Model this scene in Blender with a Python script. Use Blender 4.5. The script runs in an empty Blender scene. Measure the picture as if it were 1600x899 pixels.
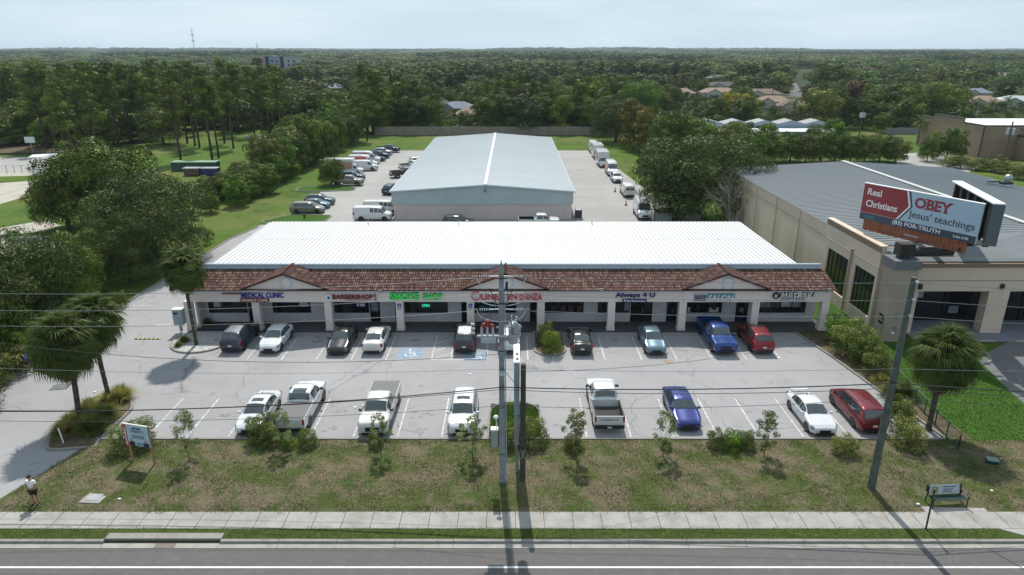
import bpy, bmesh, math, random
import numpy as np
from mathutils import Vector, Matrix
R = math.radians
random.seed(7)
rng = np.random.default_rng(7)
scene = bpy.context.scene
col = scene.collection
# ------------------------------------------------------------ camera, sky, sun, exposure
CAM_H = 24.0
FOCAL = 1067.0 / 1600.0          # focal length as a share of the sensor width
PITCH = math.atan((449.5 - 76.0) / 1067.0)
cam_data = bpy.data.cameras.new("camera")
cam_data.sensor_width = 36.0
cam_data.lens = 36.0 * FOCAL
cam_data.clip_start = 0.5
cam_data.clip_end = 60000.0
cam = bpy.data.objects.new("camera", cam_data)
cam.location = (0, 0, CAM_H)
cam.rotation_euler = (math.pi / 2 - PITCH, 0, 0)
col.objects.link(cam)
scene.camera = cam
scene.render.resolution_x = 1024
scene.render.resolution_y = 575

SUN_EL, SUN_AZ = R(54), R(-4)     # the sun stands behind the buildings, almost straight ahead
world = bpy.data.worlds.new("World")
scene.world = world
world.use_nodes = True
wn, wl = world.node_tree.nodes, world.node_tree.links
wn.clear()
w_out = wn.new("ShaderNodeOutputWorld")
w_bg = wn.new("ShaderNodeBackground")
w_sky = wn.new("ShaderNodeTexSky")
w_sky.sky_type = 'NISHITA'
w_sky.sun_disc = False
w_sky.sun_elevation = SUN_EL
w_sky.sun_rotation = SUN_AZ
w_sky.air_density = 1.15
w_sky.dust_density = 0.6
w_sky.ozone_density = 2.2
w_tc = wn.new("ShaderNodeTexCoord")
w_map = wn.new("ShaderNodeMapping"); w_map.inputs['Scale'].default_value = (1.4, 1.4, 9.0)
w_noise = wn.new("ShaderNodeTexNoise"); w_noise.inputs['Scale'].default_value = 2.0
w_noise.inputs['Detail'].default_value = 7; w_noise.inputs['Roughness'].default_value = 0.62
w_ramp = wn.new("ShaderNodeValToRGB")
w_ramp.color_ramp.elements[0].position = 0.40; w_ramp.color_ramp.elements[0].color = (0, 0, 0, 1)
w_ramp.color_ramp.elements[1].position = 0.66; w_ramp.color_ramp.elements[1].color = (0.75, 0.75, 0.75, 1)
w_mix = wn.new("ShaderNodeMix"); w_mix.data_type = 'RGBA'
w_mix.inputs['B'].default_value = (6.8, 7.8, 8.4, 1)
w_sep = wn.new("ShaderNodeSeparateXYZ"); w_hz = wn.new("ShaderNodeMapRange"); w_hmix = wn.new("ShaderNodeMix"); w_hmix.data_type = 'RGBA'
w_hz.inputs['From Min'].default_value = -0.05; w_hz.inputs['From Max'].default_value = 0.75; w_hz.inputs['To Min'].default_value = 0.97; w_hz.inputs['To Max'].default_value = 0.56
wl.new(w_tc.outputs['Generated'], w_sep.inputs[0]); wl.new(w_sep.outputs['Z'], w_hz.inputs['Value']); wl.new(w_hz.outputs[0], w_hmix.inputs['Factor'])
w_hmix.inputs['B'].default_value = (5.0, 6.5, 7.4, 1)
wl.new(w_tc.outputs['Generated'], w_map.inputs[0]); wl.new(w_map.outputs[0], w_noise.inputs['Vector'])
wl.new(w_noise.outputs['Fac'], w_ramp.inputs['Fac']); wl.new(w_ramp.outputs['Color'], w_mix.inputs['Factor'])
wl.new(w_sky.outputs[0], w_hmix.inputs['A']); wl.new(w_hmix.outputs['Result'], w_mix.inputs['A']); wl.new(w_mix.outputs['Result'], w_bg.inputs[0])
w_bg.inputs[1].default_value = 0.092
wl.new(w_bg.outputs[0], w_out.inputs[0])

sun_data = bpy.data.lights.new("sun", 'SUN')
sun_data.energy = 3.7
sun_data.angle = R(0.6)
sun_data.color = (1.0, 0.955, 0.88)
sun = bpy.data.objects.new("sun", sun_data)
sdir = Vector((math.sin(SUN_AZ) * math.cos(SUN_EL), math.cos(SUN_AZ) * math.cos(SUN_EL), math.sin(SUN_EL)))
sun.rotation_euler = sdir.to_track_quat('Z', 'Y').to_euler()
sun.location = (0, 60, 60)
col.objects.link(sun)
scene.view_settings.view_transform = 'Standard'
scene.view_settings.look = 'None'
scene.view_settings.exposure = 0.35
scene.view_settings.gamma = 1.0
scene.cycles.max_bounces = 6
scene.cycles.diffuse_bounces = 3
scene.cycles.glossy_bounces = 3
scene.cycles.transmission_bounces = 3
scene.cycles.transparent_max_bounces = 6
scene.cycles.volume_bounces = 0

# ------------------------------------------------------------ survey helpers (photo measurements -> metres)
S_, C_ = math.sin(PITCH), math.cos(PITCH)
def at(px, py, z=0.0):
    """world X, Y of a measured point lying at height z"""
    v = (py - 449.5) / 1067.0
    k = (CAM_H - z) / (S_ + v * C_)
    return ((px - 800.0) / 1067.0 * k, (C_ - v * S_) * k)
def xz(px, py, Y):
    """world X, Z of a measured point lying at distance Y"""
    v = (py - 449.5) / 1067.0
    k = Y / (C_ - v * S_)
    return ((px - 800.0) / 1067.0 * k, CAM_H - (S_ + v * C_) * k)

# ------------------------------------------------------------ object helpers
def tag(o, label=None, cat=None, group=None, kind=None):
    if label: o['label'] = label
    if cat: o['category'] = cat
    if group: o['group'] = group
    if kind: o['kind'] = kind
    return o
def thing(name, label, cat, loc=(0, 0, 0), rotz=0.0, group=None, scale=None):
    o = bpy.data.objects.new(name, None)
    o.empty_display_size = 0.5
    o.location = loc; o.rotation_euler = (0, 0, rotz)
    if scale: o.scale = scale
    col.objects.link(o)
    return tag(o, label, cat, group)
def link(name, mesh, parent=None, mat=None, loc=None, rot=None, scale=None, kind=None):
    o = bpy.data.objects.new(name, mesh)
    col.objects.link(o)
    if mat is not None:
        if not mesh.materials: mesh.materials.append(None)
        if mesh.materials[0] is None and mesh.users <= 1: mesh.materials[0] = mat
        elif mesh.materials[0] is not mat:
            o.material_slots[0].link = 'OBJECT'; o.material_slots[0].material = mat
    if parent is not None: o.parent = parent
    if loc is not None: o.location = loc
    if rot is not None: o.rotation_euler = rot
    if scale is not None: o.scale = scale if hasattr(scale, '__len__') else (scale,) * 3
    if kind: o['kind'] = kind
    return o
class MB:
    """mesh builder: collects vertices and faces of ONE object"""
    def __init__(s): s.v = []; s.f = []; s.smooth = False
    def quad(s, a, b, c, d):
        n = len(s.v); s.v += [tuple(a), tuple(b), tuple(c), tuple(d)]; s.f.append((n, n + 1, n + 2, n + 3)); return s
    def poly(s, pts):
        n = len(s.v); s.v += [tuple(p) for p in pts]; s.f.append(tuple(range(n, n + len(pts)))); return s
    def box(s, x0, x1, y0, y1, z0, z1):
        n = len(s.v)
        s.v += [(x0, y0, z0), (x1, y0, z0), (x1, y1, z0), (x0, y1, z0), (x0, y0, z1), (x1, y0, z1), (x1, y1, z1), (x0, y1, z1)]
        s.f += [tuple(n + i for i in q) for q in ((0, 3, 2, 1), (4, 5, 6, 7), (0, 1, 5, 4), (1, 2, 6, 5), (2, 3, 7, 6), (3, 0, 4, 7))]
        return s
    def prism(s, pts, z0, z1):
        """polygon (x, y) counter-clockwise, extruded from z0 to z1"""
        n = len(s.v); k = len(pts)
        s.v += [(p[0], p[1], z0) for p in pts] + [(p[0], p[1], z1) for p in pts]
        s.f.append(tuple(n + k + i for i in range(k))); s.f.append(tuple(n + k - 1 - i for i in range(k)))
        for i in range(k):
            j = (i + 1) % k; s.f.append((n + i, n + j, n + k + j, n + k + i))
        return s
    def tube(s, p, q, r0, r1=None, seg=8, cap=True):
        if r1 is None: r1 = r0
        p, q = Vector(p), Vector(q); d = (q - p)
        if d.length < 1e-6: return s
        d.normalize(); a = d.orthogonal().normalized(); b = d.cross(a); n = len(s.v)
        for c, r in ((p, r0), (q, r1)):
            for i in range(seg):
                t = 2 * math.pi * i / seg; s.v.append(tuple(c + a * (r * math.cos(t)) + b * (r * math.sin(t))))
        for i in range(seg):
            j = (i + 1) % seg; s.f.append((n + i, n + j, n + seg + j, n + seg + i))
        if cap:
            s.f.append(tuple(n + seg - 1 - i for i in range(seg))); s.f.append(tuple(n + seg + i for i in range(seg)))
        return s
    def path(s, pts, r, seg=6):
        for a, b in zip(pts[:-1], pts[1:]): s.tube(a, b, r, r, seg, cap=False)
        return s
    def ring(s, c, r0, r1, axis='y', seg=24, depth=0.05):
        """flat annulus with depth, facing -axis"""
        n = len(s.v)
        for k, (r, dd) in enumerate(((r0, 0), (r1, 0), (r1, depth), (r0, depth))):
            for i in range(seg):
                t = 2 * math.pi * i / seg; u, w = r * math.cos(t), r * math.sin(t)
                s.v.append((c[0] + u, c[1] + dd, c[2] + w) if axis == 'y' else (c[0] + u, c[1] + w, c[2] + dd))
        for k in range(4):
            for i in range(seg):
                j = (i + 1) % seg; a, b = k * seg, ((k + 1) % 4) * seg
                s.f.append((n + a + i, n + a + j, n + b + j, n + b + i))
        return s
    def dome(s, c, r, sx=1, sy=1, sz=1, seg=10, rings=5, full=False):
        n = len(s.v); lo = -math.pi / 2 if full else 0
        for k in range(rings + 1):
            ph = lo + (math.pi / 2 - lo) * k / rings
            for i in range(seg):
                t = 2 * math.pi * i / seg
                s.v.append((c[0] + r * sx * math.cos(ph) * math.cos(t), c[1] + r * sy * math.cos(ph) * math.sin(t), c[2] + r * sz * math.sin(ph)))
        for k in range(rings):
            for i in range(seg):
                j = (i + 1) % seg; s.f.append((n + k * seg + i, n + k * seg + j, n + (k + 1) * seg + j, n + (k + 1) * seg + i))
        return s
    def mesh(s, name, smooth=None):
        me = bpy.data.meshes.new(name); me.from_pydata(s.v, [], s.f)
        if smooth if smooth is not None else s.smooth: me.shade_smooth()
        me.update(); return me
    def build(s, name, mat, parent=None, kind=None, smooth=None, loc=None, rot=None):
        return link(name, s.mesh(name, smooth), parent, mat, loc, rot, kind=kind)
def np_mesh(name, V, F, tint=None, smooth=False):
    """fast mesh from numpy arrays; F is (n, 3) or (n, 4)"""
    me = bpy.data.meshes.new(name)
    V = np.ascontiguousarray(V, dtype=np.float32); F = np.ascontiguousarray(F, dtype=np.int32)
    me.vertices.add(len(V)); me.vertices.foreach_set('co', V.ravel())
    k = F.shape[1]
    me.loops.add(F.size); me.loops.foreach_set('vertex_index', F.ravel())
    me.polygons.add(len(F)); me.polygons.foreach_set('loop_start', np.arange(0, F.size, k, dtype=np.int32))
    me.update(calc_edges=True)
    if tint is not None:
        a = me.attributes.new('tint', 'FLOAT', 'FACE'); a.data.foreach_set('value', np.asarray(tint, dtype=np.float32))
    if smooth: me.shade_smooth()
    return me
def struct(o): o['kind'] = 'structure'; return o

# ------------------------------------------------------------ materials
MATS = {}
def mat(name, color, rough=0.7, metal=0.0, var=0.0, scale=1.0, color2=None, bump=0.0, bscale=None, detail=6, world_space=True,
        tint=None, rand=0.0, coat=0.0, emit=None, emit_s=0.0, trans=0.0, spec=None, contrast=(0.35, 0.65)):
    if name in MATS: return MATS[name]
    m = bpy.data.materials.new(name); m.use_nodes = True
    nt = m.node_tree; N, L = nt.nodes, nt.links
    b = N['Principled BSDF']; out = N['Material Output']
    c4 = (*color, 1); b.inputs['Base Color'].default_value = c4
    b.inputs['Roughness'].default_value = rough; b.inputs['Metallic'].default_value = metal
    if spec is not None: b.inputs['Specular IOR Level'].default_value = spec
    if coat: b.inputs['Coat Weight'].default_value = coat; b.inputs['Coat Roughness'].default_value = 0.05
    if emit: b.inputs['Emission Color'].default_value = (*emit, 1); b.inputs['Emission Strength'].default_value = emit_s
    vec = None
    if var or color2 or bump:
        if world_space: g = N.new('ShaderNodeNewGeometry'); vec = g.outputs['Position']
        else: g = N.new('ShaderNodeTexCoord'); vec = g.outputs['Object']
    src = None
    if var or color2:
        n = N.new('ShaderNodeTexNoise'); n.inputs['Scale'].default_value = scale; n.inputs['Detail'].default_value = detail
        n.inputs['Roughness'].default_value = 0.6
        L.new(vec, n.inputs['Vector'])
        r = N.new('ShaderNodeValToRGB'); L.new(n.outputs['Fac'], r.inputs['Fac'])
        c2 = color2 if color2 else tuple(x * (1 + var) for x in color)
        c1 = color if color2 else tuple(x * (1 - var) for x in color)
        r.color_ramp.elements[0].position = contrast[0]; r.color_ramp.elements[0].color = (*c1, 1)
        r.color_ramp.elements[1].position = contrast[1]; r.color_ramp.elements[1].color = (*c2, 1)
        src = r.outputs['Color']
    if tint:
        a = N.new('ShaderNodeAttribute'); a.attribute_name = 'tint'
        mx = N.new('ShaderNodeMix'); mx.data_type = 'RGBA'; L.new(a.outputs['Fac'], mx.inputs['Factor'])
        if src: L.new(src, mx.inputs['A'])
        else: mx.inputs['A'].default_value = c4
        mx.inputs['B'].default_value = (*tint, 1); src = mx.outputs['Result']
    if rand:
        oi = N.new('ShaderNodeObjectInfo'); hs = N.new('ShaderNodeHueSaturation')
        mr = N.new('ShaderNodeMapRange'); L.new(oi.outputs['Random'], mr.inputs['Value'])
        mr.inputs['To Min'].default_value = 1 - rand; mr.inputs['To Max'].default_value = 1 + rand
        L.new(mr.outputs[0], hs.inputs['Value'])
        m2 = N.new('ShaderNodeMath'); m2.operation = 'MULTIPLY_ADD'; L.new(oi.outputs['Random'], m2.inputs[0]); m2.inputs[1].default_value = 7.31; m2.inputs[2].default_value = 0
        m3 = N.new('ShaderNodeMath'); m3.operation = 'FRACT'; L.new(m2.outputs[0], m3.inputs[0])
        m4 = N.new('ShaderNodeMapRange'); L.new(m3.outputs[0], m4.inputs['Value']); m4.inputs['To Min'].default_value = 0.5 - rand * 0.07; m4.inputs['To Max'].default_value = 0.5 + rand * 0.07
        L.new(m4.outputs[0], hs.inputs['Hue'])
        if src: L.new(src, hs.inputs['Color'])
        else: hs.inputs['Color'].default_value = c4
        src = hs.outputs['Color']
    if src: L.new(src, b.inputs['Base Color'])
    if bump:
        n2 = N.new('ShaderNodeTexNoise'); n2.inputs['Scale'].default_value = bscale or scale * 4; n2.inputs['Detail'].default_value = 5
        L.new(vec, n2.inputs['Vector']); bp = N.new('ShaderNodeBump'); bp.inputs['Strength'].default_value = 1.0
        bp.inputs['Distance'].default_value = bump; L.new(n2.outputs['Fac'], bp.inputs['Height']); L.new(bp.outputs[0], b.inputs['Normal'])
    if trans:
        t = N.new('ShaderNodeBsdfTranslucent'); ms = N.new('ShaderNodeMixShader'); ms.inputs[0].default_value = trans
        if src: L.new(src, t.inputs['Color'])
        else: t.inputs['Color'].default_value = c4
        L.new(b.outputs[0], ms.inputs[1]); L.new(t.outputs[0], ms.inputs[2]); L.new(ms.outputs[0], out.inputs['Surface'])
    MATS[name] = m
    return m
def layered(name, base, layers, rough=0.9, bump=0.0, bscale=6.0, cracks=None, spec=0.3):
    """base colour with further colours blended in through world-space noise: layers = (colour, scale, low, high, amount[, stretch])"""
    if name in MATS: return MATS[name]
    m = bpy.data.materials.new(name); m.use_nodes = True
    N, L = m.node_tree.nodes, m.node_tree.links; b = N['Principled BSDF']
    b.inputs['Roughness'].default_value = rough; b.inputs['Specular IOR Level'].default_value = spec
    g = N.new('ShaderNodeNewGeometry'); pos = g.outputs['Position']; src = None
    rgb = N.new('ShaderNodeRGB'); rgb.outputs[0].default_value = (*base, 1); src = rgb.outputs[0]
    for k, l in enumerate(layers):
        c, sc, lo, hi, am = l[:5]; st = l[5] if len(l) > 5 else (1, 1, 1)
        mp = N.new('ShaderNodeMapping'); mp.inputs['Scale'].default_value = st; mp.inputs['Location'].default_value = (13.7 * k, -7.1 * k, 3.3 * k)
        L.new(pos, mp.inputs[0])
        n = N.new('ShaderNodeTexNoise'); n.inputs['Scale'].default_value = sc; n.inputs['Detail'].default_value = 6; n.inputs['Roughness'].default_value = 0.65
        L.new(mp.outputs[0], n.inputs['Vector'])
        r = N.new('ShaderNodeMapRange'); r.inputs['From Min'].default_value = lo; r.inputs['From Max'].default_value = hi; r.inputs['To Max'].default_value = am
        L.new(n.outputs['Fac'], r.inputs['Value'])
        mx = N.new('ShaderNodeMix'); mx.data_type = 'RGBA'; L.new(r.outputs[0], mx.inputs['Factor']); L.new(src, mx.inputs['A'])
        mx.inputs['B'].default_value = (*c, 1); src = mx.outputs['Result']
    if cracks:
        cc, csc, cw, cam_ = cracks
        nz = N.new('ShaderNodeTexNoise'); nz.inputs['Scale'].default_value = 0.5; L.new(pos, nz.inputs['Vector'])
        ad = N.new('ShaderNodeVectorMath'); ad.operation = 'MULTIPLY_ADD'; L.new(nz.outputs['Color'], ad.inputs[0]); ad.inputs[1].default_value = (2.5, 2.5, 0); L.new(pos, ad.inputs[2])
        vo = N.new('ShaderNodeTexVoronoi'); vo.feature = 'DISTANCE_TO_EDGE'; vo.inputs['Scale'].default_value = csc; L.new(ad.outputs[0], vo.inputs['Vector'])
        r = N.new('ShaderNodeMapRange'); r.inputs['From Min'].default_value = 0; r.inputs['From Max'].default_value = cw; r.inputs['To Min'].default_value = cam_; r.inputs['To Max'].default_value = 0
        L.new(vo.outputs['Distance'], r.inputs['Value'])
        mx = N.new('ShaderNodeMix'); mx.data_type = 'RGBA'; L.new(r.outputs[0], mx.inputs['Factor']); L.new(src, mx.inputs['A']); mx.inputs['B'].default_value = (*cc, 1); src = mx.outputs['Result']
    L.new(src, b.inputs['Base Color'])
    if bump:
        n2 = N.new('ShaderNodeTexNoise'); n2.inputs['Scale'].default_value = bscale; n2.inputs['Detail'].default_value = 6; L.new(pos, n2.inputs['Vector'])
        bp = N.new('ShaderNodeBump'); bp.inputs['Distance'].default_value = bump; bp.inputs['Strength'].default_value = 1; L.new(n2.outputs['Fac'], bp.inputs['Height']); L.new(bp.outputs[0], b.inputs['Normal'])
    MATS[name] = m
    return m

M_lot = layered('weathered asphalt of the lot', (0.305, 0.297, 0.303), [((0.24, 0.235, 0.24), 0.35, .48, .68, .55), ((0.36, 0.35, 0.355), 0.12, .45, .7, .6),
        ((0.15, 0.145, 0.148), 0.9, .58, .72, .55), ((0.25, 0.25, 0.25), 9, .4, .7, .35), ((0.27, 0.265, 0.265), 0.25, .5, .72, .5, (0.25, 2.0, 1))], 0.88, 0.004, 30, ((0.12, 0.12, 0.12), 0.13, 0.006, .65))
M_back = layered('pale asphalt of the rear yard', (0.33, 0.32, 0.305), [((0.25, 0.243, 0.235), 0.15, .45, .7, .6), ((0.38, 0.37, 0.35), 0.05, .45, .65, .6), ((0.18, 0.18, 0.175), 0.8, .62, .8, .4), ((0.27, 0.265, 0.25), 0.12, .5, .65, .6, (.3, 2.5, 1))], 0.9)
M_road = layered('dark road asphalt', (0.105, 0.098, 0.097), [((0.085, 0.08, 0.078), 0.5, .45, .65, .6, (0.15, 1.5, 1)), ((0.17, 0.16, 0.15), 25, .45, .7, .5), ((0.15, 0.14, 0.13), 2.5, .5, .7, .5)], 0.85, 0.004, 60)
M_conc = layered('grey concrete', (0.335, 0.32, 0.30), [((0.24, 0.225, 0.2), 0.9, .42, .62, .75), ((0.38, 0.36, 0.335), 3, .5, .7, .5), ((0.2, 0.19, 0.165), 7, .62, .75, .5)], 0.9, 0.003, 40)
M_curb = layered('worn kerb concrete', (0.27, 0.255, 0.235), [((0.2, 0.19, 0.175), 1.5, .45, .65, .7), ((0.1, 0.1, 0.09), 5, .6, .75, .6)], 0.9, 0.003, 40)
M_lawn = layered('patchy lawn soil and turf', (0.065, 0.08, 0.024), [((0.15, 0.12, 0.08), 0.45, .42, .56, .9), ((0.05, 0.085, 0.018), 1.3, .5, .65, .8), ((0.19, 0.16, 0.11), 3.5, .56, .68, .7), ((0.06, 0.05, 0.03), 5.0, .58, .7, .7)], 0.95, 0.05, 7, spec=0.1)
M_strip = layered('verge turf', (0.055, 0.08, 0.02), [((0.04, 0.062, 0.014), 1.2, .45, .65, .8), ((0.14, 0.14, 0.05), 2.5, .55, .7, .6)], 0.95, 0.04, 9, spec=0.1)
M_green = layered('bright mown lawn', (0.045, 0.10, 0.014), [((0.03, 0.07, 0.010), 0.8, .45, .65, .7), ((0.07, 0.12, 0.02), 0.25, .5, .7, .6), ((0.04, 0.09, 0.012), 6, .5, .7, .5)], 0.95, 0.03, 12, spec=0.1)
M_field = layered('grass of the fields', (0.075, 0.125, 0.02), [((0.14, 0.14, 0.05), 0.06, .48, .62, .75), ((0.04, 0.075, 0.014), 0.2, .5, .65, .7), ((0.2, 0.18, 0.1), 0.9, .6, .75, .4)], 0.95, spec=0.1)
M_far = layered('forest floor', (0.03, 0.045, 0.016), [((0.05, 0.06, 0.025), 0.02, .45, .6, .7), ((0.09, 0.1, 0.05), 0.01, .58, .7, .5)], 0.95, spec=0.1)
M_sand = layered('white sand and shell drive', (0.42, 0.39, 0.34), [((0.3, 0.28, 0.22), 0.5, .45, .65, .7), ((0.16, 0.17, 0.07), 0.9, .58, .7, .7)], 0.95)
M_gravel = layered('pale stone chips', (0.42, 0.41, 0.40), [((0.2, 0.19, 0.18), 5, .45, .6, .8), ((0.6, 0.59, 0.57), 9, .5, .6, .8)], 0.9, 0.03, 16)
M_paint = mat('worn white road paint', (0.40, 0.39, 0.395), 0.7, color2=(0.62, 0.62, 0.62), scale=3.0, contrast=(.45, .6))
M_line = mat('white lane paint', (0.62, 0.62, 0.6), 0.7, var=0.12, scale=3)
M_blue = mat('worn blue pavement paint', (0.14, 0.24, 0.36), 0.8, color2=(0.3, 0.34, 0.39), scale=4, contrast=(.42, .6))
M_mulch = layered('brown mulch', (0.10, 0.075, 0.05), [((0.17, 0.14, 0.09), 2.5, .45, .6, .8), ((0.08, 0.1, 0.03), 1.2, .5, .65, .6)], 0.95, 0.04, 12, spec=0.1)
M_dark = mat('black rubber', (0.015, 0.015, 0.016), 0.6)
M_glass = mat('dark shop glass', (0.012, 0.016, 0.017), 0.06, spec=0.6)
M_white = mat('white enamel', (0.72, 0.73, 0.73), 0.4)
M_steel = mat('galvanised steel', (0.32, 0.34, 0.35), 0.45, metal=0.6, var=0.15, scale=3)

# ------------------------------------------------------------ ground, road, pavement
def sheet(name, pts, z, m, parent=None, kind='structure', skirt=0.0):
    """flat polygon (x, y) at height z; with a skirt it gets edges that go down"""
    a = sum(p[0] * q[1] - q[0] * p[1] for p, q in zip(pts, pts[1:] + pts[:1]))
    if a < 0: pts = pts[::-1]
    b = MB()
    if skirt: b.prism(pts, z - skirt, z)
    else: b.poly([(p[0], p[1], z) for p in pts])
    return b.build(name, m, parent, kind)
def rounded(pts, r, n=5):
    """polygon with rounded corners"""
    out = []
    k = len(pts)
    for i in range(k):
        p0, p1, p2 = Vector(pts[i - 1]), Vector(pts[i]), Vector(pts[(i + 1) % k])
        d0, d2 = (p0 - p1), (p2 - p1); rr = min(r, d0.length * .45, d2.length * .45)
        a, c = p1 + d0.normalized() * rr, p1 + d2.normalized() * rr
        for j in range(n + 1):
            t = j / n; q = a * (1 - t) ** 2 + p1 * 2 * t * (1 - t) + c * t * t; out.append((q.x, q.y))
    return out
def kerb_along(pts, w, z1, parent, closed=False, step=3.0, name='kerb_stone', m=None):
    """kerb stones laid along a line, with recessed joints between them"""
    P = [Vector(p) for p in pts]
    if closed: P = P + [P[0]]
    segs = []
    for a, b in zip(P[:-1], P[1:]):
        n = max(1, int(round((b - a).length / step)))
        for i in range(n): segs.append((a.lerp(b, i / n), a.lerp(b, (i + 1) / n)))
    for a, b in segs:
        d = (b - a)
        if d.length < 0.05: continue
        u = d.normalized(); nrm = Vector((-u.y, u.x)) * w * .5; g = u * min(0.012, d.length * .1); a2, b2 = a + g, b - g
        q = [a2 - nrm, b2 - nrm, b2 + nrm, a2 + nrm]
        MB().prism([(p.x, p.y) for p in q], -0.05, z1).build(name, m or M_curb, parent)

struct(MB().quad((-30000, -3000, -0.06), (30000, -3000, -0.06), (30000, 45000, -0.06), (-30000, 45000, -0.06)).build('ground', M_far))
sheet('grass_field', [(-230, 20), (260, 20), (260, 215), (-230, 262)], -0.045, M_field)
RY0, RY1 = 28.42, -6.0            # near edge of gutter, far side of road
road = sheet('road', [(-150, RY1), (150, RY1), (150, RY0), (-150, RY0)], -0.02, M_road)
sheet('lane_marking', [(-150, 27.02), (150, 27.02), (150, 27.14), (-150, 27.14)], -0.014, M_line, road, None)
MB().quad((24.2, 28.35, -0.012), (24.25, 28.37, -0.012), (25.9, 25.5, -0.012), (25.84, 25.5, -0.012)).build('tar_seam', M_dark, road)
gut = struct(MB().box(-60, 60, RY0 + 0.36, RY0 + 0.361, -0.2, -0.1).build('gutter', M_conc))
x = -33.0
while x < 36:
    MB().box(x + .008, x + 2.99, RY0, RY0 + 0.36, -0.1, 0.0).build('gutter_slab', M_conc, gut); x += 3.0
for a, b in ((-60, -33.0), (36.0, 60)): MB().box(a, b, RY0, RY0 + 0.36, -0.1, 0.0).build('gutter_slab', M_conc, gut)
kerb = struct(MB().box(-60, 60, RY0 + 0.40, RY0 + 0.42, -0.3, -0.15).build('road_kerb', M_curb))
x = -33.0
while x < 36:
    if not (-21.6 < x < -15):
        MB().box(x + .01, x + 2.99, RY0 + 0.37, RY0 + 0.55, -0.1, 0.12).build('kerb_stone', M_curb, kerb)
    x += 3.0
for a, b in ((-60, -33.0), (36.0, 60)): MB().box(a, b, RY0 + 0.37, RY0 + 0.55, -0.1, 0.12).build('kerb_stone', M_curb, kerb)
# kerb inlet with a grate
inlet = thing('storm_drain', 'concrete kerb inlet with a rusty iron grate beside the left end of the road', 'drain', (-17.9, RY0 + .55, 0))
MB().box(-3.1, 2.9, .0, .42, .02, .15).build('inlet_slab', M_curb, inlet)
MB().box(-3.1, 2.9, -.17, -.1, -.3, .02).build('opening', mat('black void', (0.004, 0.004, 0.004), 0.9), inlet)
g = MB()
for i in range(9): g.box(-.35 + i * .12, -.29 + i * .12, -.54, -.19, -.08, .012)
g.build('grate', mat('rusty iron', (0.10, 0.06, 0.045), 0.8, var=.3, scale=5), inlet)

SWY0, SWY1 = 29.79, 31.16
VERGE = sheet('verge_grass', [(-26.4, RY0 + .56), (27.0, RY0 + .56), (25.6, SWY0), (-28.0, SWY0)], 0.10, M_strip, skirt=.2)
sheet('verge_grass', [(29.2, RY0 + .56), (60, RY0 + .56), (60, SWY0), (28.6, SWY0)], 0.10, M_strip, skirt=.2)
walk = struct(MB().box(-60, 60, SWY0 + .1, SWY1 - .1, -.1, .04).build('sidewalk', M_mulch))
x = -33.7
while x < 36:
    MB().box(x + .014, x + 1.526, SWY0, SWY1, 0, .115 + random.uniform(-.004, .004)).build('slab', M_conc, walk); x += 1.54
for a, b in ((-60, -33.7), (36, 60)): MB().box(a, b, SWY0, SWY1, 0, .115).build('slab', M_conc, walk)
MB().prism([(25.7, SWY0 - .02), (28.5, SWY0 - .02), (29.1, RY0 + .57), (27.1, RY0 + .57)], 0, .112).build('curb_ramp', M_conc, walk)
MB().box(22.6, 26.0, SWY1 + .01, SWY1 + 1.0, 0, .111).build('bench_pad', M_conc, walk)
MB().prism([(-33, RY0 + .57), (-26.5, RY0 + .57), (-28.1, SWY0 - .02), (-33, SWY0 - .02)], -.05, .108).build('drive_apron', M_conc, walk)
# front lawn: a gently uneven bank between the pavement and the car park
LX0, LX1, LY0, LY1 = -29.4, 60.0, SWY1, 38.50
def lawn_h(x, y):
    t = (y - LY0) / (LY1 - LY0)
    return 0.10 + 0.16 * math.sin(math.pi * min(1, max(0, t))) + 0.03 * math.sin(x * .9) * math.sin(y * 1.3)
def lawn_left(y): return -29.2 + (y - LY0) * 0.30
b = MB(); nx, ny = 120, 12
for j in range(ny + 1):
    y = LY0 + (LY1 - LY0) * j / ny; xl = lawn_left(y)
    for i in range(nx + 1):
        x = xl + (LX1 - xl) * i / nx; b.v.append((x, y, lawn_h(x, y) if 0 < j < ny and i > 0 else .06))
for j in range(ny):
    for i in range(nx): n = j * (nx + 1) + i; b.f.append((n, n + 1, n + nx + 2, n + nx + 1))
b.smooth = True
struct(b.build('front_lawn', M_lawn))
# asphalt of the car park and drive
LOT = [(-45, 30.9), (-27.0, 30.9), (-27.0, 38.6), (28.2, 38.6), (26.2, 51.5), (25.3, 56.45), (-28.9, 56.45), (-28.9, 78.0), (-28, 95), (-36.2, 96), (-37.6, 88), (-38.6, 62), (-38.8, 46), (-40, 40)]
lot = sheet('parking_lot', LOT, -0.005, M_lot)
sheet('rear_yard', [(-36.2, 92), (34, 92), (26, 96), (20.5, 172), (-33, 172), (-34.2, 100)], -0.012, M_back)
kerb_along([(-37.6, 88), (-38.6, 62), (-38.8, 46), (-41.5, 38)], .16, .12, lot)
kerb_along([(-36.2, 94.5), (-37.6, 88)], .16, .12, lot)
kerb_along([(-27.0, 38.62), (28.1, 38.62)], .16, .12, lot)
kerb_along([(28.2, 38.7), (26.3, 51.5), (25.4, 56.3)], .16, .12, lot)
def stripe(x0, y0, x1, y1, w=.1, m=None, name='stall_line'):
    a, c = Vector((x0, y0)), Vector((x1, y1)); u = (c - a).normalized(); n = Vector((-u.y, u.x)) * w / 2
    MB().quad(*[(p.x, p.y, 0.0) for p in (a - n, c - n, c + n, a + n)]).build(name, m or M_paint, lot)
for x in (-21.7, -18.85, -16.0, -13.15, -10.3, -6.6, -5.0, -2.1, 1.3, 7.6, 10.6, 13.5, 16.4, 19.2, 22.0): stripe(x, 50.7, x, 55.6)
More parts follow.
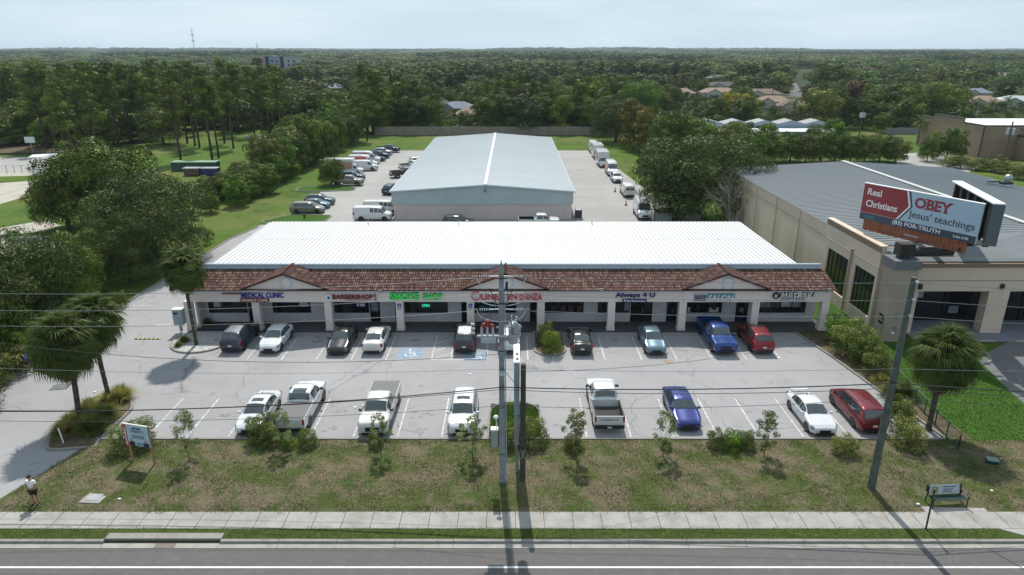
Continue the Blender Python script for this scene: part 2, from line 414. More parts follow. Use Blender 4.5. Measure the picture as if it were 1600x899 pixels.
stripe(-6.6, 50.7, -2.2, 50.7); stripe(-6.5, 50.8, -5.05, 52.0); stripe(-6.5, 52.4, -5.05, 53.6); stripe(-6.5, 54.0, -5.05, 55.2)
for x in (-23.9, -21.3, -18.6, -15.9, -13.2, -10.4, -7.5, -4.6, 4.9, 7.8, 10.6, 13.5, 16.2, 19.1, 22.1, 25.0): stripe(x, 39.0, x, 44.2)
# wheelchair symbols painted in blue boxes
for cx, cy, s in ((-8.5, 52.0, 1.0), (-3.0, 51.5, .9)):
    MB().quad((cx - s, cy - s, 0.0), (cx + s, cy - s, 0.0), (cx + s, cy + s, 0.0), (cx - s, cy + s, 0.0)).build('blue_field', M_blue, lot)
    b = MB()
    for i in range(14):
        t0, t1 = R(150 + i * 17), R(150 + (i + 1) * 17)
        p = [(cx + r * math.cos(t), cy - .25 * s + r * math.sin(t), 0.004) for r, t in ((.33 * s, t0), (.33 * s, t1), (.45 * s, t1), (.45 * s, t0))]
        b.quad(*p)
    def seg(x0, y0, x1, y1, w):
        a, c = Vector((cx + x0 * s, cy + y0 * s)), Vector((cx + x1 * s, cy + y1 * s)); u = (c - a).normalized(); n = Vector((-u.y, u.x)) * w * s / 2
        b.quad(*[(q.x, q.y, 0.0045) for q in (a - n, c - n, c + n, a + n)])
    seg(-.1, .55, 0, -.1, .13); seg(0, .2, .35, .2, .1); seg(0, -.12, .35, -.12, .12); seg(.35, -.12, .6, -.6, .12)
    b.poly([(cx - .12 * s + .15 * s * math.cos(R(a)), cy + .72 * s + .15 * s * math.sin(R(a)), 0.004) for a in range(0, 360, 45)])
    b.build('wheelchair_symbol', M_paint, lot)
# concrete wheel stops at the heads of the stalls
STOPS = []
for x, lab in ((-20.2, 'between the white hatchback and the clinic'), (-17.4, 'in the empty stall left of the black sedan'), (-14.6, 'before the black sedan'), (-11.8, 'before the white coupe'),
               (-8.4, 'in the wheelchair stall'), (-3.6, 'before the brown off-roader'), (-.3, 'behind the utility pole'), (6.1, 'before the black saloon in the middle'), (9.1, 'in the empty stall under the perfume shop'),
               (12.0, 'before the silver hatchback'), (14.9, 'in the empty stall left of the blue pickup'), (17.8, 'before the blue pickup'), (20.6, 'before the red crossover'), (23.4, 'at the right end of the upper row')):
    MB().prism([(-.9, -.07), (.9, -.07), (.9, .07), (-.9, .07)], 0, .11)
    o = MB().prism([(-.9, -.08), (.9, -.08), (.86, .08), (-.86, .08)], 0, .07).prism([(-.87, -.055), (.87, -.055), (.84, .055), (-.84, .055)], .071, .125).build('wheel_stop', M_conc, None, loc=(x, 55.75, -.005))
    tag(o, 'low concrete wheel stop ' + lab, 'wheel stop', 'wheel stops in front of the shops')
# oil stains, one patch per worn stall
def stain(x, y, r, seed, m):
    q = random.Random(seed); b = MB()
    for k in range(5):
        cx, cy, rr = x + q.uniform(-r, r), y + q.uniform(-r * .6, r * .6), r * q.uniform(.15, .5)
        b.poly([(cx + rr * q.uniform(.6, 1.1) * math.cos(R(a)), cy + rr * .7 * q.uniform(.6, 1.1) * math.sin(R(a)), 0.001 + .0006 * k) for a in range(0, 360, 24)])
    b.build('oil_stain', m, lot)
M_oil = mat('dried oil on asphalt', (0.085, 0.08, 0.08), 0.6, color2=(0.22, 0.215, 0.21), scale=5, contrast=(.35, .6)); M_rust = mat('rust stain', (0.30, 0.21, 0.11), .9, var=.2, scale=4)
for i, (x, y, r) in enumerate(((-8.5, 54.6, .6), (9.1, 54.8, .55), (-17.2, 54.6, .6), (-9.2, 43.3, .8), (-9.1, 40.2, .6), (-6.2, 41.8, .7), (-6.1, 39.7, .6), (3.4, 40.7, .6), (3.6, 42.9, .4), (9.4, 40.1, .4), (-12.2, 42.5, .6), (-12.0, 40.0, .6), (-19.9, 41.6, .7), (-22.5, 40.2, .7))):
    stain(x, y, r, i, M_oil)
stain(*at(1045, 566), .5, 77, M_rust)
for i, (px, py) in enumerate(((734, 585), (555, 637), (568, 634), (1216, 560), (705, 553), (148, 613))):
    x, y = at(px, py); tag(MB().prism([(x + .13 * math.cos(a), y + .09 * math.sin(a)) for a in (0.2, 1.3, 2.9, 4.1, 5.2)], 0.004, .05).build('litter', M_white),
      'scrap of white litter lying on the asphalt ' + ('beyond the tall pole', 'behind the white pickup with a covered bed', 'nearest the white pickup with a covered bed', 'below the red crossover', 'beside the brown off-roader', 'left by the palm island')[i], 'litter')
# islands
def island(name, pts, m, z=.11, r=None):
    P = rounded(pts, r) if r else pts
    o = sheet(name, P, z, m, skirt=.12)
    kerb_along(P, .17, z + .02, o, closed=True, step=1.5)
    return o
M_islandgrass = M_green
isl = []
for i in range(20): isl.append((.2 + 1.75 * math.cos(math.pi * i / 19), 42.0 + 1.6 * math.sin(math.pi * i / 19)))
island('grass_island', [(1.95, 38.75)] + isl + [(-1.6, 38.75)], M_green, z=.09)
isl = [(3.2 + 1.3 * math.cos(math.pi + math.pi * i / 15), 52.6 + 1.1 * math.sin(math.pi + math.pi * i / 15)) for i in range(16)]
island('shrub_island', isl + [(4.5, 56.3), (1.9, 56.3)], M_mulch, z=.09)
isl = [(-26.9 + 2.45 * math.cos(2 * math.pi * i / 28), 54.4 + 2.45 * math.sin(2 * math.pi * i / 28)) for i in range(28)]
island('gravel_island', isl, M_gravel, z=.10)
palm_isl = [at(*p) for p in ((72, 705), (84, 668), (130, 628), (178, 612), (206, 622), (207, 640), (152, 692), (150, 700))]
island('palm_island', palm_isl, M_mulch, z=.10, r=.5)
# lawn right of the car park and the neighbour's drive
RL = [(28.3, 38.5), (60, 38.5), (60, 33)]
sheet('side_lawn', [(25.6, 56.4), (26.4, 51.5), (28.3, 38.5), (33, 38.5), (60, 38.5), (60, 42), (36.5, 54.3), (32.0, 55.5), (32.0, 101), (27.5, 101), (28.6, 58)], .055, M_green, skirt=.08)
sheet('bed_soil', [(25.7, 56.0), (26.5, 51.5), (28.4, 38.6), (30.0, 38.6), (28.2, 52), (28.3, 56.3)], .062, M_mulch)
nd = sheet('neighbour_lot', [at(1540, 553), at(1600, 523), (70, 56.0), (70, 38), at(1600, 632), at(1570, 605), at(1531, 566)], .064, layered('dark patched asphalt', (0.15, 0.148, 0.146), [((0.1, 0.1, 0.1), .25, .45, .65, .6), ((0.22, 0.215, 0.21), .12, .5, .6, .6)], .9))
kerb_along([at(1510, 548), at(1540, 553), at(1549, 566), at(1527, 573)], .18, .16, nd)
sheet('neighbour_walk', [(35, 54.2), (60, 54.2), (60, 56.2), (35, 56.2)], .12, layered('blue grey concrete walk', (0.2, 0.21, 0.24), [((0.15, .16, .19), .8, .45, .65, .7)], .8), skirt=.12)
MB().box(0, 1, 0, .18, 0, .1)
for px, w in ((1533, 1.3), (1590, 2.2)):
    x, y = at(px, 535); tag(MB().box(-w * .5, w * .5, -.09, .09, 0, .12).build('wheel_stop', M_sand, loc=(x + w * .4, y, .065)), 'pale yellow kerb block at the neighbour building, ' + ('half hidden behind the palm' if px < 1560 else 'by the right edge'), 'wheel stop')
# ways and courts beyond the drive on the left
for name, pts, m in (('court', [(-300, 247), (-100, 246), (100, 245), (66, 268), (-100, 271)], M_back), ('gravel_road', [(-200, 273), (106, 267), (100, 290), (62, 300), (0, 319), (-200, 330), (-200, 292), (0, 286), (88, 280), (60, 274), (-200, 282)], M_sand),
                     ('sand_patch', [(-150, 374), (55, 368), (104, 380), (100, 398), (30, 412), (-150, 420)], M_sand), ('sand_track', [(-150, 360), (0, 356), (70, 344), (96, 352), (60, 362), (0, 368), (-150, 372)], M_sand)):
    sheet(name, [at(*p) for p in pts], -.03, m)
sheet('playground_bark', [at(*p) for p in ((-200, 218), (170, 226), (175, 236), (120, 241), (-200, 239))], -.032, M_mulch)
sheet('service_court', [at(*p) for p in ((1395, 262), (1412, 240), (1480, 236), (1500, 246), (1530, 262), (1500, 275), (1400, 275))], -.03, M_back)
sheet('side_street', [at(*p) for p in ((1218, 152), (1258, 152), (1236, 118), (1229, 102), (1222, 102), (1225, 118))], .02, M_road)
# ------------------------------------------------------------ lettering
_dg = None
TXT = {}
def text_mesh(s, extrude=0.05, bold=0.0, shear=0.0, squash=1.0, space=1.0):
    key = (s, extrude, bold, shear, space)
    if key in TXT: return TXT[key]
    cu = bpy.data.curves.new('lettering', 'FONT'); cu.body = s; cu.size = 1.0; cu.extrude = extrude; cu.offset = bold; cu.shear = shear
    cu.resolution_u = 3; cu.space_character = space
    o = bpy.data.objects.new('lettering', cu); col.objects.link(o)
    bpy.context.view_layer.update()
    me = bpy.data.meshes.new_from_object(o.evaluated_get(bpy.context.evaluated_depsgraph_get()))
    bpy.data.objects.remove(o)
    n = len(me.vertices); co = np.empty(n * 3, dtype=np.float32); me.vertices.foreach_get('co', co); co = co.reshape(-1, 3)
    lo, hi = co.min(0), co.max(0); co[:, 0] -= lo[0]; co[:, 1] -= lo[1]
    me.vertices.foreach_set('co', co.ravel()); me.update()
    TXT[key] = (me, float(hi[0] - lo[0]), float(hi[1] - lo[1]))
    return TXT[key]
def lettering(name, s, mat_, parent, origin, width, height, u=(1, 0, 0), up=(0, 0, 1), depth=0.05, bold=0.01, shear=0.0, space=1.0):
    """words of given width and height; origin = lower left corner; u, up = directions of the panel"""
    me, w, h = text_mesh(s, 0.5, bold, shear, 1.0, space)
    u, up = Vector(u).normalized(), Vector(up).normalized(); n = u.cross(up)
    M = Matrix(((u.x, up.x, n.x, 0), (u.y, up.y, n.y, 0), (u.z, up.z, n.z, 0), (0, 0, 0, 1)))
    o = link(name, me.copy(), parent, mat_)
    o.matrix_local = Matrix.Translation(Vector(origin)) @ M @ Matrix.Diagonal((width / w, height / h, depth, 1))
    return o

def faint_print(name, mat_, parent, origin, width, height, u=(1, 0, 0), up=(0, 0, 1), rows=1, seed=1):
    """lines of print too small to read in the photograph: short dashes of uneven length"""
    q = random.Random(seed); b = MB(); o, u, up = Vector(origin), Vector(u).normalized(), Vector(up).normalized(); rh = height / rows
    for r in range(rows):
        x = 0.0
        while x < width * .97:
            w = min(width - x, rh * q.uniform(.35, 1.1)); p = o + u * x + up * (r * rh + rh * .15); b.quad(p, p + u * w, p + u * w + up * rh * .6, p + up * rh * .6); x += w + rh * .22
    return b.build(name, mat_, parent, kind='stuff')
# ------------------------------------------------------------ the strip mall
CF = 56.55                        # front face of fascia and columns
WF = 58.65                        # front of the shop walls
M_wall = layered('cream stucco', (0.70, 0.605, 0.57), [((0.61, 0.525, 0.49), 0.6, .45, .7, .6), ((0.70, 0.63, 0.61), 2.5, .5, .7, .4)], 0.9, 0.004, 25)
M_wall2 = mat('grey painted block', (0.50, 0.48, 0.50), 0.85, var=.08, scale=2)
M_trim = mat('pale blue metal trim', (0.42, 0.50, 0.58), 0.5, var=.06, scale=3)
M_tile = mat('clay roof tile', (0.062, 0.026, 0.023), 0.85, var=.25, scale=.6, tint=(0.165, 0.102, 0.082), spec=0.2)
M_roofw = layered('white coated metal roof', (0.64, 0.64, 0.65), [((0.55, 0.55, 0.55), .3, .55, .75, .5, (2, .3, 1))], 0.5)
M_brown = mat('bronze window metal', (0.03, 0.027, 0.025), 0.4, metal=.3)
mall = thing('strip_mall', 'long single storey strip mall with clay tile front and white metal roof', 'shopping centre', (0, 0, 0))
def shop_x(px): return (px - 800) * .0589
def col_x(px): return (px - 800) * .0572
def sign_x(px): return (px - 800) * .0564
MX0, MX1 = -28.7, 28.1
# floor of the arcade
MB().box(MX0 - .2, MX1 + .3, 56.4, WF + .3, -.05, .12).build('arcade_floor', mat('concrete with painted shade', (0.07, 0.067, 0.07), .9, var=.15, scale=2), mall)  # floor colour darkened to deepen the shade under the arcade
# front fascia with three gables: one wall with real thickness each
FB, FT = 2.86, 3.98
gab = [(col_x(452), 3.62), (col_x(790), 3.62), (col_x(1128), 3.62)]
xs = [MX0]
for gx, hw in gab: xs += [gx - hw, gx + hw]
xs.append(MX1)
for a, b_ in zip(xs[0::2], xs[1::2]): MB().box(a, b_, CF, CF + .3, FB, FT).build('fascia', M_wall, mall)
M_soffit = mat('grey soffit', (0.3, 0.3, 0.31), .9)
MB().box(MX0 + .1, MX1 - .1, CF + .31, WF, FT - .35, FT - .3).build('soffit', M_soffit, mall)
for gx, hw in gab:
    b = MB(); y0, y1 = CF - .06, CF + .28
    P = [(gx - hw, FB - .003), (gx + hw, FB - .003), (gx + hw, FT + .12), (gx, 5.42), (gx - hw, FT + .12)]
    n = len(b.v); b.v += [(p[0], y0, p[1]) for p in P] + [(p[0], y1, p[1]) for p in P]
    b.f.append((n, n + 1, n + 2, n + 3, n + 4)); b.f.append((n + 9, n + 8, n + 7, n + 6, n + 5))
    for i in range(5): j = (i + 1) % 5; b.f.append((n + j, n + i, n + 5 + i, n + 5 + j))
    g = b.build('gable', M_wall, mall)
    MB().ring((gx + .15, CF - .10, 4.62), .44, .58, depth=.05).build('round_moulding', M_trim, g)
# columns
COLS = [297, 402.5, 514.5, 625.5, 735.5, 845, 954.5, 1065, 1178, 1286]
for i, px in enumerate(COLS):
    x = col_x(px); MB().box(x - .32, x + .32, CF + .01, CF + .6, .1, FB + .01).box(x - .36, x + .36, CF - .03, CF + .64, .1, .4).build('column', M_wall, mall)
# tiled slope
E0 = (CF - .35, 4.02); E1 = (59.25, 5.02)     # eave and head of the slope (y, z)
def tile_patch(name, o, ux, uy, nu, nv, parent, tw=.21, keep=None, seed=1):
    """rows of barrel tiles: o = lower left, ux = unit along the eave, uy = vector up the slope"""
    q = np.random.default_rng(seed); o, ux, uy = Vector(o), Vector(ux), Vector(uy)
    L_ = uy.length; up = uy.normalized(); nm = ux.cross(up).normalized()
    if nm.z < 0: nm = -nm
    V, F, T = [], [], []; rl = L_ / nv
    for j in range(nv):
        for i in range(nu):
            cx, cy = (i + .5) * tw, (j + .5) * rl
            if keep and not keep(cx, cy): continue
            base = len(V); jit = float(q.uniform(-.012, .012)); t = float(q.beta(1.2, 2.2)); t = t if q.random() > .1 else 1.0
            for s_, (yy, lift) in enumerate(((j * rl - .05, .055), ((j + 1) * rl, .012))):
                for a in (0, 45, 90, 135, 180):
                    r = tw * .43; p = o + ux * (cx - r * math.cos(R(a)) + jit) + up * yy + nm * (lift + r * math.sin(R(a)) * .8)
                    V.append(tuple(p))
            for a in range(4): F.append((base + a, base + a + 1, base + 6 + a, base + 5 + a)); T.append(t)
            # butt end of the tile
            F.append((base, base + 1, base + 2, base + 3)); T.append(t * .3)
            # pan between two barrels
    return link(name, np_mesh(name, np.array(V), np.array(F), T), parent, M_tile, kind='stuff')
def under(parent, pts, m, name): MB().poly(pts).build(name, m, parent)
M_pan = mat('clay pan tile', (0.06, 0.026, 0.02), .85, var=.3, scale=2)
uy = Vector((0, E1[0] - E0[0], E1[1] - E0[1]))
MB().quad((MX0 - .15, E0[0], E0[1] - .02), (MX1 + .35, E0[0], E0[1] - .02), (MX1 + .35, E1[0], E1[1] - .02), (MX0 - .15, E1[0], E1[1] - .02)).build('pan_course', M_pan, mall)
def in_gable(cx, cy):
    x = MX0 - .15 + cx; y = E0[0] + cy / uy.length * uy.y; z = E0[1] + cy / uy.length * uy.z
    for gx, hw in gab:
        if z < 5.47 - abs(x - gx) * (5.47 - 4.1) / hw - .02: return False
    return True
tile_patch('roof_tiles', (MX0 - .15, E0[0], E0[1]), (1, 0, 0), uy, int((MX1 - MX0 + .5) / .21), 8, mall, keep=in_gable)
for gi, (gx, hw) in enumerate(gab):
    zr, ze = 5.50, 4.08; run = hw + .25
    for sgn in (-1, 1):
        # slope from gable verge back to where it meets the long slope
        uyv = Vector((-sgn * run, 0, zr - ze)); L_ = uyv.length
        def keep(cx, cy, L_=L_):
            y = CF - .3 + cx; z = ze + (zr - ze) * cy / L_
            t = (y - E0[0]) / uy.y; return y < E1[0] and z > E0[1] + uy.z * t - .03
        o = (gx + sgn * run, CF - .3, ze)
        tile_patch('gable_tiles', o, (0, 1, 0), uyv, int((E1[0] - CF + .35) / .21), 8, mall, keep=keep, seed=gi * 2 + (sgn > 0) + 5)
        yb = E1[0]
        MB().poly([(gx + sgn * run, CF - .28, ze - .03), (gx, CF - .28, zr - .03), (gx, yb, zr - .03)]).build('pan_course', M_pan, mall)
    b = MB()
    for k in range(12): b.tube((gx, CF - .34 + k * .265, zr + .05), (gx, CF - .34 + (k + 1) * .265, zr + .035), .11, .09, 8)
    for sgn in (-1, 1):
        for k in range(15):
            p0 = Vector((gx + sgn * run, CF - .3, ze + .03)); p1 = Vector((gx, CF - .3, zr + .03)); b.tube(p0.lerp(p1, k / 15), p0.lerp(p1, (k + 1) / 15), .10, .085, 7)
    b.build('ridge_tiles', M_tile, mall, kind='stuff')
# gutter under the eave, parapet and roof
for a, b_ in zip(xs[0::2], xs[1::2]): MB().box(a + .02, b_ - .02, CF - .18, CF - .003, 3.86, 4.06).build('eave_gutter', M_trim, mall)
MB().box(MX0 + .2, MX1 - .05, 59.25, 59.5, 4.2, 5.45).build('parapet', M_trim, mall)
MB().box(MX0 + .15, MX1, 59.2, 59.55, 5.453, 5.51).build('parapet_coping', mat('blue grey coping', (0.25, .31, .37), .5), mall)
RX0, RX1, RYa, RYb = -27.5, 26.1, 59.56, 76.4
b = MB(); b.v = [(RX0, RYa, 5.42), (RX1, RYa, 5.42), (RX1, RYb, 5.25), (RX0, RYb, 5.25)]; b.f = [(0, 1, 2, 3)]
b.build('metal_roof', M_roofw, mall)
b = MB(); x = RX0 + .05
while x < RX1:
    n = len(b.v); b.v += [(x, RYa, 5.424), (x + .07, RYa, 5.424), (x + .055, RYa, 5.475), (x + .015, RYa, 5.475), (x, RYb + .1, 5.254), (x + .07, RYb + .1, 5.254), (x + .055, RYb + .1, 5.30), (x + .015, RYb + .1, 5.30)]
    b.f += [(n, n + 4, n + 7, n + 3), (n + 3, n + 7, n + 6, n + 2), (n + 2, n + 6, n + 5, n + 1), (n, n + 3, n + 2, n + 1), (n + 4, n + 5, n + 6, n + 7)]; x += .44
b.build('standing_seams', mat('grey seam metal', (.42, .42, .43), .5), mall, kind='stuff')
MB().box(RX0, RX1, 68.5, 68.53, 5.33, 5.345).build('lap_joint', M_steel, mall)
b = MB(); qs = random.Random(9)
for k in range(46): x = RX0 + 1 + qs.random() * (RX1 - RX0 - 2); w = qs.uniform(.1, .45); y = 68.42 if k % 3 else qs.uniform(62, 75); b.quad((x, y, 5.43 - (y - 59.56) * .0101 + .004), (x + w, y, 5.43 - (y - 59.56) * .0101 + .004), (x + w, y + .07, 5.43 - (y - 59.5) * .0101 + .004), (x, y + .07, 5.43 - (y - 59.5) * .0101 + .004))
b.build('rust_spots', mat('brown roof grime', (.22, .18, .15), .8), mall, kind='stuff')
for x in (-16.2, -6.0, 9.0): MB().tube((x, 75, 5.2), (x, 75, 5.75), .05).build('vent_pipe', M_steel, mall)
# body of the building
MB().box(MX0 + .9, MX1 - 1.9, 59.6, 76.3, 0, 5.22).build('rear_block', M_wall2, mall)
MB().box(MX0 + .9, MX1 - .2, WF + .25, 59.59, 3.2, 4.15).build('front_block', M_wall2, mall)
# shop fronts: piers between the openings, low sill wall, glazing
OPEN = [  # px left, px right, kind
 (326, 387, 'w', 2), (388, 396, 'd', 1), (426, 486, 'w', 3), (522, 577, 'w', 2), (578, 594, 'd', 1), (617, 620, 'd', 1), (632, 700, 'w', 3), (721, 730, 'd', 1),
 (741, 778, 'w', 1), (779, 807, 'w', 2), (828, 838.5, 'd', 1), (850.5, 912, 'w', 3), (934, 948.5, 'w', 1), (960.5, 984, 'w', 1), (985, 1019.5, 'd', 2), (1041.5, 1058.5, 'd', 1),
 (1073, 1128, 'w', 3), (1149.5, 1169, 'd', 1), (1186, 1258.5, 'w', 3)]
wz0, wz1 = .98, 2.86
pier = MB(); prev = MX0 + .4
for a, b_, k, n in OPEN:
    x0, x1 = shop_x(a), shop_x(b_)
    if x0 - prev > .05: pier.box(prev, x0, WF, WF + .25, .1, 3.6)
    pier.box(x0, x1, WF + .002, WF + .248, wz1, 3.6)
    if k == 'w': pier.box(x0, x1, WF + .002, WF + .248, .1, wz0)
    prev = x1
pier.box(prev, shop_x(1273), WF, WF + .25, .1, 3.6)
pier.box(MX0 + .3, MX0 + .5, CF + .7, WF + .25, .1, 3.7)
pier.build('shop_wall', M_wall2, mall)
M_green_glow = mat('green lit glass', (0.01, 0.05, 0.03), .1)
for a, b_, k, n in OPEN:
    x0, x1 = shop_x(a), shop_x(b_); z0 = wz0 if k == 'w' else .13; yy = WF + .08
    fr = MB(); w = .05
    fr.box(x0, x1, yy, yy + .08, z0, z0 + w); fr.box(x0, x1, yy, yy + .08, wz1 - w, wz1)
    for i in range(n + 1):
        xx = x0 + (x1 - x0 - w) * i / n; fr.box(xx, xx + w, yy + .001, yy + .079, z0 + w, wz1 - w)
    o = fr.build('window_frame' if k == 'w' else 'door', M_brown, mall)
    for i in range(n):
        xa = x0 + (x1 - x0 - w) * i / n + w; xb = x0 + (x1 - x0 - w) * (i + 1) / n
        if xb - xa > .05: MB().box(xa, xb, yy + .03, yy + .045, z0 + w, wz1 - w).build('pane', M_glass, o)
    if k == 'd': MB().box((x0 + x1) / 2 + .1, (x0 + x1) / 2 + .14, yy - .05, yy, 1.0, 1.3).build('handle', M_steel, o)
# things in the windows
def poster(px0, px1, py0, py1, m, name='window_poster', txt=None, tm=None):
    x0, x1 = shop_x(px0), shop_x(px1); z1 = xz(0, py0, WF)[1]; z0 = xz(0, py1, WF)[1]
    o = MB().box(x0, x1, WF + .085, WF + .095, z0, z1).build(name, m, mall)
    if txt: faint_print('print', tm, mall, (x0 + .05, WF + .08, z0 + (z1 - z0) * .1), (x1 - x0) * .85, (z1 - z0) * .85)
M_pap = mat('printed paper grey', (0.28, .29, .32), .6, color2=(.1, .12, .2), scale=3); M_papw = mat('printed paper pale', (0.42, .43, .45), .6, var=.3, scale=4)
M_navy = mat('navy plastic', (0.02, 0.022, 0.12), .45); M_wl = mat('white sign plastic', (0.68, 0.69, 0.7), .45)
poster(557, 572, 473, 481, M_navy, txt='SCAN', tm=M_wl)
poster(580, 591, 474, 487, M_pap); poster(1187, 1203, 472.5, 480.5, M_pap); poster(1204, 1218, 472.5, 481, mat('dark print', (.07, .065, .06), .6)); poster(1220, 1236, 472.5, 480, M_papw); poster(1238, 1250, 472.5, 480.5, M_pap)
poster(1075, 1079, 481, 493, M_papw); poster(1108, 1123, 481, 497, M_papw); poster(1156, 1162, 482, 488, M_pap); poster(1154, 1164, 496, 500, M_navy); poster(976, 985, 473, 486, M_pap)
poster(334, 345, 472.5, 480, M_papw); poster(468, 482, 472.5, 480, M_papw); poster(748, 760, 478, 494, mat('teal print', (.02, .09, .11), .5, var=.5, scale=3)); poster(765, 775, 476, 492, MATS['teal print'])
for px in (861, 876, 888, 902): poster(px, px + 8, 478, 495, mat('dark reddish print', (.06, .02, .035), .6, var=.6, scale=5))
for px in (1091, 1116): MB().ring((shop_x(px), WF + .06, 1.5), .0, .25, depth=.02, seg=14).build('arch_print', mat('black print', (.01, .01, .01), .6), mall)
M_neon = mat('green neon tube', (0.03, 0.42, 0.07), .5, emit=(0.02, 0.75, 0.09), emit_s=.16)
M_neont = mat('turquoise neon', (0.1, .8, .5), .5, emit=(0.05, 0.9, 0.55), emit_s=.55)
op = thing('open_sign', 'small turquoise neon OPEN sign hanging in the smoke shop window', 'sign', (shop_x(665.5), WF + .05, 0))
zo = xz(0, 478, WF)[1]
lettering('lettering', 'OPEN', M_neont, op, (-.36, 0, zo - .14), .72, .28, depth=.03)
MB().box(-.42, .42, .012, .025, zo - .2, zo + .2).build('backing', mat('dark teal board', (.01, .06, .05), .4), op)
# accessible parking signs on two columns
for px, lb in ((625.5, 'left'), (735.5, 'right')):
    x = col_x(px); z = xz(0, 479.5, CF)[1]
    s = thing('parking_sign', 'blue wheelchair parking sign fixed to the column %s of the green smoke shop window' % lb, 'sign', (x, CF - .045, z))
    MB().box(-.17, .17, 0, .02, -.05, .3).build('blue_panel', mat('sign blue', (.02, .09, .3), .5), s)
    MB().box(-.17, .17, 0, .02, -.3, -.06).build('text_panel', M_papw, s)
    MB().ring((0, -.008, .08), .05, .08, depth=.005, seg=12).build('wheelchair_mark', M_wl, s)
# lights on the eave
for px, py, lb in ((596, 455, 'left of the smoke shop sign'), (938, 453, 'between the dance school and perfume signs'), (1291, 453, 'at the right corner of the tiled front')):
    x, z = sign_x(px), xz(0, py, CF - .3)[1]
    l = thing('flood_light', 'small boxy flood light on the eave ' + lb, 'light', (x, CF - .36, z), group='flood lights under the tiled eave')
    MB().prism([(-.2, -.12), (.2, -.12), (.16, .16), (-.16, .16)], -.12, .12).build('housing', mat('weathered bronze', (.1, .09, .08), .5), l)
    MB().box(-.15, .15, -.135, -.12, -.08, .06).build('lens', mat('lamp lens', (.35, .36, .36), .2), l)
# ------------------------------------------------------------ shop signs
SY = CF - .14
M_bl = mat('blue sign plastic', (.012, .02, .30), .4); M_or = mat('orange sign plastic', (.62, .14, .05), .4); M_dred = mat('dark red sign plastic', (.19, .015, .02), .4); M_red = mat('bright red sign plastic', (.55, .03, .07), .4)
M_ltcol = mat('pale letters', (.75, .68, .6), .4); M_bar = mat('raceway bar', (.22, .12, .10), .6); M_teal = mat('teal sign plastic', (.06, .25, .28), .4); M_sh = mat('dark letter return', (.06, .05, .065), .5)
def sz(py): return xz(0, py, SY)[1]
def sign(name, label, px): return thing(name, label, 'shop sign', (sign_x(px), SY, sz(464)))
def put(sg, txt, m, px0, px1, py0, py1, depth=.09, bold=.012, dy=0.0, **k):
    x0, x1 = sign_x(px0), sign_x(px1); z1, z0 = sz(py0), sz(py1)
    return lettering('lettering', txt, m, sg, (x0 - sg.location.x, dy, z0 - sg.location.z), x1 - x0, z1 - z0, depth=depth, bold=bold, **k)
def back(sg, m, px0, px1, py0, py1, name='backing', dy=.05, th=.04):
    return MB().box(sign_x(px0) - sg.location.x, sign_x(px1) - sg.location.x, dy, dy + th, sz(py1) - sg.location.z, sz(py0) - sg.location.z).build(name, m, sg)
s = sign('shop_sign', 'blue MEDICAL CLINIC letters over an orange URGENT CARE pill on the left gable', 410)
put(s, 'MEDICAL CLINIC', M_bl, 378, 444, 457.5, 465.5); back(s, M_bar, 348, 379, 457.8, 460.8, 'raceway')
x0, x1 = sign_x(375) - s.location.x, sign_x(421) - s.location.x; z0, z1 = sz(472.3) - s.location.z, sz(466.3) - s.location.z; rr = (z1 - z0) / 2
pill = [(x0 + rr + rr * math.cos(a), (z0 + z1) / 2 + rr * math.sin(a)) for a in [R(90 + 18 * i) for i in range(11)]] + [(x1 - rr + rr * math.cos(a), (z0 + z1) / 2 + rr * math.sin(a)) for a in [R(-90 + 18 * i) for i in range(11)]]
b = MB(); n = len(pill); b.v = [(p[0], -.02, p[1]) for p in pill] + [(p[0], .08, p[1]) for p in pill]; b.f = [tuple(range(n))] + [((i + 1) % n, i, n + i, n + (i + 1) % n) for i in range(n)]
b.build('pill_panel', M_dred, s); put(s, 'URGENT CARE', M_ltcol, 377.5, 418, 467.6, 471.2, depth=.02, dy=-.03)
MB().ring((sign_x(367) - s.location.x, -.02, sz(459) - s.location.z), 0, .07, seg=8).build('dot', M_dred, s)
s = sign('shop_sign', 'dark red BARBERSHOP letters with a round white and blue logo', 548)
put(s, 'BARBERSHOP', M_dred, 520, 583, 460.5, 467.6, bold=.03); faint_print('small_letters', M_dred, s, (sign_x(540) - s.location.x, 0, sz(470) - s.location.z), sign_x(579) - sign_x(540), sz(468.2) - sz(470))
MB().ring((sign_x(514) - s.location.x, .0, sz(465.5) - s.location.z), 0, .30, seg=20, depth=.1).build('round_panel', M_wl, s)
MB().ring((sign_x(514) - s.location.x, -.01, sz(465.5) - s.location.z), .0, .15, seg=8, depth=.01).build('logo', mat('logo blue', (.03, .12, .3), .5), s)
bp_ = thing('barber_pole', 'small black capped barber pole on the fascia beside the BARBERSHOP sign', 'barber pole', (sign_x(586.5), SY, sz(465)))
MB().tube((0, 0, -.2), (0, 0, .2), .08).build('striped_cylinder', mat('barber stripe', (.55, .5, .52), .4, color2=(.4, .05, .06), scale=9, contrast=(.49, .51)), bp_)
MB().tube((0, 0, .2), (0, 0, .32), .11, .03).tube((0, 0, -.32), (0, 0, -.2), .04, .11).build('cap', M_brown, bp_)
s = sign('shop_sign', 'glowing green SMOKE SHOP letters', 651)
put(s, 'SMOKE', M_neon, 610, 655, 458, 469.5, bold=.02); put(s, 'SHOP', M_neon, 661, 692, 459.5, 469.5, bold=.02)
put(s, 'SMOKE', mat('dark green return', (.01, .12, .02), .6), 609.4, 654.4, 457, 468.6, bold=.03, dy=.08); put(s, 'SHOP', MATS['dark green return'], 660.4, 691.4, 458.5, 468.6, bold=.03, dy=.08)
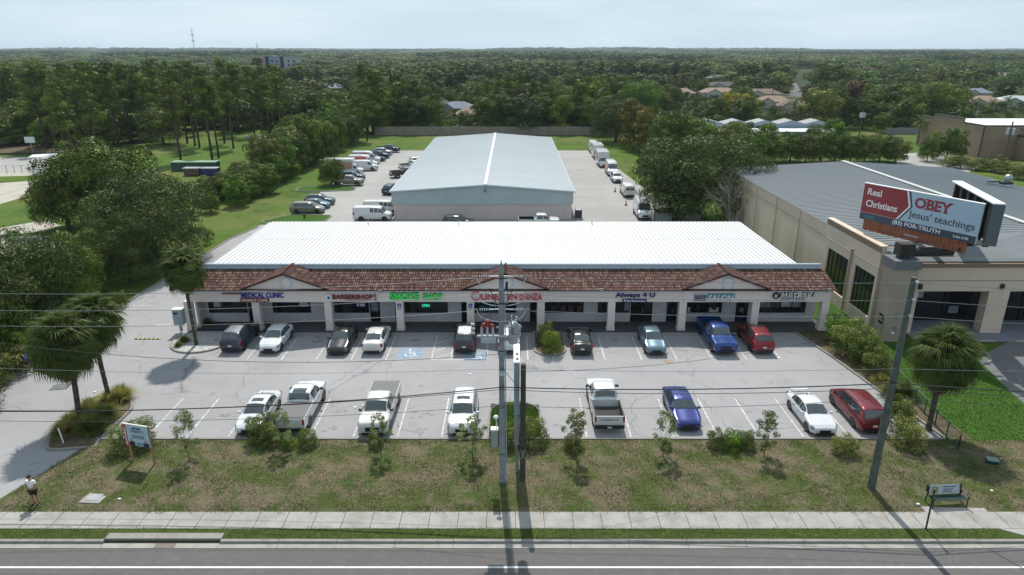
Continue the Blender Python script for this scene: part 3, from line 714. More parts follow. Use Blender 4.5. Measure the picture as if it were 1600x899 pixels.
s = sign('shop_sign', 'red LINEA EN DANZA letters with a swirl logo on the middle gable', 790)
put(s, 'LINEA EN', M_red, 752, 808, 458.5, 468.5); put(s, 'DANZA', M_red, 812, 847, 459, 469)
MB().ring((sign_x(744) - s.location.x, 0, sz(463) - s.location.z), .34, .42, seg=20).build('swirl', M_red, s)
MB().ring((sign_x(744) - s.location.x, -.01, sz(466) - s.location.z), 0, .13, seg=12).build('pearl', M_papw, s)
s = sign('shop_sign', 'navy Always 4 U letters above a small Perfumes panel', 992)
put(s, 'Always 4 U', M_navy, 961, 1023, 457.6, 466.5, bold=.03); back(s, M_navy, 972.5, 1010.5, 467.6, 472.3, 'name_panel', dy=-.01, th=.1); put(s, 'Perfumes', M_wl, 975, 1008, 468.4, 471.8, depth=.02, dy=-.02)
s = sign('shop_sign', 'white SALON letters on a teal panel with a picture box', 1115)
put(s, 'SALON', M_wl, 1106, 1145.5, 461.2, 470.6, shear=.15, bold=.02); back(s, M_teal, 1104.5, 1148, 459, 466.5, dy=.07); back(s, M_papw, 1083, 1104, 458.8, 471, 'picture_box'); back(s, mat('dark photo print', (.04, .04, .07), .4, color2=(.15, .15, .2), scale=4), 1085, 1102.5, 461.5, 470, 'picture', dy=.0, th=.02)
s = sign('shop_sign', 'white MED SPA COMPANY letters with dark sides and a black round K logo', 1246)
for dy, m, o in ((0, M_wl, 0), (.09, M_sh, -.9)):
    put(s, 'MED', m, 1220 + o, 1247 + o, 457.6 + o, 465 + o, dy=dy, bold=.0, space=1.3); put(s, 'SPA', m, 1253.5 + o, 1276 + o, 457.6 + o, 465 + o, dy=dy, bold=.0, space=1.3); put(s, 'COMPANY', m, 1222 + o, 1259 + o, 466.6 + o, 472 + o, dy=dy, bold=.0, space=1.2, depth=.08)
MB().ring((sign_x(1212.3) - s.location.x, .0, sz(462.5) - s.location.z), 0, .32, seg=24, depth=.1).build('round_panel', M_brown, s)
put(s, 'K', M_wl, 1209.8, 1215, 460, 466, dy=-.02, depth=.02)

# ------------------------------------------------------------ the warehouse
M_rib = mat('pale blue ribbed metal', (0.42, 0.49, 0.53), .45, var=.05, scale=.5)
M_roofb = layered('blue grey metal roof', (0.53, 0.565, 0.58), [((0.46, 0.495, 0.51), .12, .45, .65, .5, (.3, 2, 1)), ((0.58, .61, .62), .4, .5, .7, .5)], .42)
M_block = layered('painted block wall', (0.56, 0.48, 0.465), [((0.48, .41, .40), .5, .45, .7, .6)], .9)
wh = thing('warehouse', 'long low warehouse with a pale blue gable roof behind the strip mall', 'warehouse')
WX0, WX1, WY0, WY1, WZE, WZR, WXR = -17.7, 9.0, 99.0, 163.0, 4.25, 5.2, -3.9
MB().box(WX0 + .2, WX1 - .2, WY0 + .2, WY1 - .2, 0, 2.3).build('block_wall', M_block, wh)
b = MB(); P = [(WX0, 2.3), (WX1, 2.3), (WX1, WZE), (WXR, WZR), (WX0, WZE)]
b.v = [(p[0], WY0 + .1, p[1]) for p in P] + [(p[0], WY1, p[1]) for p in P]
b.f = [(0, 1, 2, 3, 4), (9, 8, 7, 6, 5)] + [((i + 1) % 5, i, 5 + i, 5 + (i + 1) % 5) for i in range(5)]
b.build('metal_siding', M_rib, wh)
b = MB(); x = WX0 + .15
while x < WX1 - .1:
    zt = WZE + (WZR - WZE) * (1 - abs(x - WXR) / (WXR - WX0 if x < WXR else WX1 - WXR)) - .08; b.box(x, x + .1, WY0 + .05, WY0 + .097, 2.3, zt); x += .42
b.build('siding_ribs', M_rib, wh, kind='stuff')
b = MB(); b.v = [(WX0 - .2, WY0 - .2, WZE + .04), (WXR, WY0 - .2, WZR + .06), (WX1 + .2, WY0 - .2, WZE + .04), (WX0 - .2, WY1 + .2, WZE + .04), (WXR, WY1 + .2, WZR + .06), (WX1 + .2, WY1 + .2, WZE + .04)]
b.f = [(0, 1, 4, 3), (1, 2, 5, 4)]; rf = b.build('roof', M_roofb, wh)
b = MB(); y = WY0
while y < WY1:
    for xe, sg in ((WX0 - .2, 1), (WX1 + .2, -1)):
        n = len(b.v); b.v += [(xe, y, WZE + .05), (WXR, y, WZR + .07), (WXR, y + .04, WZR + .11), (xe, y + .04, WZE + .09), (xe, y + .08, WZE + .05), (WXR, y + .08, WZR + .07)]
        b.f += [(n, n + 1, n + 2, n + 3), (n + 3, n + 2, n + 5, n + 4)]
    y += .61
b.build('roof_ribs', M_roofb, rf, kind='stuff')
MB().box(WXR - .22, WXR + .22, WY0 - .25, WY1 + .25, WZR + .1, WZR + .16).build('ridge_cap', M_white, rf)
b = MB()
for xa, za, xb, zb in ((WX0 - .22, WZE, WXR, WZR + .02), (WXR, WZR + .02, WX1 + .22, WZE)):
    b.poly([(xa, WY0 - .23, za - .14), (xb, WY0 - .23, zb - .14), (xb, WY0 - .23, zb + .06), (xa, WY0 - .23, za + .06)]); b.poly([(xa, WY0 - .23, za - .14), (xa, WY0 + .05, za - .14), (xb, WY0 + .05, zb - .14), (xb, WY0 - .23, zb - .14)])
b.build('barge_board', M_trim, wh)
for xx in (WX0 - .3, WX1 + .2): MB().box(xx, xx + .1, WY0 - .2, WY1 + .2, WZE - .14, WZE + .02).build('gutter', M_trim, wh)
l = MB().tube((WXR, WY0 - .1, 4.6), (WXR, WY0 - .45, 4.35), .16, .22).build('wall_lamp', M_steel, wh)
for x0_, x1_, yy in ((8.6, 9.9, 99.9),):
    u = thing('condenser_unit', 'dark air conditioning unit on a pale pad at the right corner of the warehouse', 'air conditioner', (9.9, 99.8, 0))
    MB().box(-.7, .7, -.6, .6, 0, .15).build('pad', M_conc, u); MB().box(-.5, .5, -.45, .45, .16, 1.35).build('casing', mat('dark grille metal', (.03, .03, .032), .5), u); MB().ring((0, 0, 1.351), .1, .4, axis='z', depth=.03).build('fan_guard', M_steel, u)
MB().box(WX0 - .05, WX0 + .1, 120, 124, 0, 3.2).build('roller_door', M_white, wh)
fr = thing('block_fence', 'long dull brown block wall across the back of the warehouse yard', 'wall', (0, 204, 0))
def wallrun(x0, y0, x1, y1, par, h=2.4, m=None):
    n = max(1, int(abs(x1 - x0) / 4.0))
    for i in range(n):
        a, c = Vector((x0, y0)).lerp(Vector((x1, y1)), i / n), Vector((x0, y0)).lerp(Vector((x1, y1)), (i + 1) / n)
        MB().prism([(a.x + .03, a.y), (c.x - .03, c.y), (c.x - .03, c.y + .2), (a.x + .03, a.y + .2)], 0, h).build('wall_panel', m or M_fence, par)
        MB().box(a.x - .18, a.x + .18, a.y - .1, a.y + .28, 0, h + .15).build('pier', m or M_fence, par)
M_fence = mat('dull brown block', (.26, .22, .19), .9, var=.15, scale=.7)
wallrun(-40, 0, 32, 0, fr)

# ------------------------------------------------------------ the big building on the right
M_cream = layered('cream tilt-up concrete', (0.62, 0.50, 0.405), [((0.53, .425, .34), .35, .45, .7, .6), ((0.35, .31, .26), .5, .6, .8, .5, (1.5, 1.5, .15))], .9)
M_tan = layered('tan stucco', (0.34, 0.28, 0.225), [((0.29, .24, .19), .5, .45, .7, .6)], .9)
M_cop = mat('brown coping', (0.20, 0.14, 0.095), .6); M_dgr = mat('dark grey stucco', (.13, .14, .15), .8)
M_roofg = layered('weathered grey metal roof', (0.17, 0.183, 0.19), [((0.12, .135, .142), .15, .45, .65, .6, (1, .4, 1)), ((0.22, .235, .245), .5, .5, .7, .5, (.4, 2, 1))], .6)
bb = thing('showroom_building', 'big cream concrete building with a grey ribbed roof behind the billboard', 'building')
GX0, GX1, GXR, GY0, GY1, GZE, GZR = 32.0, 65.5, 49.2, 56.5, 102.0, 7.2, 8.15
# side wall panels, each panel its own piece, with recessed joints
ys = [67.2 + (GY1 - 67.2) * i / 5 for i in range(6)]
for a, c in zip(ys[:-1], ys[1:]):
    o = MB().box(GX0, GX0 + .3, a + .05, c - .05, 0, GZE - .05).build('wall_panel', M_cream, bb)
    MB().box(GX0 - .025, GX0 - .002, a + .06, c - .06, GZE - 1.35, GZE - 1.29).build('reveal_strip', M_tan, o)
MB().box(GX0 + .06, GX0 + .28, 67, GY1, 0, GZE - .06).build('joint_filler', M_tan, bb)
for y in ys[1:-1]: MB().tube((GX0 - .06, y, 0.2), (GX0 - .06, y, GZE - .2), .07).build('downpipe', M_cream, bb)
# taller front part with windows on the side
PY0, PY1, PZ = 55.6, 67.15, 7.85
WIN = [(56.9, 60.6), (61.9, 66.3)]
w_ = MB(); w_.box(GX0 - .12, GX0 + .3, PY0 + 1.0, PY1, 5.1, PZ); w_.box(GX0 - .12, GX0 + .3, PY0 + 1.0, PY1, 0, 1.25)
for a, c in ((PY0 + 1.0, WIN[0][0]), (WIN[0][1], WIN[1][0]), (WIN[1][1], PY1)): w_.box(GX0 - .119, GX0 + .299, a, c, 1.25, 5.1)
w_.build('side_wall', M_cream, bb)
MB().box(GX0 - .22, GX0 + .4, PY0 + 1.0, PY1 + .1, PZ + .002, PZ + .09).build('coping_cap', M_cream, bb)
MB().box(GX0 - .2, GX0 - .12, PY0 + 1.0, PY1, PZ - .5, PZ).build('cornice', M_cop, bb)
MB().box(GX0 - .17, GX0 - .122, PY0 + 1.0, PY1, 5.9, 5.98).build('reveal_strip', M_tan, bb)
MB().box(GX0 - .02, GX0 + .2, PY1 - .002, PY1 + .3, 0, PZ).build('return_wall', M_cream, bb)
MB().tube((GX0 - .3, 61.25, .3), (GX0 - .3, 61.25, 6.4), .12).build('downpipe', M_tan, bb)
for a, c in WIN:
    n = 5; fr_ = MB(); w = .09; xx = GX0 + .02
    fr_.box(xx, xx + .1, a, c, 1.25, 1.35); fr_.box(xx, xx + .1, a, c, 5.0, 5.1)
    for i in range(n + 1): yy = a + (c - a - w) * i / n; fr_.box(xx + .001, xx + .099, yy, yy + w, 1.35, 5.0)
    o = fr_.build('window_frame', M_brown, bb)
    for i in range(n):
        ya = a + (c - a - w) * i / n + w; yb = a + (c - a - w) * (i + 1) / n
        MB().box(xx + .05, xx + .065, ya, yb, 1.35, 5.0).build('pane', mat('dark green glass', (.012, .02, .012), .04, spec=.7), o)
# front wall with arcade
FY = 56.0
opn = [(35.4, 41.6), (43.4, 49.6), (51.4, 57.6), (59.4, 65)]
f = MB(); f.box(34.1, 66, FY, FY + .4, 4.05, 6.25)
f.build('front_wall', M_cream, bb)
for xa, xb in zip([34.1] + [o_[1] for o_ in opn[:-1]], [o_[0] for o_ in opn]): MB().box(xa, xb if xa > 35 else 35.4, FY + .01, FY + (1.0 if xa > 35 else .5), 0, 4.049).build('column', M_cream, bb)
MB().box(34, 66.2, FY - .12, FY + .5, 6.25, 6.6).build('cornice', M_cop, bb)
MB().box(34.1, 66, FY - .025, FY - .002, 5.0, 5.07).build('reveal_strip', M_tan, bb)
MB().box(34.1, 66, FY + 3.0, FY + 3.1, 0, 4.0).build('shop_glazing', M_glass, bb)
for i in range(13):
    x = 35 + i * 2.4; MB().box(x, x + .1, FY + 2.9, FY + 2.98, .1, 4.0).build('mullion', M_brown, bb)
MB().box(34.2, 66, FY + .42, FY + 3.0, 4.06, 4.15).build('soffit', M_soffit, bb)
MB().box(34.0, 66, FY + .2, FY + 3.0, 0, .13).build('arcade_floor', MATS['blue grey concrete walk'], bb)
MB().box(36.9, 37.7, FY + 2.86, FY + 2.9, 2.4, 3.2).build('notice', M_papw, bb); MB().box(43.8, 45.2, FY + 2.86, FY + 2.9, 1.9, 2.6).build('notice', M_papw, bb); MB().box(40.3, 41.2, FY + 2.86, FY + 2.9, .9, 1.6).build('notice', M_pap, bb)
for x in (35.4, 42.5): MB().box(x - .12, x + .12, FY - .25, FY, 4.3, 4.75).build('wall_lamp', M_brown, bb)
MB().box(GX0 + .35, GX1 - .3, 60.5, GY1 - .1, 0, 6.9).build('inner_block', M_cream, bb)
b = MB()
hip = 61.5
b.v = [(GX0 - .1, hip, GZE), (GXR, hip, GZR), (GX1, hip, GZE), (GX0 - .1, GY1, GZE), (GXR, GY1, GZR), (GX1, GY1, GZE), (33.0, 56.2, 6.68), (GXR, 56.2, 6.72), (GX1, 56.2, 6.68)]
b.f = [(0, 1, 4, 3), (1, 2, 5, 4), (6, 7, 1, 0), (7, 8, 2, 1)]
rf = b.build('roof', M_roofg, bb)
b = MB(); M_ribp = mat('pale roof rib', (.30, .32, .33), .5); y = 56.6
while y < GY1:
    t = max(0, (hip - y) / (hip - 56.2)); ze = GZE * (1 - t) + 6.68 * t; zr = GZR * (1 - t) + 6.72 * t
    for xe in (GX0 - .1 + t * 1.1, GX1):
        n = len(b.v); dz = -(0.02 if t > 0 else 0); b.v += [(xe, y, ze + .01), (GXR, y, zr + .01), (GXR, y + .03, zr + .07), (xe, y + .03, ze + .07), (xe, y + .09, ze + .07), (GXR, y + .09, zr + .07), (GXR, y + .12, zr + .01), (xe, y + .12, ze + .01)]
        b.f += [(n, n + 1, n + 2, n + 3), (n + 3, n + 2, n + 5, n + 4), (n + 4, n + 5, n + 6, n + 7)]
    y += .6
b.build('roof_ribs', M_ribp, rf, kind='stuff')
MB().box(GXR - .3, GXR + .3, hip, GY1 + .1, GZR + .07, GZR + .14).build('ridge_cap', mat('pale ridge metal', (.5, .5, .47), .5), rf)
v = thing('roof_ventilator', 'round turbine vent with a dark base on the grey roof beside the billboard', 'vent', (*at(1574, 286, 7.9), 7.75))
MB().box(-.8, .5, -.4, .4, 0, .3).build('base', M_brown, v); MB().dome((0, 0, .75), .5, full=True, seg=14, rings=8).build('turbine', M_steel, v)
MB().box(-.3, .3, -.3, .3, .25, .45).build('neck', M_steel, v)
v = thing('roof_hatch', 'small dark hatch on the grey roof left of the round vent', 'hatch', (*at(1550, 283, 7.9), 7.75)); MB().prism([(-.7, -.3), (.9, -.3), (.5, .4), (-.5, .3)], 0, .25).build('cover', M_dgr, v)
# column that carries the billboard
BX, BY = 32.95, 55.15
pc = thing('sign_column', 'thick tan masonry column with a dark grey cap carrying the billboard', 'column', (BX, BY, 0))
MB().box(-1.0, 1.0, -.9, .9, 0, 6.6).build('shaft', M_tan, pc); MB().box(-1.13, 1.13, -1.03, 1.03, 6.601, 7.35).build('cap', M_dgr, pc)
MB().box(-1.04, -1.001, -.6, .1, 1.5, 2.4).build('house_number_panel', M_brown, pc)
faint_print('print', M_papw, pc, (-1.046, .05, 1.75), .55, .45, u=(0, -1, 0), rows=2)
for z in (1.2, 2.2, 2.6): MB().box(-.2, .1, -.97, -.901, z, z + .22).build('meter_box', M_steel, pc)
MB().dome((-.2, -.95, .85), .13, full=True).build('round_meter', M_white, pc)

# ------------------------------------------------------------ billboard
bl = thing('billboard', 'large V shaped billboard reading OBEY Jesus teachings on a dark steel arm', 'billboard', (0, 0, 0))
M_bst = mat('black billboard steel', (.02, .018, .017), .6, var=.3, scale=2); M_bface = mat('pale blue vinyl', (.36, .48, .60), .5, color2=(.40, .51, .62), scale=.6)
M_bred = mat('dark red vinyl', (.26, .03, .035), .5); M_bnav = mat('dark slate vinyl', (.045, .06, .09), .5); M_slat = mat('rust brown slat', (.24, .075, .035), .7, var=.25, scale=2)
M_bwht = mat('white vinyl', (.75, .76, .77), .5)
A = Vector((32.1, 61.7, 9.2)); Bp = Vector((37.0, 52.7, 9.2)); U = (Bp - A).normalized(); Wd = (Bp - A).length; Ht = 3.25; NV = U.cross(Vector((0, 0, 1))).normalized()
if NV.x > 0: NV = -NV
def P3(u, v, d=0.0): return tuple(A + U * u + Vector((0, 0, v)) + NV * d)
def slab(name, pts, d0, d1, m, par=bl):
    n = len(pts); b = MB(); b.v = [P3(u, v, d1) for u, v in pts] + [P3(u, v, d0) for u, v in pts]
    b.f = [tuple(range(n)), tuple(range(2 * n - 1, n - 1, -1))] + [((i + 1) % n, i, n + i, n + (i + 1) % n) for i in range(n)]
    return b.build(name, m, par)
face = slab('panel', [(0, 0), (Wd, 0), (Wd, Ht), (0, Ht)], -.25, 0, M_bface)
slab('band', [(0, 0), (Wd, 0), (Wd, .62), (0, .62)], .001, .006, M_bnav, face)
slab('arrow_edge', [(0, .62), (3.75, .62), (4.72, 1.95), (4.35, Ht), (0, Ht)], .001, .006, M_bnav, face)
slab('arrow_line', [(0, .64), (3.6, .64), (4.55, 1.95), (4.15, Ht), (0, Ht)], .0065, .009, M_bwht, face)
slab('arrow_panel', [(0, .66), (3.42, .66), (4.38, 1.95), (3.98, Ht), (0, Ht)], .0095, .013, M_bred, face)
slab('top_trim', [(-.05, Ht), (Wd + .05, Ht), (Wd + .05, Ht + .06), (-.05, Ht + .06)], -.27, .03, M_bwht)
def bt(s, m, u, v, w, h, d=.02, **k): return lettering('lettering', s, m, face, P3(u, v, d), w, h, u=U, depth=.004, **k)
bt('Real', M_bwht, .42, 2.28, 1.35, .60, bold=.02); bt('Christians', M_bwht, .42, 1.22, 3.0, .62, bold=.02)
bt('OBEY', M_bred, 4.85, 1.95, 3.1, .92, bold=.035); bt("Jesus' teachings", M_bnav, 4.5, .88, 5.5, .80, bold=.006)
bt('(83) FOR-TRUTH', M_bwht, 3.2, .08, 4.2, .46, bold=.02); bt('Luke 6:46', M_bwht, 8.5, .2, 1.2, .25); faint_print('small_logo', M_teal, face, P3(.5, .15, .02), .9, .3, u=U, rows=2)
for u0, u1, v0 in ((5.32, 5.34, 2.0),): pass
# serif feet of OBEY, as heavy bars
for (u, v, w) in ((5.68, 1.95, .2), (5.68, 2.78, .2), (6.43, 1.95, .2), (6.43, 2.78, .2), (7.33, 1.95, .38), (7.02, 2.78, .28), (7.72, 2.78, .28)): slab('serif', [(u, v), (u + w, v), (u + w, v + .09), (u, v + .09)], .018, .022, M_bred, face)
sp = (Wd - 1.0) / 27
for i in range(27):
    u = .45 + i * sp; slab('apron_slat', [(u, -.95), (u + sp * .88, -.95), (u + sp * .88, -.01), (u, -.01)], -.1, -.04, M_slat)
slab('apron_rail', [(.4, -.3), (Wd - .5, -.3), (Wd - .5, -.2), (.4, -.2)], -.2, -.11, M_bst)
faint_print('owner_plate', M_papw, bl, P3(4.4, -.62, -.03), 1.3, .22, u=U)
# second panel seen from behind, its framework visible
A2 = Vector((40.9, 62.3, 9.2)); B2 = Vector((38.25, 52.6, 9.2)); U2 = (B2 - A2).normalized(); W2 = (B2 - A2).length; N2 = U2.cross(Vector((0, 0, 1))).normalized()
if N2.x > 0: N2 = -N2
def Q3(u, v, d): return tuple(A2 + U2 * u + Vector((0, 0, v)) + N2 * d)
def slab2(name, u0, u1, v0, v1, d0, d1, m):
    b = MB(); pts = [(u0, v0), (u1, v0), (u1, v1), (u0, v1)]; b.v = [Q3(u, v, d1) for u, v in pts] + [Q3(u, v, d0) for u, v in pts]
    b.f = [(0, 1, 2, 3), (7, 6, 5, 4)] + [((i + 1) % 4, i, 4 + i, 4 + (i + 1) % 4) for i in range(4)]; return b.build(name, m, bl)
M_bback = mat('grimy panel back', (.22, .215, .2), .8, color2=(.05, .045, .04), scale=1.4)
slab2('rear_panel', 0, W2, 0, Ht, -.3, 0, M_bback); slab2('rear_trim', -.05, W2 + .05, Ht + .001, Ht + .1, -.35, .5, M_bwht); slab2('end_plate', W2, W2 + .08, -.1, Ht, -.35, .5, mat('slate metal', (.09, .11, .13), .5))
for i in range(6): slab2('rear_post', .6 + i * 1.75, .95 + i * 1.75, -.3, Ht, .02, .4, M_bst)
for v in (.3, 1.5, 2.8): slab2('rear_rail', 0, W2, v, v + .14, .005, .15, M_bst)
slab2('catwalk', .2, W2 - .1, -.15, -.08, .1, 1.0, M_bst)
for u in (1.0, 3.2, 5.4, 7.6, 9.6): slab('panel_post', [(u, -.3), (u + .3, -.3), (u + .3, Ht), (u, Ht)], -.6, -.26, M_bst)
MB().tube((BX, BY, 7.3), (BX, BY, 7.6), .55, .5, 12).build('post', M_bst, bl)
MB().box(BX - .62, BX + .62, BY - .5, BY + .5, 7.58, 8.65).build('head_box', M_bst, bl)
MB().ring((BX - .1, BY - .54, 8.1), .12, .30, depth=.035).build('flange', M_brown, bl)
mid = (A + Bp) / 2
MB().tube((BX, BY, 7.85), (mid.x + 2.6, BY + .3, 7.85), .38, .38, 12).build('arm', M_bst, bl)
MB().tube((mid.x + 2.2, mid.y - 3.6, 8.5), (mid.x + 2.2, mid.y + 4.6, 8.5), .3, .3, 10).build('spine_tube', M_bst, bl)
for k in (-3.2, -1, 1.4, 3.8): MB().tube((mid.x + .4 - k * .5, mid.y + k, 8.95), (mid.x + 3.6 + k * .2, mid.y + k, 8.95), .13).build('cross_beam', M_bst, bl)
fl = MB().tube(P3(6.0, -.7, .1), P3(6.0, -.9, 1.2), .04).tube(P3(6.0, -.9, 1.2), P3(6.3, -.8, 1.35), .1).build('lamp_arm', M_bst, bl)
# ------------------------------------------------------------ vehicles
def paint(name, c, metal=0.0, rough=.3, coat=.6): return mat('car paint ' + name, c, rough, metal, coat=coat)
P_WHITE = paint('white', (.60, .61, .62)); P_WHITE2 = paint('warm white', (.56, .555, .53)); P_BLACK = paint('black', (.008, .008, .010), rough=.2); P_NAVY = paint('graphite', (.035, .045, .065), .4)
P_BLUE = paint('blue', (.012, .026, .17), .35); P_BLUE2 = paint('bright blue', (.008, .05, .22), .35); P_RED = paint('red', (.20, .008, .012), .35); P_SILVER = paint('silver', (.32, .36, .38), .6); P_BROWN = paint('dark brown', (.045, .035, .038), .5)
P_DRED = paint('maroon', (.16, .008, .014), .35); P_TAN = paint('tan', (.25, .23, .20), .5); P_GREY = paint('grey', (.10, .11, .12), .5); P_DBLUE = paint('dark blue', (.02, .035, .07), .4); P_WRAP = paint('red wrap', (.42, .05, .05), .0)
P_STEEL = paint('steel blue', (.12, .19, .24), .5)
V_GLASS = mat('tinted car glass with sky sheen', (.03, .042, .043), .05, spec=1.0, coat=.5); V_TRIM = mat('black car trim', (.012, .012, .013), .5); V_RIM = mat('alloy rim', (.42, .43, .44), .3, metal=.8); V_TYRE = mat('tyre rubber', (.018, .018, .019), .85)  # grey-green glass base carries part of the sky's reflection
V_HEAD = mat('headlamp lens', (.16, .18, .2), .08, spec=.9); V_TAIL = mat('tail lamp red', (.30, .008, .01), .2); V_PLATE = mat('number plate', (.5, .52, .5), .5); V_BED = mat('bed liner', (.02, .02, .02), .8); V_TONN = mat('grey bed cover', (.09, .09, .095), .6)
V_CHROME = mat('chrome', (.6, .6, .6), .15, metal=1.0)
def itp(tab, u):
    for (a, va), (b, vb) in zip(tab[:-1], tab[1:]):
        if u <= b:
            t = 0 if b == a else max(0, min(1, (u - a) / (b - a))); return va + (vb - va) * t
    return tab[-1][1]
KIND = {
 'sedan': dict(L=4.75, w=.91, zb=.20, belt=.93, wr=.60, top=[(0, .62), (.015, .70), (.07, .79), (.24, .96), (.29, 1.0), (.43, 1.40), (.50, 1.46), (.60, 1.46), (.70, 1.40), (.86, 1.09), (.93, 1.06), (.98, 1.0), (1, .80)],
   ws=(.295, .425), rw=(.715, .855), side=[(.335, .505), (.52, .70), (.71, .78)], wheels=(.185, .80), R=.33, head=(.012, .075), nose=.16),
 'hatch': dict(L=4.4, w=.89, zb=.20, belt=.95, wr=.60, top=[(0, .62), (.015, .72), (.08, .84), (.22, .98), (.27, 1.03), (.42, 1.45), (.50, 1.5), (.68, 1.48), (.80, 1.38), (.93, 1.10), (.98, 1.02), (1, .8)],
   ws=(.275, .415), rw=(.81, .925), side=[(.32, .49), (.505, .68), (.69, .80)], wheels=(.19, .81), R=.33, head=(.012, .08), nose=.16),
 'suv': dict(L=4.75, w=.94, zb=.26, belt=1.06, wr=.66, top=[(0, .78), (.015, .88), (.06, 1.0), (.23, 1.12), (.27, 1.16), (.39, 1.60), (.46, 1.68), (.62, 1.70), (.82, 1.66), (.88, 1.60), (.955, 1.16), (.985, 1.05), (1, .85)],
   ws=(.275, .39), rw=(.885, .95), side=[(.31, .475), (.49, .665), (.68, .84)], wheels=(.185, .81), R=.37, head=(.012, .07), nose=.12),
 'minivan': dict(L=5.1, w=.98, zb=.2, belt=1.05, wr=.72, top=[(0, .68), (.015, .8), (.08, .96), (.17, 1.08), (.2, 1.12), (.36, 1.66), (.44, 1.74), (.7, 1.75), (.88, 1.70), (.925, 1.62), (.975, 1.12), (.99, 1.0), (1, .8)],
   ws=(.205, .355), rw=(.925, .97), side=[(.26, .43), (.445, .64), (.655, .87)], wheels=(.175, .79), R=.34, head=(.012, .085), nose=.16),
 'cab': dict(L=5.85, w=1.0, zb=.34, belt=1.22, wr=.70, top=[(0, .95), (.012, 1.12), (.04, 1.2), (.21, 1.28), (.235, 1.32), (.32, 1.80), (.37, 1.90), (.53, 1.90), (.56, 1.84), (.59, 1.30), (.605, 1.27)],
   ws=(.24, .325), rw=(.562, .585), side=[(.27, .40), (.415, .545)], wheels=(.17, .80), R=.41, head=(.012, .045), nose=.08, umax=.605),
 'van': dict(L=5.6, w=.98, zb=.30, belt=1.25, wr=.84, top=[(0, .85), (.012, 1.0), (.05, 1.12), (.14, 1.25), (.165, 1.3), (.25, 1.92), (.31, 2.08), (.5, 2.12), (.97, 2.10), (.99, 2.02), (1, 1.9)],
   ws=(.17, .25), rw=(.9905, .999), side=[(.20, .32)], wheels=(.17, .78), R=.38, head=(.012, .05), nose=.08),
 'tallvan': dict(L=6.0, w=1.02, zb=.32, belt=1.35, wr=.88, top=[(0, .9), (.012, 1.05), (.05, 1.18), (.13, 1.35), (.15, 1.4), (.27, 2.25), (.34, 2.6), (.5, 2.7), (.97, 2.66), (.99, 2.55), (1, 2.3)],
   ws=(.155, .27), rw=(.9905, .999), side=[(.185, .31)], wheels=(.16, .78), R=.38, head=(.012, .05), nose=.1),
}
def surf(K, u, T):
    """point on the body shell: u front to rear, T 0..2 from one sill over the roof to the other"""
    side = 1 if T <= 1 else -1; t = T if T <= 1 else 2 - T
    top = itp(K['top'], u); belt = min(K['belt'], top - .03)
    w = K['w'] * itp([(0, 1 - K['nose'] * 1.3), (.02, 1 - K['nose']), (.07, .95), (.18, 1), (.85, 1), (.95, .965), (.985, .92), (1, .86)], u) if not K.get('umax') else K['w'] * itp([(0, 1 - K['nose']), (.03, .96), (.1, 1), (1, 1)], u)
    cf = max(0, min(1, (top - K['belt']) / .32))
    wb = w * (.93 + .03 * cf); wr = w * .80 * (1 - cf) + K['wr'] * (w / K['w']) * cf
    zb = K['zb'] + (.06 if u < .05 or u > .95 else 0)
    nodes = [(0, w * .86, zb), (.12, w * .97, zb + .10), (.28, w, zb + (belt - zb) * .55), (.42, w * .985, belt - .03), (.48, wb, belt + .005), (.70, wr * 1.0, belt + (top - belt) * (.93 if cf > .2 else .9)), (.78, wr * .90, top - .012), (1.0, 0, top + .02 * (1 if cf < .5 else 1.5))]
    for (a, xa, za), (b, xb, zb2) in zip(nodes[:-1], nodes[1:]):
        if t <= b + 1e-9:
            q = (t - a) / (b - a); return Vector((side * (xa + (xb - xa) * q), K['L'] * (.5 - u), za + (zb2 - za) * q))
def snormal(K, u, T):
    e = .004; a = surf(K, min(1, u + e), T) - surf(K, max(0, u - e), T); b = surf(K, u, min(2, T + .01)) - surf(K, u, max(0, T - .01)); n = b.cross(a)
    if n.length < 1e-9: return Vector((0, 0, 1))
    n.normalize(); c = surf(K, u, T) - Vector((0, surf(K, u, T).y, K['belt'] * .8))
    return n if n.dot(c) > 0 else -n
def patch(K, u0, u1, T0, T1, nu=4, nt=4, off=.012, th=.0):
    b = MB(); b.smooth = True
    for i in range(nu + 1):
        for j in range(nt + 1):
            u = u0 + (u1 - u0) * i / nu; T = T0 + (T1 - T0) * j / nt; p = surf(K, u, T) + snormal(K, u, T) * off; b.v.append(tuple(p))
    for i in range(nu):
        for j in range(nt): n = i * (nt + 1) + j; b.f.append((n, n + 1, n + nt + 2, n + nt + 1))
    return b
TN = [0, .12, .2, .28, .35, .42, .48, .55, .63, .70, .74, .78, .86, .93, 1.0]
TN = TN + [2 - t for t in TN[-2::-1]]
SHARED = {}
def body_mesh(kind):
    K = KIND[kind]; us = sorted(set([u for u, _ in K['top']] + [i / 22 * K.get('umax', 1) for i in range(23)])); us = [u for u in us if u <= K.get('umax', 1)]
    b = MB(); n = len(TN)
    for u in us:
        for T in TN: b.v.append(tuple(surf(K, u, T)))
    for i in range(len(us) - 1):
        for j in range(n - 1): a = i * n + j; b.f.append((a, a + n, a + n + 1, a + 1))
        a = i * n; b.f.append((a, a + n - 1, a + 2 * n - 1, a + n))
    b.f.append(tuple(range(n))); b.f.append(tuple(range(len(b.v) - 1, len(b.v) - n - 1, -1)))
    return b.mesh('body', True)
def shared(key, fn):
    if key not in SHARED: SHARED[key] = fn()
    return SHARED[key]
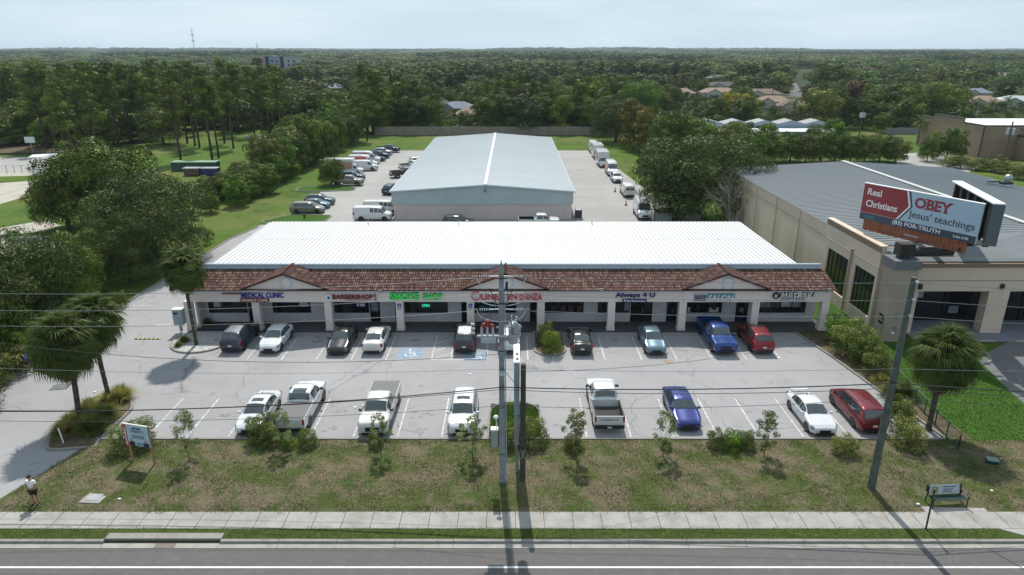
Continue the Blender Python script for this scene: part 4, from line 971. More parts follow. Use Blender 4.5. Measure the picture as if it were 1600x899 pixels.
def wheel_meshes(Rw):
    t = MB(); n = 20; prof = [(Rw * .62, -.10), (Rw * .93, -.11), (Rw, -.085), (Rw, .085), (Rw * .93, .11), (Rw * .62, .10)]
    for (r, x) in prof:
        for i in range(n): a = 2 * math.pi * i / n; t.v.append((x, r * math.cos(a), r * math.sin(a)))
    for k in range(5):
        for i in range(n): j = (i + 1) % n; t.f.append((k * n + i, k * n + j, (k + 1) * n + j, (k + 1) * n + i))
    rim = MB(); rim.tube((-.04, 0, 0), (.04, 0, 0), Rw * .62, Rw * .62, 20)
    r2 = MB()
    for k in range(5):
        a = R(72 * k); c, s_ = math.cos(a), math.sin(a); w = Rw * .10
        for sx in (-.085, .085): p = [(0, -w), (Rw * .62, -w * .8), (Rw * .62, w * .8), (0, w)]; r2.poly([(sx, x * c - y * s_, x * s_ + y * c) for x, y in p])
    r2.ring((0, 0, 0), 0, 0.01)
    for sx in (-1, 1):
        for i in range(16):
            a, b_ = 2 * math.pi * i / 16, 2 * math.pi * (i + 1) / 16
            r2.quad(*[(sx * .087, r * math.cos(q), r * math.sin(q)) for r, q in ((Rw * .52, a), (Rw * .64, a), (Rw * .64, b_), (Rw * .52, b_))])
    return t.mesh('tyre', True), rim.mesh('rim_dish'), r2.mesh('rim')
def add_wheels(t, K, key, far=False):
    ty, dish, rim = shared('wheel' + key, lambda: wheel_meshes(K['R']))
    for u in K['wheels']:
        for sd in (-1, 1):
            y = K['L'] * (.5 - u); x = sd * (K['w'] * .985 - .10)
            w = link('wheel', ty, t, V_TYRE, loc=(x, y, K['R']))
            if not far: link('rim_dish', dish, w, V_TRIM); link('rim', rim, w, V_RIM)
    for u in K['wheels']:
        for sd in (-1, 1):
            y = K['L'] * (.5 - u); x = sd * (K['w'] * 1.003); r = K['R'] * 1.17
            def arch(): b = MB(); b.poly([(0, r * math.cos(R(a)), max(K['zb'] + .02, K['R'] + r * math.sin(R(a)))) for a in (range(-20, 201, 20) if sd > 0 else range(200, -21, -20))]); return b.mesh('wheel_arch')
            link('wheel_arch', shared('arch%s%d' % (key, sd), arch), t, V_TRIM, loc=(x, y, 0))
def vehicle(name, kind, label, cat, x, y, rz, pnt, group, far=False, roof=None, sunroof=False, rails=False, bed=None, wrap=None, spoiler=False, glassrows=None, grille=V_TRIM, badge=None, zbase=0.0):
    K = KIND[kind]; t = thing(name, label, cat, (x, y, zbase), rz, group)
    link('body', shared('body' + kind, lambda: body_mesh(kind)), t, pnt)
    def pt(nm, key, fn, m): return link(nm, shared(kind + key, lambda: fn().mesh(nm)), t, m)
    pt('windshield', 'ws', lambda: patch(K, K['ws'][0], K['ws'][1], .715, 1.285, 4, 8), V_GLASS)
    if kind in ('van', 'tallvan'):
        zt = K['top'][-1][1] - .12; pt('rear_window', 'rw', lambda: MB().box(-K['wr'] * .82, -.05, -K['L'] / 2 - .012, -K['L'] / 2 + .01, K['belt'] + .05, zt).box(.05, K['wr'] * .82, -K['L'] / 2 - .012, -K['L'] / 2 + .01, K['belt'] + .05, zt), V_GLASS)
    else: pt('rear_window', 'rw', lambda: patch(K, K['rw'][0], K['rw'][1], .735, 1.265, 3, 8, .014), V_GLASS)
    sides = glassrows or K['side']
    for i, (a, c) in enumerate(sides):
        for sd in (0, 1):
            T0, T1 = (.505, .675) if not sd else (2 - .675, 2 - .505)
            pt('side_window', 'sw%s_%.3f_%d' % (a, c, sd), lambda: patch(K, a, c, T0, T1, 4, 2), V_GLASS)
    for sd in (0, 1):
        T0, T1 = (.30, .55) if not sd else (1.45, 1.70)
        pt('headlight', 'hl%d' % sd, lambda: patch(K, K['head'][0], K['head'][1], T0, T1, 3, 3, .012), V_HEAD)
        if bed is None:
            T0, T1 = (.33, .60) if not sd else (1.40, 1.67)
            if kind in ('van', 'tallvan', 'minivan', 'suv'): T0, T1 = (.32, .52) if not sd else (1.48, 1.68)
            pt('taillight', 'tl%d' % sd, lambda: patch(K, .955, .998, T0, T1, 3, 3, .014), V_TAIL)
    hw = K['w'] * (1 - K['nose']); z0 = K['zb']; zt = K['top'][0][1]
    pt('grille', 'gr', lambda: MB().prism([(-hw * .55, K['L'] / 2 - .02), (hw * .55, K['L'] / 2 - .02), (hw * .45, K['L'] / 2 + .015), (-hw * .45, K['L'] / 2 + .015)], z0 + (zt - z0) * .42, zt - .05), grille)
    pt('front_bumper', 'fb', lambda: MB().prism([(-hw * .92, K['L'] / 2 - .06), (hw * .92, K['L'] / 2 - .06), (hw * .7, K['L'] / 2 + .03), (-hw * .7, K['L'] / 2 + .03)], z0 + .0, z0 + .17), V_TRIM)
    if bed is None:
        pt('rear_bumper', 'rb', lambda: MB().prism([(hw * .95, -K['L'] / 2 + .06), (-hw * .95, -K['L'] / 2 + .06), (-hw * .8, -K['L'] / 2 - .03), (hw * .8, -K['L'] / 2 - .03)], z0 + .0, z0 + .2), V_TRIM)
        pt('licence_plate', 'lp', lambda: MB().box(-.15, .15, -K['L'] / 2 - .035, -K['L'] / 2 + .02, z0 + .38, z0 + .53), V_PLATE)
    for sd in (-1, 1):
        p = surf(K, K['ws'][0] + .03, .48); pt('mirror', 'mi%d' % sd, lambda: MB().prism([(sd * (p.x - .02), p.y - .02), (sd * (p.x + .22), p.y - .1), (sd * (p.x + .20), p.y + .04), (sd * (p.x - .02), p.y + .06)][::sd], p.z + .0, p.z + .15), V_TRIM if far or kind in ('cab', 'van') else pnt)
    if not far:
        b = lambda: MB().box(-K['w'] * .99 - .008, -K['w'] * .99 + .01, K['L'] * .05, K['L'] * .07, K['belt'] - .16, K['belt'] - .13)
        for uu in ((.44,) if kind in ('van',) else (.47, .64)) if kind != 'cab' else (.39, .53):
            for sd in (-1, 1):
                yy = K['L'] * (.5 - uu); pt('door_handle', 'dh%.2f%d' % (uu, sd), lambda: MB().box(sd * K['w'] - .012, sd * K['w'] + .012, yy - .08, yy + .08, K['belt'] - .17, K['belt'] - .14), V_TRIM if pnt is not P_BLACK else V_CHROME)
    if not far:
        def gaps():
            b = MB()
            def strip(u0, u1, T0, T1, nt): 
                q = patch(K, u0, u1, T0, T1, 1, nt, .006); n = len(b.v); b.v += q.v; b.f += [tuple(n + i for i in f) for f in q.f]
            cuts = [K['side'][0][0] + .01, K['side'][0][1] + .006] + ([K['side'][1][1] + .008] if len(K['side']) > 1 else [])
            for uu in cuts:
                for T0, T1 in ((.14, .47), (1.53, 1.86)): strip(uu, uu + .003, T0, T1, 4)
            strip(K['ws'][0] - .012, K['ws'][0] - .009, .56, 1.44, 10); strip(.055, .057, .6, 1.4, 8)
            for T0 in (.56, 1.435): strip(.06, K['ws'][0] - .01, T0, T0 + .006, 1)
            if not K.get('umax'): strip(K['rw'][1] + .012, K['rw'][1] + .014, .6, 1.4, 8)
            return b.mesh('panel_gaps')
        link('panel_gaps', shared('gap' + kind, gaps), t, V_TRIM, kind='stuff')
    add_wheels(t, K, kind, far)
    if sunroof: pt('sunroof', 'sr', lambda: patch(K, .475, .56, .84, 1.16, 3, 4, .012), V_GLASS)
    if roof: pt('roof_panel', 'rp', lambda: patch(K, .56, .84, .80, 1.20, 3, 4, .012), roof)
    if rails:
        for sd in (0, 1):
            T = .765 if not sd else 1.235; pt('roof_rail', 'rr%d' % sd, lambda: MB().path([tuple(surf(K, u, T) + Vector((0, 0, .05))) for u in (.45, .55, .65, .75, .84)], .022), V_CHROME)
    if kind in ('sedan', 'suv', 'hatch') and not far: link('antenna', shared(kind + 'ant', lambda: MB().prism([(-.02, -.06), (.02, -.06), (.02, .06), (-.02, .06)], K['top'][6][1] + .0, K['top'][6][1] + .07).mesh('antenna')), t, V_TRIM, loc=(0, -K['L'] * .2, 0.0))
    if spoiler: pt('spoiler', 'sp', lambda: MB().box(-.6, .6, -K['L'] / 2 + .12, -K['L'] / 2 + .3, 1.20, 1.225).box(-.55, -.5, -K['L'] / 2 + .15, -K['L'] / 2 + .28, 1.0, 1.2).box(.5, .55, -K['L'] / 2 + .15, -K['L'] / 2 + .28, 1.0, 1.2), pnt)
    if bed is not None:
        w = K['w']; ya, yb = -K['L'] / 2, K['L'] * (.5 - .604); zr = 1.26
        def bedm():
            b = MB(); b.box(-w, -w + .09, ya + .02, yb, .55, zr).box(w - .09, w, ya + .02, yb, .55, zr).box(-w + .09, w - .09, yb - .06, yb, .6, zr).box(-w + .09, w - .09, ya + .06, yb, .55, .72); return b
        pt('cargo_bed', 'bd', bedm, pnt)
        tg = pt('tailgate', 'tg', lambda: MB().box(-w + .1, w - .1, ya, ya + .06, .62, zr), pnt)
        pt('bed_liner', 'bl', lambda: MB().box(-w + .1, w - .1, ya + .065, yb - .07, .725, .74).box(-w + .092, -w + .10, ya + .065, yb - .07, .74, zr - .02).box(w - .10, w - .092, ya + .065, yb - .07, .74, zr - .02), V_BED)
        for sd in (-1, 1): pt('taillight', 'btl%d' % sd, lambda: MB().box(min(sd * (w - .002), sd * (w - .13)), max(sd * (w - .002), sd * (w - .13)), ya - .012, ya + .05, .85, zr - .03), V_TAIL)
        pt('rear_bumper', 'brb', lambda: MB().box(-w + .02, w - .02, ya - .14, ya, .42, .60), V_TRIM); pt('licence_plate', 'blp', lambda: MB().box(-.15, .15, ya - .15, ya - .139, .45, .57), V_PLATE)
        if bed == 'cover': pt('bed_cover', 'bc', lambda: MB().box(-w + .05, w - .05, ya + .05, yb - .02, zr + .003, zr + .04), V_TONN)
        if badge: lettering('tailgate_lettering', badge, V_TRIM if True else None, t, (-.62, ya - .003, .93), 1.24, .15, depth=.006)
        pt('bed_top_rail', 'btr', lambda: MB().box(-w - .002, -w + .1, ya + .03, yb, zr + .001, zr + .018).box(w - .1, w + .002, ya + .03, yb, zr + .001, zr + .018), V_TRIM) if bed == 'open' else None
    if wrap: 
        for sd in (0, 1):
            T0, T1 = (.14, .66) if not sd else (2 - .66, 2 - .14); pt('side_graphic', 'wr%d' % sd, lambda: patch(K, .36, .97, T0, T1, 6, 4, .012), wrap)
    return t
PI = math.pi
def park(px, py, L, front=False, dx=0.0):
    """stall position from the near bumper seen at (px, py)"""
    x, y = at(px, py, .25); return x + dx, y + L / 2
G1, G2 = 'vehicles parked in front of the shops', 'vehicles parked along the front lawn'
def up(name, kind, label, cat, px, py, away, pnt, group, tilt=0.0, **k):
    x, y = park(px, py, KIND[kind]['L']); return vehicle(name, kind, label, cat, x, y, (0 if away else PI) + R(tilt), pnt, group, **k)
up('parked_suv', 'suv', 'dark graphite SUV with painted roof sheen, leftmost in the upper row beside the gravel island', 'SUV', 360, 549, True, P_NAVY, G1, rails=True, sunroof=True, roof=P_SILVER)  # silver roof panel stands in for sky mirrored on the dark roof
up('parked_car', 'hatch', 'white hatchback facing out beside the graphite SUV in front of the clinic', 'car', 419, 550.5, False, P_WHITE, G1)
up('parked_car', 'sedan', 'black sedan facing out under the BARBERSHOP sign', 'car', 525, 553, False, P_BLACK, G1)
up('parked_car', 'sedan', 'white coupe with red tail lamps parked nose in right of the black sedan', 'car', 581, 551, True, P_WHITE2, G1)
up('parked_suv', 'suv', 'dark brown boxy off-roader with a white roof, nose in beside the hatched aisle', 'SUV', 725, 550.5, True, P_BROWN, G1, rails=True, sunroof=True, roof=P_WHITE)
up('parked_suv', 'suv', 'white SUV partly hidden behind the tall utility pole', 'SUV', 795, 551, True, P_WHITE, G1)
up('parked_car', 'sedan', 'black saloon parked nose in, just right of the shrub island', 'car', 910, 553, True, P_BLACK, G1)
up('parked_car', 'hatch', 'steel blue silver hatchback facing out below the perfume shop', 'car', 1026, 553, False, P_STEEL, G1)
up('parked_pickup', 'cab', 'bright blue pickup truck facing out below the SALON sign', 'pickup truck', 1134, 553, False, P_BLUE2, G1, bed='open', grille=V_TRIM)
up('parked_suv', 'suv', 'red crossover parked nose in, rightmost in the upper row', 'SUV', 1194, 551.5, True, P_RED, G1, rails=True, sunroof=True)
up('parked_car', 'sedan', 'white sedan with sunroof facing the lawn, leftmost in the lower row', 'car', 386, 679, False, P_WHITE, G2, sunroof=True)
up('parked_pickup', 'cab', 'tall white pickup with a dark bed cover and sunroof, tail towards the lawn', 'pickup truck', 453, 677, True, P_WHITE, G2, bed='cover', sunroof=True)
up('parked_pickup', 'cab', 'white pickup with covered bed facing the lawn, right of the tall white pickup', 'pickup truck', 582, 682, False, P_WHITE2, G2, bed='cover')
up('parked_suv', 'suv', 'white SUV with sunroof facing the lawn, left of the grass island', 'SUV', 721, 681, False, P_WHITE, G2, sunroof=True)
up('parked_pickup', 'cab', 'white pickup with an open empty bed and lettered tailgate, right of the grass island', 'pickup truck', 952, 672, True, P_WHITE, G2, bed='open', badge='CHEVROLET')
up('parked_car', 'sedan', 'deep blue sedan facing the lawn', 'car', 1077, 671, False, P_BLUE, G2)
up('parked_car', 'sedan', 'white sedan with a rear rack facing the lawn, beside the maroon minivan', 'car', 1289, 679.5, False, P_WHITE, G2, spoiler=True)
up('parked_minivan', 'minivan', 'maroon minivan with rear window towards the lawn beside the wooden pole', 'minivan', 1366, 675, True, P_DRED, G2, rails=True)
# rear yard, left side
G3, G4 = 'vehicles parked in the yard left of the warehouse', 'vehicles parked in the yard right of the warehouse'
def rear(name, kind, label, cat, px, py, rz, pnt, group, **k):
    x, y = at(px, py, .3); return vehicle(name, kind, label, cat, x, y, R(rz), pnt, group, far=True, **k)
rear('parked_minivan', 'minivan', 'tan minivan nearest the hydrant lawn behind the strip mall', 'minivan', 481, 329.5, -90, P_TAN, G3)
rear('parked_car', 'hatch', 'blue grey hatchback between the tan minivan and a dark SUV', 'car', 494, 322, -90, P_STEEL, G3)
rear('parked_suv', 'suv', 'dark grey SUV behind the blue grey hatchback', 'SUV', 500, 316.5, -90, P_GREY, G3)
rear('cargo_van', 'van', 'white cargo van nearest the strip mall roof, left of the warehouse', 'van', 583, 341, -90, P_WHITE, G3, glassrows=[(.20, .32), (.34, .43), (.45, .54)])
rear('cargo_van', 'van', 'white cargo van behind the first, nose at the warehouse corner', 'van', 598, 331, -90, P_WHITE2, G3, glassrows=[(.20, .32), (.34, .43), (.45, .54)])
rear('parked_pickup', 'cab', 'pale pickup truck half hidden by the small round tree', 'pickup truck', 543, 287, -90, P_TAN, G3, bed='open')
rear('parked_suv', 'suv', 'dark navy car beside the pale pickup', 'SUV', 551, 279, -90, P_DBLUE, G3)
def box_truck(label, px, py, rz, cargo, group, Lb=4.4, stripe=None):
    x, y = at(px, py, .3); t = vehicle('box_truck', 'van', label, 'truck', x, y, R(rz), P_WHITE, group, far=True)
    for ch in list(t.children):
        if ch.name.startswith('rear_window'): bpy.data.objects.remove(ch)
    MB().box(-1.15, 1.15, -4.6, 1.1, .75, 3.1).build('cargo_box', cargo, t)
    MB().box(-1.17, 1.17, -4.62, 1.12, 3.1, 3.16).build('box_roof', P_WHITE, t)
    if stripe:
        for sx in (-1, 1): MB().box(sx * 1.152 - .006, sx * 1.152 + .006, -4.4, .9, 1.2, 2.7).build('side_graphic', stripe, t)
    return t
box_truck('white box truck with a faded red box, nearest the small round tree', 546, 270, -90, P_WHITE, G3, stripe=mat('faded red graphic', (.33, .08, .07), .6, color2=(.45, .3, .26), scale=.8))
rear('cargo_van', 'van', 'white van between the red box truck and a red topped van', 'van', 569, 264, -90, P_WHITE, G3)
rear('delivery_van', 'tallvan', 'white delivery van with a red roof band, second in the line', 'van', 568, 259.5, -90, P_WHITE, G3, wrap=P_WRAP)
rear('delivery_van', 'tallvan', 'tall delivery van with dark red sides, farthest of the painted vans', 'van', 573, 253, -90, P_WHITE, G3, wrap=mat('dark red graphic', (.3, .03, .05), .5, color2=(.5, .42, .42), scale=.7))
rear('parked_car', 'sedan', 'black car beyond the dark red delivery van', 'car', 586, 249.5, -90, P_BLACK, G3)
rear('parked_suv', 'suv', 'dark blue SUV between the black car and the silver wagon', 'SUV', 593, 245, -90, P_DBLUE, G3)
rear('parked_suv', 'suv', 'silver wagon near the far end of the left yard', 'SUV', 598, 240, -90, P_SILVER, G3)
rear('parked_pickup', 'cab', 'dark teal pickup, farthest in the left yard', 'pickup truck', 606, 236, -90, P_NAVY, G3, bed='open')
rear('parked_suv', 'suv', 'dark blue SUV nosed under the left eave of the warehouse', 'SUV', 612, 299, -15, P_DBLUE, G3)
rear('parked_pickup', 'cab', 'brown pickup truck with its tail out from the warehouse side', 'pickup truck', 633, 274, -65, P_BROWN, G3, bed='open')
rear('parked_pickup', 'cab', 'white pickup by the warehouse side beyond the brown one', 'pickup truck', 646, 263, -65, P_WHITE, G3, bed='open')
rear('parked_suv', 'suv', 'white SUV just showing past the warehouse roof', 'SUV', 655, 255, -65, P_WHITE, G3)
rear('parked_suv', 'suv', 'black SUV parked against the front wall of the warehouse', 'SUV', 716, 351, -90, P_BLACK, G3)
rear('parked_pickup', 'cab', 'white pickup parked against the front wall of the warehouse', 'pickup truck', 842, 351, -90, P_WHITE, G4, bed='open')
# right side of the warehouse
rear('cargo_van', 'tallvan', 'white tall roof van facing out, nearest in the right yard', 'van', 1003, 335, 180, P_WHITE, G4)
rear('cargo_van', 'van', 'white van with its rear window towards the strip mall', 'van', 980, 302, 0, P_WHITE2, G4)
rear('parked_suv', 'suv', 'white SUV facing out between the vans of the right yard', 'SUV', 963, 281, 180, P_WHITE, G4)
rear('delivery_van', 'tallvan', 'white and red tall van facing out ahead of the box trucks', 'van', 955, 270, 180, P_WHITE, G4, wrap=P_WRAP)
box_truck('white box truck with pink sides, first of the trucks on the right yard', 942, 257.5, 180, P_WHITE, G4, stripe=mat('pink graphic', (.45, .16, .16), .6, color2=(.6, .5, .48), scale=.9))
box_truck('plain white box truck behind the pink sided truck', 934, 245.5, 180, P_WHITE, G4)
rear('cargo_van', 'tallvan', 'white tall van, farthest in the right yard', 'van', 927, 236, 180, P_WHITE, G4)
rear('parked_car', 'sedan', 'white car parked under the trees beyond the right yard', 'car', 1005, 236, 180, P_WHITE, G4)
for px, py, lb in ((961, 300, 'left of the white van in the right yard'), (978, 321, 'left of the tall roof van in the right yard'), (628, 337, 'at the warehouse corner beside the white vans')):
    c = thing('traffic_cone', 'orange traffic cone ' + lb, 'traffic cone', (*at(px, py), 0))
    MB().box(-.25, .25, -.25, .25, 0, .04).build('base', V_TRIM, c); MB().tube((0, 0, .04), (0, 0, .85), .17, .03, 12).build('cone', mat('cone orange', (.75, .08, .03), .5), c)
hy = thing('fire_hydrant', 'small dark fire hydrant on the lawn tip behind the roof of the strip mall', 'hydrant', (*at(476, 342), 0))
MB().tube((0, 0, 0), (0, 0, .65), .14).dome((0, 0, .65), .15).tube((-.25, 0, .45), (.25, 0, .45), .07).build('barrel', mat('dull hydrant red', (.12, .05, .03), .6), hy)
isl_l = [at(*p) for p in ((405, 347), (455, 336), (520, 337), (508, 347), (480, 350), (440, 356))]
island('yard_island', isl_l, M_green, z=.08, r=1.0)
isl_l = [at(*p) for p in ((470, 292), (540, 291), (557, 294), (553, 298), (500, 300), (460, 299))]
island('tree_island', isl_l, M_green, z=.08, r=1.0)
# dumpsters etc. right of the warehouse yard
def dumpster(label, px, py, rz, m):
    d = thing('dumpster', label, 'dumpster', (*at(px, py), 0), R(rz))
    b = MB(); P = [(-.9, 0.2), (.9, 0.2), (.9, 1.5), (-.9, 1.15)]; b.v = [(-1.1, p[0], p[1]) for p in P] + [(1.1, p[0], p[1]) for p in P]; b.f = [(3, 2, 1, 0), (4, 5, 6, 7)] + [(i, (i + 1) % 4, 4 + (i + 1) % 4, 4 + i) for i in range(4)]
    b.build('bin', m, d); b = MB(); b.v = [(-1.12, -.95, 1.17), (1.12, -.95, 1.17), (1.12, .95, 1.55), (-1.12, .95, 1.55)]; b.f = [(0, 1, 2, 3)]; b.build('lid', V_TRIM, d)
    MB().box(-1.2, -1.1, -.6, .6, .7, .9).box(1.1, 1.2, -.6, .6, .7, .9).build('fork_sleeve', m, d)
dumpster('green dumpster with a blue tarp, left of the pair by the dark tree', 1045, 343, 10, mat('dumpster green', (.02, .07, .05), .6)); dumpster('grey dumpster with a black lid under the dark tree', 1082, 345, -12, mat('dumpster grey', (.2, .22, .24), .6))
bn = thing('storage_bin', 'green and grey metal storage bin beside the dumpsters', 'bin', (*at(1055, 346), 0)); 
MB().box(-3.0, -.8, -1, 1, 0, 1.5).build('box', MATS['dumpster grey'], bn); MB().box(-3.1, -.7, -1.1, 1.1, 1.5, 1.6).build('lid', V_TRIM, bn)
# ------------------------------------------------------------ poles and wires
M_cpole = mat('grey concrete pole', (.21, .235, .25), .85, var=.18, scale=2.5); M_wood = mat('weathered pole wood', (.115, .105, .085), .9, color2=(.06, .055, .045), scale=3); M_woodd = mat('dark creosote wood', (.05, .047, .04), .9, var=.3, scale=4)
M_wire = mat('aluminium cable', (.22, .23, .24), .45, metal=.4); M_wired = mat('black cable', (.03, .03, .032), .6); M_por = mat('grey porcelain', (.45, .47, .5), .25)
PX, PY_ = -.56, 33.8
pole = thing('utility_pole', 'tall square grey concrete utility pole with transformers in the middle of the lawn', 'utility pole', (PX, PY_, .1))
def taper(b, w0, w1, z0, z1, cx=0, cy=0):
    n = len(b.v); b.v += [(cx + sx * w / 2, cy + sy * w / 2, z) for w, z in ((w0, z0), (w1, z1)) for sx, sy in ((-1, -1), (1, -1), (1, 1), (-1, 1))]
    b.f += [(n + 3, n + 2, n + 1, n), (n + 4, n + 5, n + 6, n + 7)] + [(n + i, n + (i + 1) % 4, n + 4 + (i + 1) % 4, n + 4 + i) for i in range(4)]
b = MB(); taper(b, .36, .25, 0, 12.95); taper(b, .25, .01, 12.951, 13.6); b.build('shaft', M_cpole, pole)
for z, m in ((2.0, M_brown), (5.0, M_brown), (7.0, M_papw), (8.45, M_brown)): 
    w = .37 - z * .0085; MB().box(-w / 2 - .004, w / 2 + .004, -w / 2 - .004, w / 2 + .004, z, z + (.32 if m is M_papw else .05)).build('band', m, pole)
b = MB(); b.poly([(-.13, -.2, 7.36), (.13, -.2, 7.36), (0, -.2, 7.6)]); b.build('tag', mat('blue tag', (.05, .16, .25), .5), pole)
MB().box(-.62, -.24, -.22, .12, 2.55, 3.6).build('meter_box', mat('grey meter box', (.25, .27, .29), .5), pole)
MB().box(-.64, -.22, -.24, .14, 3.6, 3.68).build('box_lid', M_white, pole)
MB().tube((-.3, 0, 3.68), (-.33, 0, 4.3), .03).dome((-.34, -.05, 4.35), .16).build('globe', M_white, pole)
MB().path([(.24, -.03, 0.1), (.22, -.03, 5), (.18, -.03, 11.8)], .03).build('conduit', M_por, pole)
WZ = [12.7, 11.75, 10.85]         # three line wires
def strain(parent, sg, z, reach=1.45):
    MB().tube((sg * .14, 0, z), (sg * .6, 0, z - .02), .025).build('insulator_link', M_steel, parent)
    b = MB()
    for k in range(5): b.tube((sg * (.62 + k * .12), 0, z - .02), (sg * (.68 + k * .12), 0, z - .02), .075, .05, 8)
    b.build('insulator', M_por, parent); MB().tube((sg * 1.25, 0, z - .02), (sg * 1.5, 0, z - .03), .035).build('clamp', M_brown, parent)
for z in WZ:
    for sg in (-1, 1): strain(pole, sg, z)
    pts = [(1.25 * math.cos(a), -.12, z - .05 - .62 * math.sin(a) ** .8) for a in [PI * i / 16 for i in range(1, 16)]]
    MB().path([(1.32, 0, z)] + pts + [(-1.32, 0, z)], .022).build('jumper_wire', M_por, pole)
for z in (12.6, 11.2): MB().box(-.35, .35, -.18, .18, z, z + .05).build('bracket', M_brown, pole)
b = MB().tube((-.62, -.1, 12.05), (-.25, -.1, 11.2), .025).tube((.62, -.1, 12.05), (.25, -.1, 11.2), .025).tube((-.62, -.1, 12.05), (.62, -.1, 12.1), .02).build('brace', M_brown, pole)
MB().tube((.28, -.15, 12.0), (.28, -.15, 12.45), .08, .06).tube((.28, -.15, 11.7), (.4, -.25, 12.0), .02).build('arrester', mat('cobalt glaze', (.02, .03, .12), .3), pole)
# equipment bank: crossarm, reclosers, cutouts
MB().box(-1.3, .95, -.30, -.2, 9.36, 9.46).build('crossarm', M_por, pole)
M_redeq = mat('red insulator cover', (.28, .03, .02), .5)
MB().box(-1.1, -.3, -.42, .1, 9.06, 9.34).build('tank', mat('light grey enamel', (.4, .42, .44), .4), pole)
for x in (-1.05, -.75, -.45): MB().tube((x, -.3, 9.5), (x, -.3, 9.95), .07, .05).build('bushing', M_por, pole)
for x, z in ((-.95, 10.0), (-.72, 10.2), (-.5, 9.95)): MB().dome((x, -.2, z), .15, full=True, seg=8, rings=5).tube((x, -.2, z), (x, -.25, z - .35), .05).build('red_cap', M_redeq, pole)
for z in (9.6, 9.85, 10.1): MB().tube((-1.62, -.3, z), (-1.42, -.3, z), .09, .07).build('disc_insulator', M_por, pole)
MB().tube((-1.4, -.3, 9.4), (-1.62, -.3, 10.15), .02).build('insulator_rod', M_steel, pole)
for k, (x, z) in enumerate(((.45, 9.7), (.7, 9.9), (.95, 9.75))):
    b = MB(); 
    for j in range(5): b.tube((x, -.3, z - .25 + j * .13), (x, -.3, z - .17 + j * .13), .09, .06, 8)
    b.build('cutout', M_por, pole); MB().tube((x - .1, -.45, z - .3), (x + .12, -.5, z + .35), .03).build('fuse_tube', M_steel, pole)
MB().tube((.62, .05, 8.9), (.62, .05, 10.0), .26, .26, 12).dome((.62, .05, 10.0), .26, sz=.4, seg=12).build('transformer', mat('transformer grey', (.34, .36, .38), .4), pole)
MB().tube((.52, -.05, 10.1), (.52, -.05, 10.5), .05).tube((.75, -.05, 10.1), (.8, -.05, 10.45), .05).build('bushing', M_por, pole)
MB().path([(-1.05, -.3, 9.95), (-.9, -.35, 10.5), (-.5, -.2, 10.7), (-.2, -.1, 11.2)], .015).path([(.45, -.3, 10.1), (.5, -.4, 10.6), (.25, -.2, 11.2)], .015).path([(.95, -.3, 10.0), (1.2, -.1, 10.4), (1.3, 0, 10.8)], .015).build('lead_wire', M_wired, pole)

rp = thing('wooden_pole', 'tall slim grey green wooden utility pole in front of the maroon minivan', 'utility pole', (20.58, 33.15, .1))
MB().tube((0, 0, 0), (0, 0, 12.85), .22, .14, 14).build('shaft', mat('grey green pole wood', (.095, .115, .10), .9, color2=(.06, .07, .06), scale=2.5), rp)
for z in (12.7, 11.75, 10.85): MB().tube((0, -.16, z), (0, -.34, z), .03).dome((0, -.36, z), .09, full=True, seg=8, rings=5).build('insulator', M_por, rp)
MB().tube((0, 0, 6.9), (0, 0, 6.97), .2, .2, 12).build('band', M_brown, rp)
dp = thing('wooden_pole', 'short dark wooden pole standing right beside the edge of the pylon sign', 'utility pole', (.62, 33.85, .1))
MB().tube((0, 0, 0), (0, 0, 7.6), .17, .15, 12).build('shaft', M_woodd, dp); MB().tube((-.12, -.16, 2.3), (.1, -.16, 1.7), .012).tube((.12, -.16, 2.3), (-.1, -.16, 1.7), .012).build('cross_tag', M_por, dp)
ps = thing('pylon_sign', 'tall double box pylon sign seen edge on between the two poles', 'sign', (.28, 34.1, .1))
M_sgb = mat('blue grey sign edge', (.27, .34, .38), .5, var=.1, scale=1.5); M_sgg = mat('grey sign edge', (.27, .27, .26), .6, var=.1, scale=1.5)
MB().box(-.16, .14, 0, 2.45, 4.35, 7.55).build('upper_cabinet', M_sgb, ps); MB().box(-.15, .12, .05, 2.4, 2.35, 4.345).build('lower_cabinet', M_sgg, ps)
MB().box(-.19, .17, -.03, 2.48, 7.552, 7.62).build('top_cap', M_white, ps)
for y in (.5, 1.9): MB().box(-.08, .06, y, y + .15, 0, 2.34).build('post', M_cpole, ps)
for y in (.3, .95): MB().box(-.05, .08, y, y + .14, 7.62, 7.68).build('lifting_eye', M_brown, ps)
MB().box(-.165, -.16, .15, 2.3, 4.5, 7.4).box(.14, .145, .15, 2.3, 4.5, 7.4).build('sign_face', M_papw, ps)
# pole outside the frame to the left and right that hold the spans
for x, lb in ((-46.0, 'left'), (62.0, 'right')):
    o = thing('utility_pole', 'grey concrete utility pole beyond the %s edge of the photo carrying the road wires' % lb, 'utility pole', (x, 33.8, .1)); b = MB(); taper(b, .40, .27, 0, 12.95); b.build('shaft', M_cpole, o)
def span(name, p, q, sag, r, m, label):
    p, q = Vector(p), Vector(q); n = 18; pts = [tuple(p.lerp(q, i / n) - Vector((0, 0, 4 * sag * (i / n) * (1 - i / n)))) for i in range(n + 1)]
    return tag(MB().path(pts, r, 5).build(name, m), label, 'wire', 'overhead wires along the road')
names = ('top', 'middle', 'lowest')
for z, nm in zip(WZ, names):
    span('power_line', (PX - 1.4, PY_, z), (-46, 33.8, z + .1), .95, .013, M_wire, '%s of the three power wires running left from the concrete pole' % nm)
    span('power_line', (PX + 1.4, PY_, z), (20.58, 32.85, z + .05), .12, .013, M_wire, '%s of the three power wires between the concrete pole and the wooden pole' % nm)
    span('power_line', (20.58, 32.85, z + .05), (62, 33.8, z), .9, .013, M_wire, '%s of the three power wires running right from the wooden pole' % nm)
